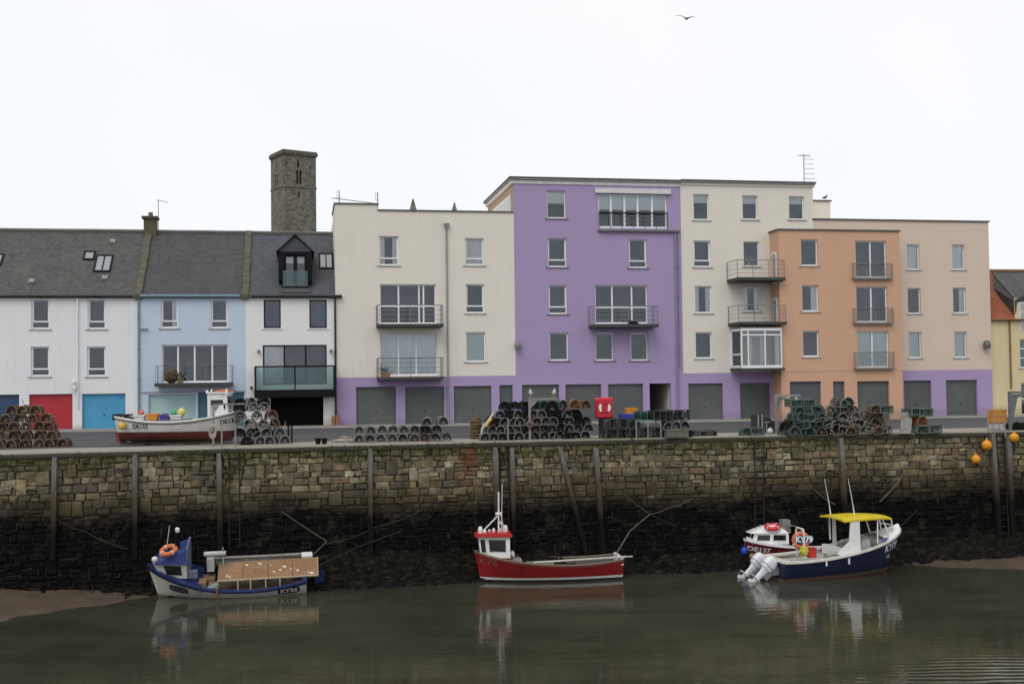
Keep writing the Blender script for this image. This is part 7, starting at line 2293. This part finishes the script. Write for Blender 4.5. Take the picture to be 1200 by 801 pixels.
def outboard(y_):
    mb = MB(); tilt = R_(47); x0 = -n.L / 2 - .50; z0 = .42
    def T(p): return (x0 - (p[0] * math.cos(tilt) + p[2] * -math.sin(tilt)) * 1.0 if False else x0 + p[0] * math.cos(tilt) + p[2] * math.sin(tilt), y_ + p[1], z0 - p[0] * math.sin(tilt) + p[2] * math.cos(tilt))
    # local: +z up the engine (cowl), -z down the leg, -x aft; tilted about the transom clamp
    tilt = R_(47)
    def rows_(pr): return [[T((cx + rx * math.copysign(abs(math.cos(a)) ** .7, math.cos(a)), ry * math.copysign(abs(math.sin(a)) ** .7, math.sin(a)), z)) for a in [2 * math.pi * k / 14 for k in range(14)]] for z, cx, rx, ry in pr]
    cowl = rows_(((.05, -.12, .20, .15), (.12, -.12, .27, .19), (.35, -.12, .30, .21), (.52, -.13, .28, .20), (.62, -.15, .20, .15), (.66, -.16, .08, .06)))
    mb.grid(cowl, closed=True); mb.poly(cowl[0]); mb.poly(cowl[-1])
    root = mb.build("outboard_motor", OUTW, n.root, smooth=False)
    mb = MB(); leg = rows_(((.05, -.12, .17, .12), (-.15, -.12, .13, .085), (-.45, -.14, .12, .06), (-.70, -.16, .11, .045)))
    mb.grid(leg, closed=True); mb.poly(leg[-1])
    mb.hexa([T(q) for q in ((-.42, -.13, -.50), (.02, -.13, -.50), (.02, .13, -.50), (-.42, .13, -.50), (-.42, -.13, -.475), (.02, -.13, -.475), (.02, .13, -.475), (-.42, .13, -.475))])
    gear = rows_(((-.62, -.16, .12, .06), (-.70, -.20, .24, .075), (-.78, -.20, .24, .075), (-.84, -.18, .16, .05)))
    mb.grid(gear, closed=True); mb.poly(gear[0]); mb.poly(gear[-1])
    mb.hexa([T(q) for q in ((-.16, -.012, -1.0), (-.02, -.012, -1.0), (-.02, .012, -1.0), (-.16, .012, -1.0), (-.28, -.012, -.8), (.0, -.012, -.8), (.0, .012, -.8), (-.28, .012, -.8))])
    mb.build("leg", OUTW, root)
    mb = MB()
    for a in (0, 2.09, 4.19):
        d = Vector((0, math.cos(a), math.sin(a))); e = Vector((.5, -math.sin(a), math.cos(a))).normalized() * .07
        c0 = Vector((-.46, 0, -.74)); mb.poly([T(c0 + d * .03 - e * .4), T(c0 + d * .17 - e), T(c0 + d * .19 + e), T(c0 + d * .03 + e * .4)])
    mb.bar(T((-.38, 0, -.74)), T((-.54, 0, -.74)), .045, 7)
    mb.build("propeller", DARK_METAL, root, fix=False)
    mb = MB(); mb.hexa([T(q) for q in ((.02, -.13, -.25), (.2, -.13, -.25), (.2, .13, -.25), (.02, .13, -.25), (.02, -.13, .1), (.2, -.13, .1), (.2, .13, .1), (.02, .13, .1))]); mb.box(-n.L / 2 - .3, -n.L / 2 + .02, y_ - .14, y_ + .14, .30, .62)
    mb.build("bracket", GREY_METAL, root)
    mb = MB(); band = rows_(((.20, -.12, .288, .203), (.235, -.12, .292, .206))); mb.grid(band, closed=True); mb.build("cowl_stripe", paint("cowl_grey", (.14, .15, .17), .4, .1), root, fix=False)
OUTW = paint("outboard_white", (.68, .70, .72), .35, .06, 3, .1, (.3, .3, .3))
outboard(-.45); outboard(.50)
mb = MB()
for y_ in (-.32, .32): mb.bar((x_of(.19), y_ - .35, .9), (x_of(.19), y_ - .35, 2.0), .035, 6)
mb.tube([(x_of(.19), -.67, 1.95), (x_of(.19), -.6, 2.1), (x_of(.19), -.1, 2.1), (x_of(.19), -.03, 1.95)], .035, 6); mb.build("stern_hoop", WHITEP, n.root)
lb = lifebuoy(n.M @ Vector((x_of(.185), -.44, 1.62)), (R_(90), 0, hd - R_(18)), .38, "orange lifebuoy lettered KY79 hung on the navy boat's stern hoop", ORANGEB)
vs, fs = text_geo("KY79", .34, .012, .012)
mb = MB(); mb.v = [(v.x * .92 + .12, v.y + .04, v.z + .125) for v in vs]; mb.f = fs; mb.m = [0] * len(fs)
# white letters edged with blue
vs2, fs2 = text_geo("KY79", .34, .006, .035)
bk = MB(); bk.v = [(v.x * .92 + .13, v.y + .03, v.z + .105) for v in vs2]; bk.f = fs2; bk.m = [0] * len(fs2); bk.build("lettering_backing", paint("letter_blue", (.03, .12, .40), .5, .1), lb, fix=False); mb.build("lettering", WHITEL, lb, fix=False)
mb = MB(); mb.box(-.16, .16, -.13, .13, 0, .36); mb.box(-.18, .18, -.15, .15, .361, .40); o = mb.build("fuel_can", paint("red_plastic", (.55, .02, .02), .5, .1)); o.location = n.M @ Vector((x_of(.27), -.35, .86)); o.rotation_euler = (0, 0, hd); tag(o, "red fuel box standing in the navy boat's stern", "fuel can")
mb = MB(); mb.sphere((0, 0, .2), (.2, .18, .21), 10, 8)
for q in range(len(mb.v)): v = Vector(mb.v[q]); mb.v[q] = tuple(v + Vector((mnoise.noise(v * 8), mnoise.noise(v * 9), 0)) * .05)
o = mb.build("net_bag", paint("yellow_net", (.42, .40, .05), .8, .35, 9)); o.location = n.M @ Vector((x_of(.19), -.62, 1.0)); tag(o, "yellow green net bag below the lifebuoy on the navy boat's stern", "net bag")
mb = MB(); mb.box(x_of(.36), x_of(.47), -.75, -.35, .53, .96); mb.box(x_of(.36) - .02, x_of(.47) + .02, -.77, -.33, .961, 1.0); mb.build("engine_hatch", paint("hatch_green", (.38, .39, .33), .7, .2, 3), n.root)
mb = MB()
for f in (.30, .47): mb.box(x_of(f) - .03, x_of(f) + .03, -1.225, -1.17, .62, .86)
mb.build("rowlock_plate", WHITEL, n.root)
mb = MB()
for z in (.62, 1.05):
    p_ = n.pt(.845, z + .1, -1); mb.obox((p_.x, p_.y - .012, z + .1), (.24, .02, .18), Matrix.Rotation(R_(22), 3, 'Z'))
mb.build("hull_patch", paint("patch_grey", (.12, .13, .17), .5, .15), n.root)
n.lettering("KY79", .46, n.L / 2 - .95, 1.10, -1, WHITEL, .14, stretch=.85, bold=.01)
rope([n.M @ Vector((n.L / 2 - .1, 0, 1.7)), W(1062, 610, .4), W(1075, 597, .1)], "bow line from the navy boat up to the wall", r=.014)

# ---- dark red boat with white wheelhouse behind it
bow, stern = ground(872, 663.5, WZ), ground(990, 659.5, WZ)
d = Boat("fishing_boat", "dark red boat with white wheelhouse tucked behind the navy workboat", "boat", bow, stern, WZ, 2.0, (.98, .92, 1.20), (-.3, -.1), .06, wt=.8, rake=.35, p=3.4, q=.72)
pxc = (872 + 990) / 2
lx = lambda px: -(px - pxc) * d.k
zl = lambda px, py: atY(px, py, d.c.y).z - WZ
d.hull(HDRED, HBLACK, HDRED, .06)
d.gunwale(WHITEP, .13, .10); d.inside(paint("dark_green_lining", (.025, .04, .035), .7, .2), .35, .02, .8); d.deck(WHITEP, .72, .98, .0, .14, "foredeck")
zt_ = zl(895, 622)
cb = cabin(d, lx(918), lx(877), 1.35, 1.02, zt_, WHITEP, .0, -.12, .95, ((.08, .44, .36, .85), (.54, .90, .36, .85)), 2, wf=.6)
mb = MB(); zA = zl(897, 612.5)
mb.hexa([(lx(918), -.68, zt_ + .001), (lx(874), -.42, zt_ + .001), (lx(874), .42, zt_ + .001), (lx(918), .68, zt_ + .001), (lx(908), -.3, zA), (lx(890), -.25, zA - .12), (lx(890), .25, zA - .12), (lx(908), .3, zA)]); mb.build("wheelhouse_roof", WHITEP, d.root)
lifebuoy(d.M @ Vector((lx(901), .42, zt_ + .26)), (R_(10), R_(-6), d.root.rotation_euler.z + math.pi), .36, "red and white lifebuoy on the white wheelhouse roof of the dark red boat", paint("lifebuoy_red", (.55, .03, .03), .6, .1))
GREYM = paint("grey_frame", (.30, .30, .30), .5, .2)
mb = MB()
for y_ in (-.55, .55):
    mb.tube([(lx(908), y_, 1.0), (lx(917), y_, zl(915, 618)), (lx(921), y_, zl(921, 614.5))], .03, 5); mb.tube([(lx(934), y_, 1.0), (lx(934), y_, zl(934, 618))], .03, 5)
mb.bar((lx(917), -.55, zl(915, 618)), (lx(917), .55, zl(915, 618)), .03, 5); mb.build("gantry", GREYM, d.root)
mb = MB(); z_ = zl(925, 614.5); mb.grid([[(lx(917) + 0, y_, z_ + .02), (lx(924), y_, z_ + .06), (lx(935), y_, z_ - .08)] for y_ in (-.6, .6)]); mb.grid([[(lx(917) + 0, y_, z_ - .02), (lx(924), y_, z_ + .02), (lx(935), y_, z_ - .12)] for y_ in (-.6, .6)])
for y_ in (-.6, .6): mb.grid([[(lx(917), y_, z_ + .02), (lx(924), y_, z_ + .06), (lx(935), y_, z_ - .08)], [(lx(917), y_, z_ - .02), (lx(924), y_, z_ + .02), (lx(935), y_, z_ - .12)]])
mb.build("solar_canopy", paint("grey_canopy", (.15, .16, .17), .35, .2), d.root, fix=False)
mb = MB(); mb.box(lx(922), lx(912), .1, .5, zt_ - .02, zt_ + .55); mb.build("locker", GREYM, d.root)
d.lettering("DE137", .27, lx(884), .80, 1, WHITEL, .08, bold=.006, stretch=1.15)
for k_, (dx, z, mat, lab) in enumerate(((.05, .55, paint("blue_fender", (.02, .05, .36), .5, .1), "blue fender buoy hanging at the dark red boat's bow"), (-.28, .28, paint("tan_fender", (.36, .20, .12), .6, .15), "tan fender hanging below the blue one at the red bow"))):
    pz = d.M @ Vector((d.L / 2 + dx, .22, z)); t = thing("boat_fender", lab, "fender", pz); R0 = .17 if k_ == 0 else .14
    mb = MB(); mb.lathe([(R0 * math.sin(math.pi * k / 10) + .001, .17 - R0 * 1.15 * math.cos(math.pi * k / 10)) for k in range(11)], 12); mb.build("float", mat, t, smooth=True)
    mb = MB(); mb.bar((0, 0, .32), (.05, .1, .62 + .2 * k_), .012, 5); mb.build("lanyard", ROPE, t)

# ---- white boat laid up on the quay
Yb = ground(205, 521.3).y + .35
bow, stern = atY(285, 519, Yb), atY(141, 519, Yb); bow.z = stern.z = 0
q_ = Boat("fishing_boat", "white clinker boat with maroon bottom laid up on blocks on the quay", "boat", bow, stern, .12, 1.95, (1.17, .93, 1.40), (.0, .02), .46, wt=.62, rake=.55, srake=-.12, e_mid=.5, e_bow=.8, p=3.0, q=.75, L=(bow - stern).length + .1)
pxc = (141.5 + 284.5) / 2
lx = lambda px: (px - pxc) * q_.k
zl = lambda px, py: atY(px, py, Yb).z - .12
def clinker():
    m, N, L, B = _new("clinker_white")
    v = _coord(N, L); x, y, z = _xyz(N, L, v)
    n1 = _noise(N, L, v, 2.0, 5, .65)
    col = _ramp(N, L, n1, [(.3, (.62, .61, .58)), (.7, (.74, .735, .72))])
    n2 = _noise(N, L, _comb(N, L, _math(N, L, 'MULTIPLY', x, 8.0), y, z), 1.0, 4, .7)
    col = _mix(N, L, _ramp(N, L, n2, [(.58, 0.0), (.8, .3)]), col, (.36, .30, .22))
    L.new(col, B.inputs["Base Color"]); B.inputs["Roughness"].default_value = .5
    return m
q_.hull(clinker(), HMAROON, HMAROON, .02)
q_.gunwale(WHITEP, .09, .06, .03); q_.rubrail(paint("dark_strake", (.07, .06, .05), .6, .2), .10, .024)
for k_ in range(3): q_.rubrail(MATS["white_gloss"], .20 + .09 * k_, .009, "plank_edge", .02, .97)
q_.inside(GREYDECK, .62, .03, .86, deckm=GREYDECK); q_.deck(WHITEP, .78, .97, .02, .05, "foredeck")
mb = MB(); mb.box(lx(163), lx(220), -.7, .7, .90, 1.0); mb.build("hatch_board", paint("hatch_grey", (.17, .17, .165), .8, .25), q_.root)
mb = MB(); mb.box(-q_.L / 2 - .10, -q_.L / 2 + .05, -.55, .55, 1.0, 1.26); mb.box(-q_.L / 2 - .04, -q_.L / 2 + .42, -.62, .62, 1.18, 1.24); mb.build("stern_platform", BLACK_FRAME, q_.root)
mb = MB(); mb.box(lx(141), lx(262), -.06, .06, -.06, .30); mb.build("keel", HMAROON, q_.root)
mb = MB(); x0, x1 = lx(135.5), lx(146); mb.hexa([(x0 + .05, -.035, .0), (x1, -.035, 0), (x1, .035, 0), (x0 + .05, .035, 0), (x0, -.035, .46), (x1 - .02, -.035, .50), (x1 - .02, .035, .50), (x0, .035, .46)]); mb.build("rudder", paint("red_rudder", (.22, .030, .024), .6, .25, 3, .3), q_.root)
mb = MB(); mb.lathe([(.20, -.03), (.21, 0), (.20, .03)], 14, (lx(152.5), -.12, .22), 0, Matrix.Rotation(R_(90), 3, 'X')); mb.lathe([(.04, -.1), (.05, .1)], 8, (lx(152), -.16, .15), 0, Matrix.Rotation(R_(90), 3, 'Y')); mb.build("propeller_guard", paint("zinc_grey", (.27, .27, .27), .5, .15), q_.root)
# open backed wheelhouse with curved cut-away side
za, zb_ = .98, zl(258, 460.5)
mb = MB()
xa, xb = lx(247), lx(270)
for sd in (-1, 1):
    yy = sd * .46
    for pl in ([(xa, za), (xa + .11, za), (xa + .13, zb_), (xa - .02, zb_)],
               [(xb - .17, zl(0 + 264, 479)), (xb + .0, za + .1), (xb - .02, za + .12), (xb - .04, zb_), (xb - .22, zb_)],
               [(xa + .12, zb_ - .28), (xb - .2, zb_ - .28), (xb - .2, zb_), (xa + .12, zb_)],
               [(xa + .26, za + .0), (xb, za + .12), (xb - .02, za + .66), (xb - .10, za + .70), (xb - .32, za + .62), (xa + .42, za + .46), (xa + .32, za + .26)]):
        mb.extr(pl, yy - .02, yy + .02, lambda a, b_, c_: (a, c_, b_))
mb.hexa([(xb - .02, -.46, za), (xb + .02, -.46, za), (xb + .02, .46, za), (xb - .02, .46, za), (xb - .06, -.46, zb_), (xb - .02, -.46, zb_), (xb - .02, .46, zb_), (xb - .06, .46, zb_)])
wh = mb.build("wheelhouse", WHITEP, q_.root)
mb = MB(); mb.box(xa + .14, xb - .21, -.465, -.445, za + .62, zb_ - .27); mb.box(xa + .14, xb - .21, .445, .465, za + .62, zb_ - .27); mb.box(xb - .0, xb + .03, -.45, .45, za + .6, zb_ - .12); mb.build("window", BGLASS, wh)
mb = MB(); mb.box(xa - .06, xb + .02, -.54, .54, zb_ + .001, zb_ + .06); mb.build("wheelhouse_roof", WHITEP, q_.root)
mb = MB(); mb.hexa([(xa + .2, -.5, zb_ + .061), (xb, -.5, zb_ + .061), (xb, .5, zb_ + .061), (xa + .2, .5, zb_ + .061), (xa + .5, -.45, zb_ + .15), (xb - .05, -.45, zb_ + .19), (xb - .05, .45, zb_ + .19), (xa + .5, .45, zb_ + .15)]); mb.build("orange_cover", paint("faded_orange", (.48, .13, .05), .7, .15), q_.root)
mb = MB(); mb.sphere((xa - .05, -.4, zb_ + .09), .06, 8, 6); mb.sphere((xa + .12, -.3, zb_ + .12), .05, 8, 6); mb.box(xb - .06, xb + .03, -.6, -.5, zb_ - .05, zb_ + .2); mb.build("deck_lights", WHITEP, q_.root)
q_.lettering("DE133", .27, lx(171), .72, -1, BLACKP, -.03, bold=.006, stretch=.95); q_.lettering("DE133", .27, lx(270.5), .90, -1, BLACKP, .15, bold=.006, stretch=.9)
BLK = paint("timber_block", (.15, .115, .08), .85, .3, 4)
for k_, (px, w_, h_, lab) in enumerate(((173, .16, .10, "small dark chock under the laid up boat's keel aft"), (208, .75, .10, "broad timber block under the middle of the laid up boat"), (243, .5, .10, "timber block under the forward keel of the laid up boat"))):
    p_ = q_.M @ Vector((lx(px), 0, -.06)); mb = MB(); mb.box(-w_ / 2, w_ / 2, -.3, .3, 0, p_.z - .004 - 0.0); mb.box(-w_ / 2 + .03, w_ / 2 - .05, -.31, -.301, .02, max(.03, p_.z - .03)); o = mb.build("keel_block", BLK if k_ else BLACK_FRAME); o.location = (p_.x, p_.y, 0); o.rotation_euler = (0, 0, q_.root.rotation_euler.z); tag(o, lab, "keel block")
# props that hold the boat upright
for k_, (px, sd) in enumerate(((192, -1), (232, -1), (192, 1), (232, 1))):
    t_ = (lx(px) + q_.L / 2) / q_.L; p_ = q_.M @ (q_.pt(t_, .5, sd) + Vector((0, sd * .02, 0))); f_ = q_.M @ Vector((lx(px), sd * 1.05, 0)); f_.z = 0.0
    if sd > 0:
        mb = MB(); mb.tube([Vector((0, 0, 0)), p_ - f_], .045, 6); o = mb.build("boat_prop", BLK); o.location = f_
        tag(o, ["timber prop under the near side of the laid up boat, aft one", "timber prop under the near side of the laid up boat, forward one", "timber prop on the far side of the laid up boat, aft one", "timber prop on the far side of the laid up boat, forward one"][k_], "prop", "props holding up the boat")
zdk = 1.005
def onq(px, y_, dz=0.0): return q_.M @ Vector((lx(px), y_, zdk + dz))
hdq = q_.root.rotation_euler.z
def tub(px, w_, h_, mat, lab, y_=-.45, z=0.0):
    t = thing("fish_box", lab, "fish box", onq(px, y_, z), (0, 0, hdq)); w2 = w_ / 2
    mb = MB(); mb.hexa([(-w2 * .88, -.16, 0), (w2 * .88, -.16, 0), (w2 * .88, .16, 0), (-w2 * .88, .16, 0), (-w2, -.19, h_), (w2, -.19, h_), (w2, .19, h_), (-w2, .19, h_)]); mb.build("tub", mat, t)
    mb = MB()
    for a, b_, c_, d_ in ((-w2 - .02, w2 + .02, -.21, -.191), (-w2 - .02, w2 + .02, .191, .21)): mb.box(a, b_, c_, d_, h_ - .04, h_ + .02)
    mb.build("rim", mat, t)
tub(168.5, .44, .20, paint("white_box", (.62, .62, .60), .5, .12), "white fish box on the laid up boat's deck, furthest aft")
tub(183.3, .46, .25, paint("orange_tub", (.65, .26, .02), .5, .1, 4), "orange tub on the laid up boat's deck beside the white box")
tub(197.5, .42, .20, paint("indigo_tub", (.06, .05, .28), .5, .15, 4), "dark blue tub on the laid up boat's deck")
tub(210.5, .50, .19, MATS["white_box"], "white fish box on the laid up boat's deck under the floats")
mb = MB()
for k_ in range(8): mb.tube([(rp.uniform(-.15, .15), rp.uniform(-.1, .1), rp.uniform(0, .06)) for _ in range(5)], .02, 4)
o = mb.build("rope_tangle", paint("dark_rope", (.1, .1, .12), .9, .3)); o.location = onq(197.5, -.45, .2); tag(o, "tangle of dark rope heaped in the dark blue tub", "rope")
def qfloat(px, y_, z, r_, mat, lab):
    mb = MB(); mb.sphere((0, 0, r_), r_, 14, 10); mb.lathe([(r_ * .22, 1.9 * r_), (r_ * .2, 2.12 * r_)], 8); o = mb.build("net_buoy", mat, smooth=True); o.location = onq(px, y_, z); tag(o, lab, "buoy")
qfloat(169.8, -.45, .18, .125, paint("coral_float", (.55, .12, .08), .5, .1), "coral red float resting on the aft white fish box")
qfloat(207.5, -.45, .17, .12, paint("green_float", (.02, .33, .14), .5, .1), "green float on the white fish box beside the yellow float")
qfloat(216, -.40, .15, .17, paint("yellow_float", (.66, .58, .13), .5, .1), "pale yellow float on the deck of the laid up boat")
p_ = q_.M @ (q_.pt(.07, .80, -1) + Vector((0, -.16, -.2)))
mb = MB(); mb.sphere((0, 0, .16), .165, 14, 10); mb.lathe([(.035, .31), (.03, .36)], 8); mb.bar((0, 0, .34), (.0, .1, .62), .012, 4); o = mb.build("net_buoy", paint("mustard_float", (.55, .36, .06), .5, .1), smooth=True); o.location = p_; tag(o, "mustard float hanging on the laid up boat's quarter over its number", "buoy")
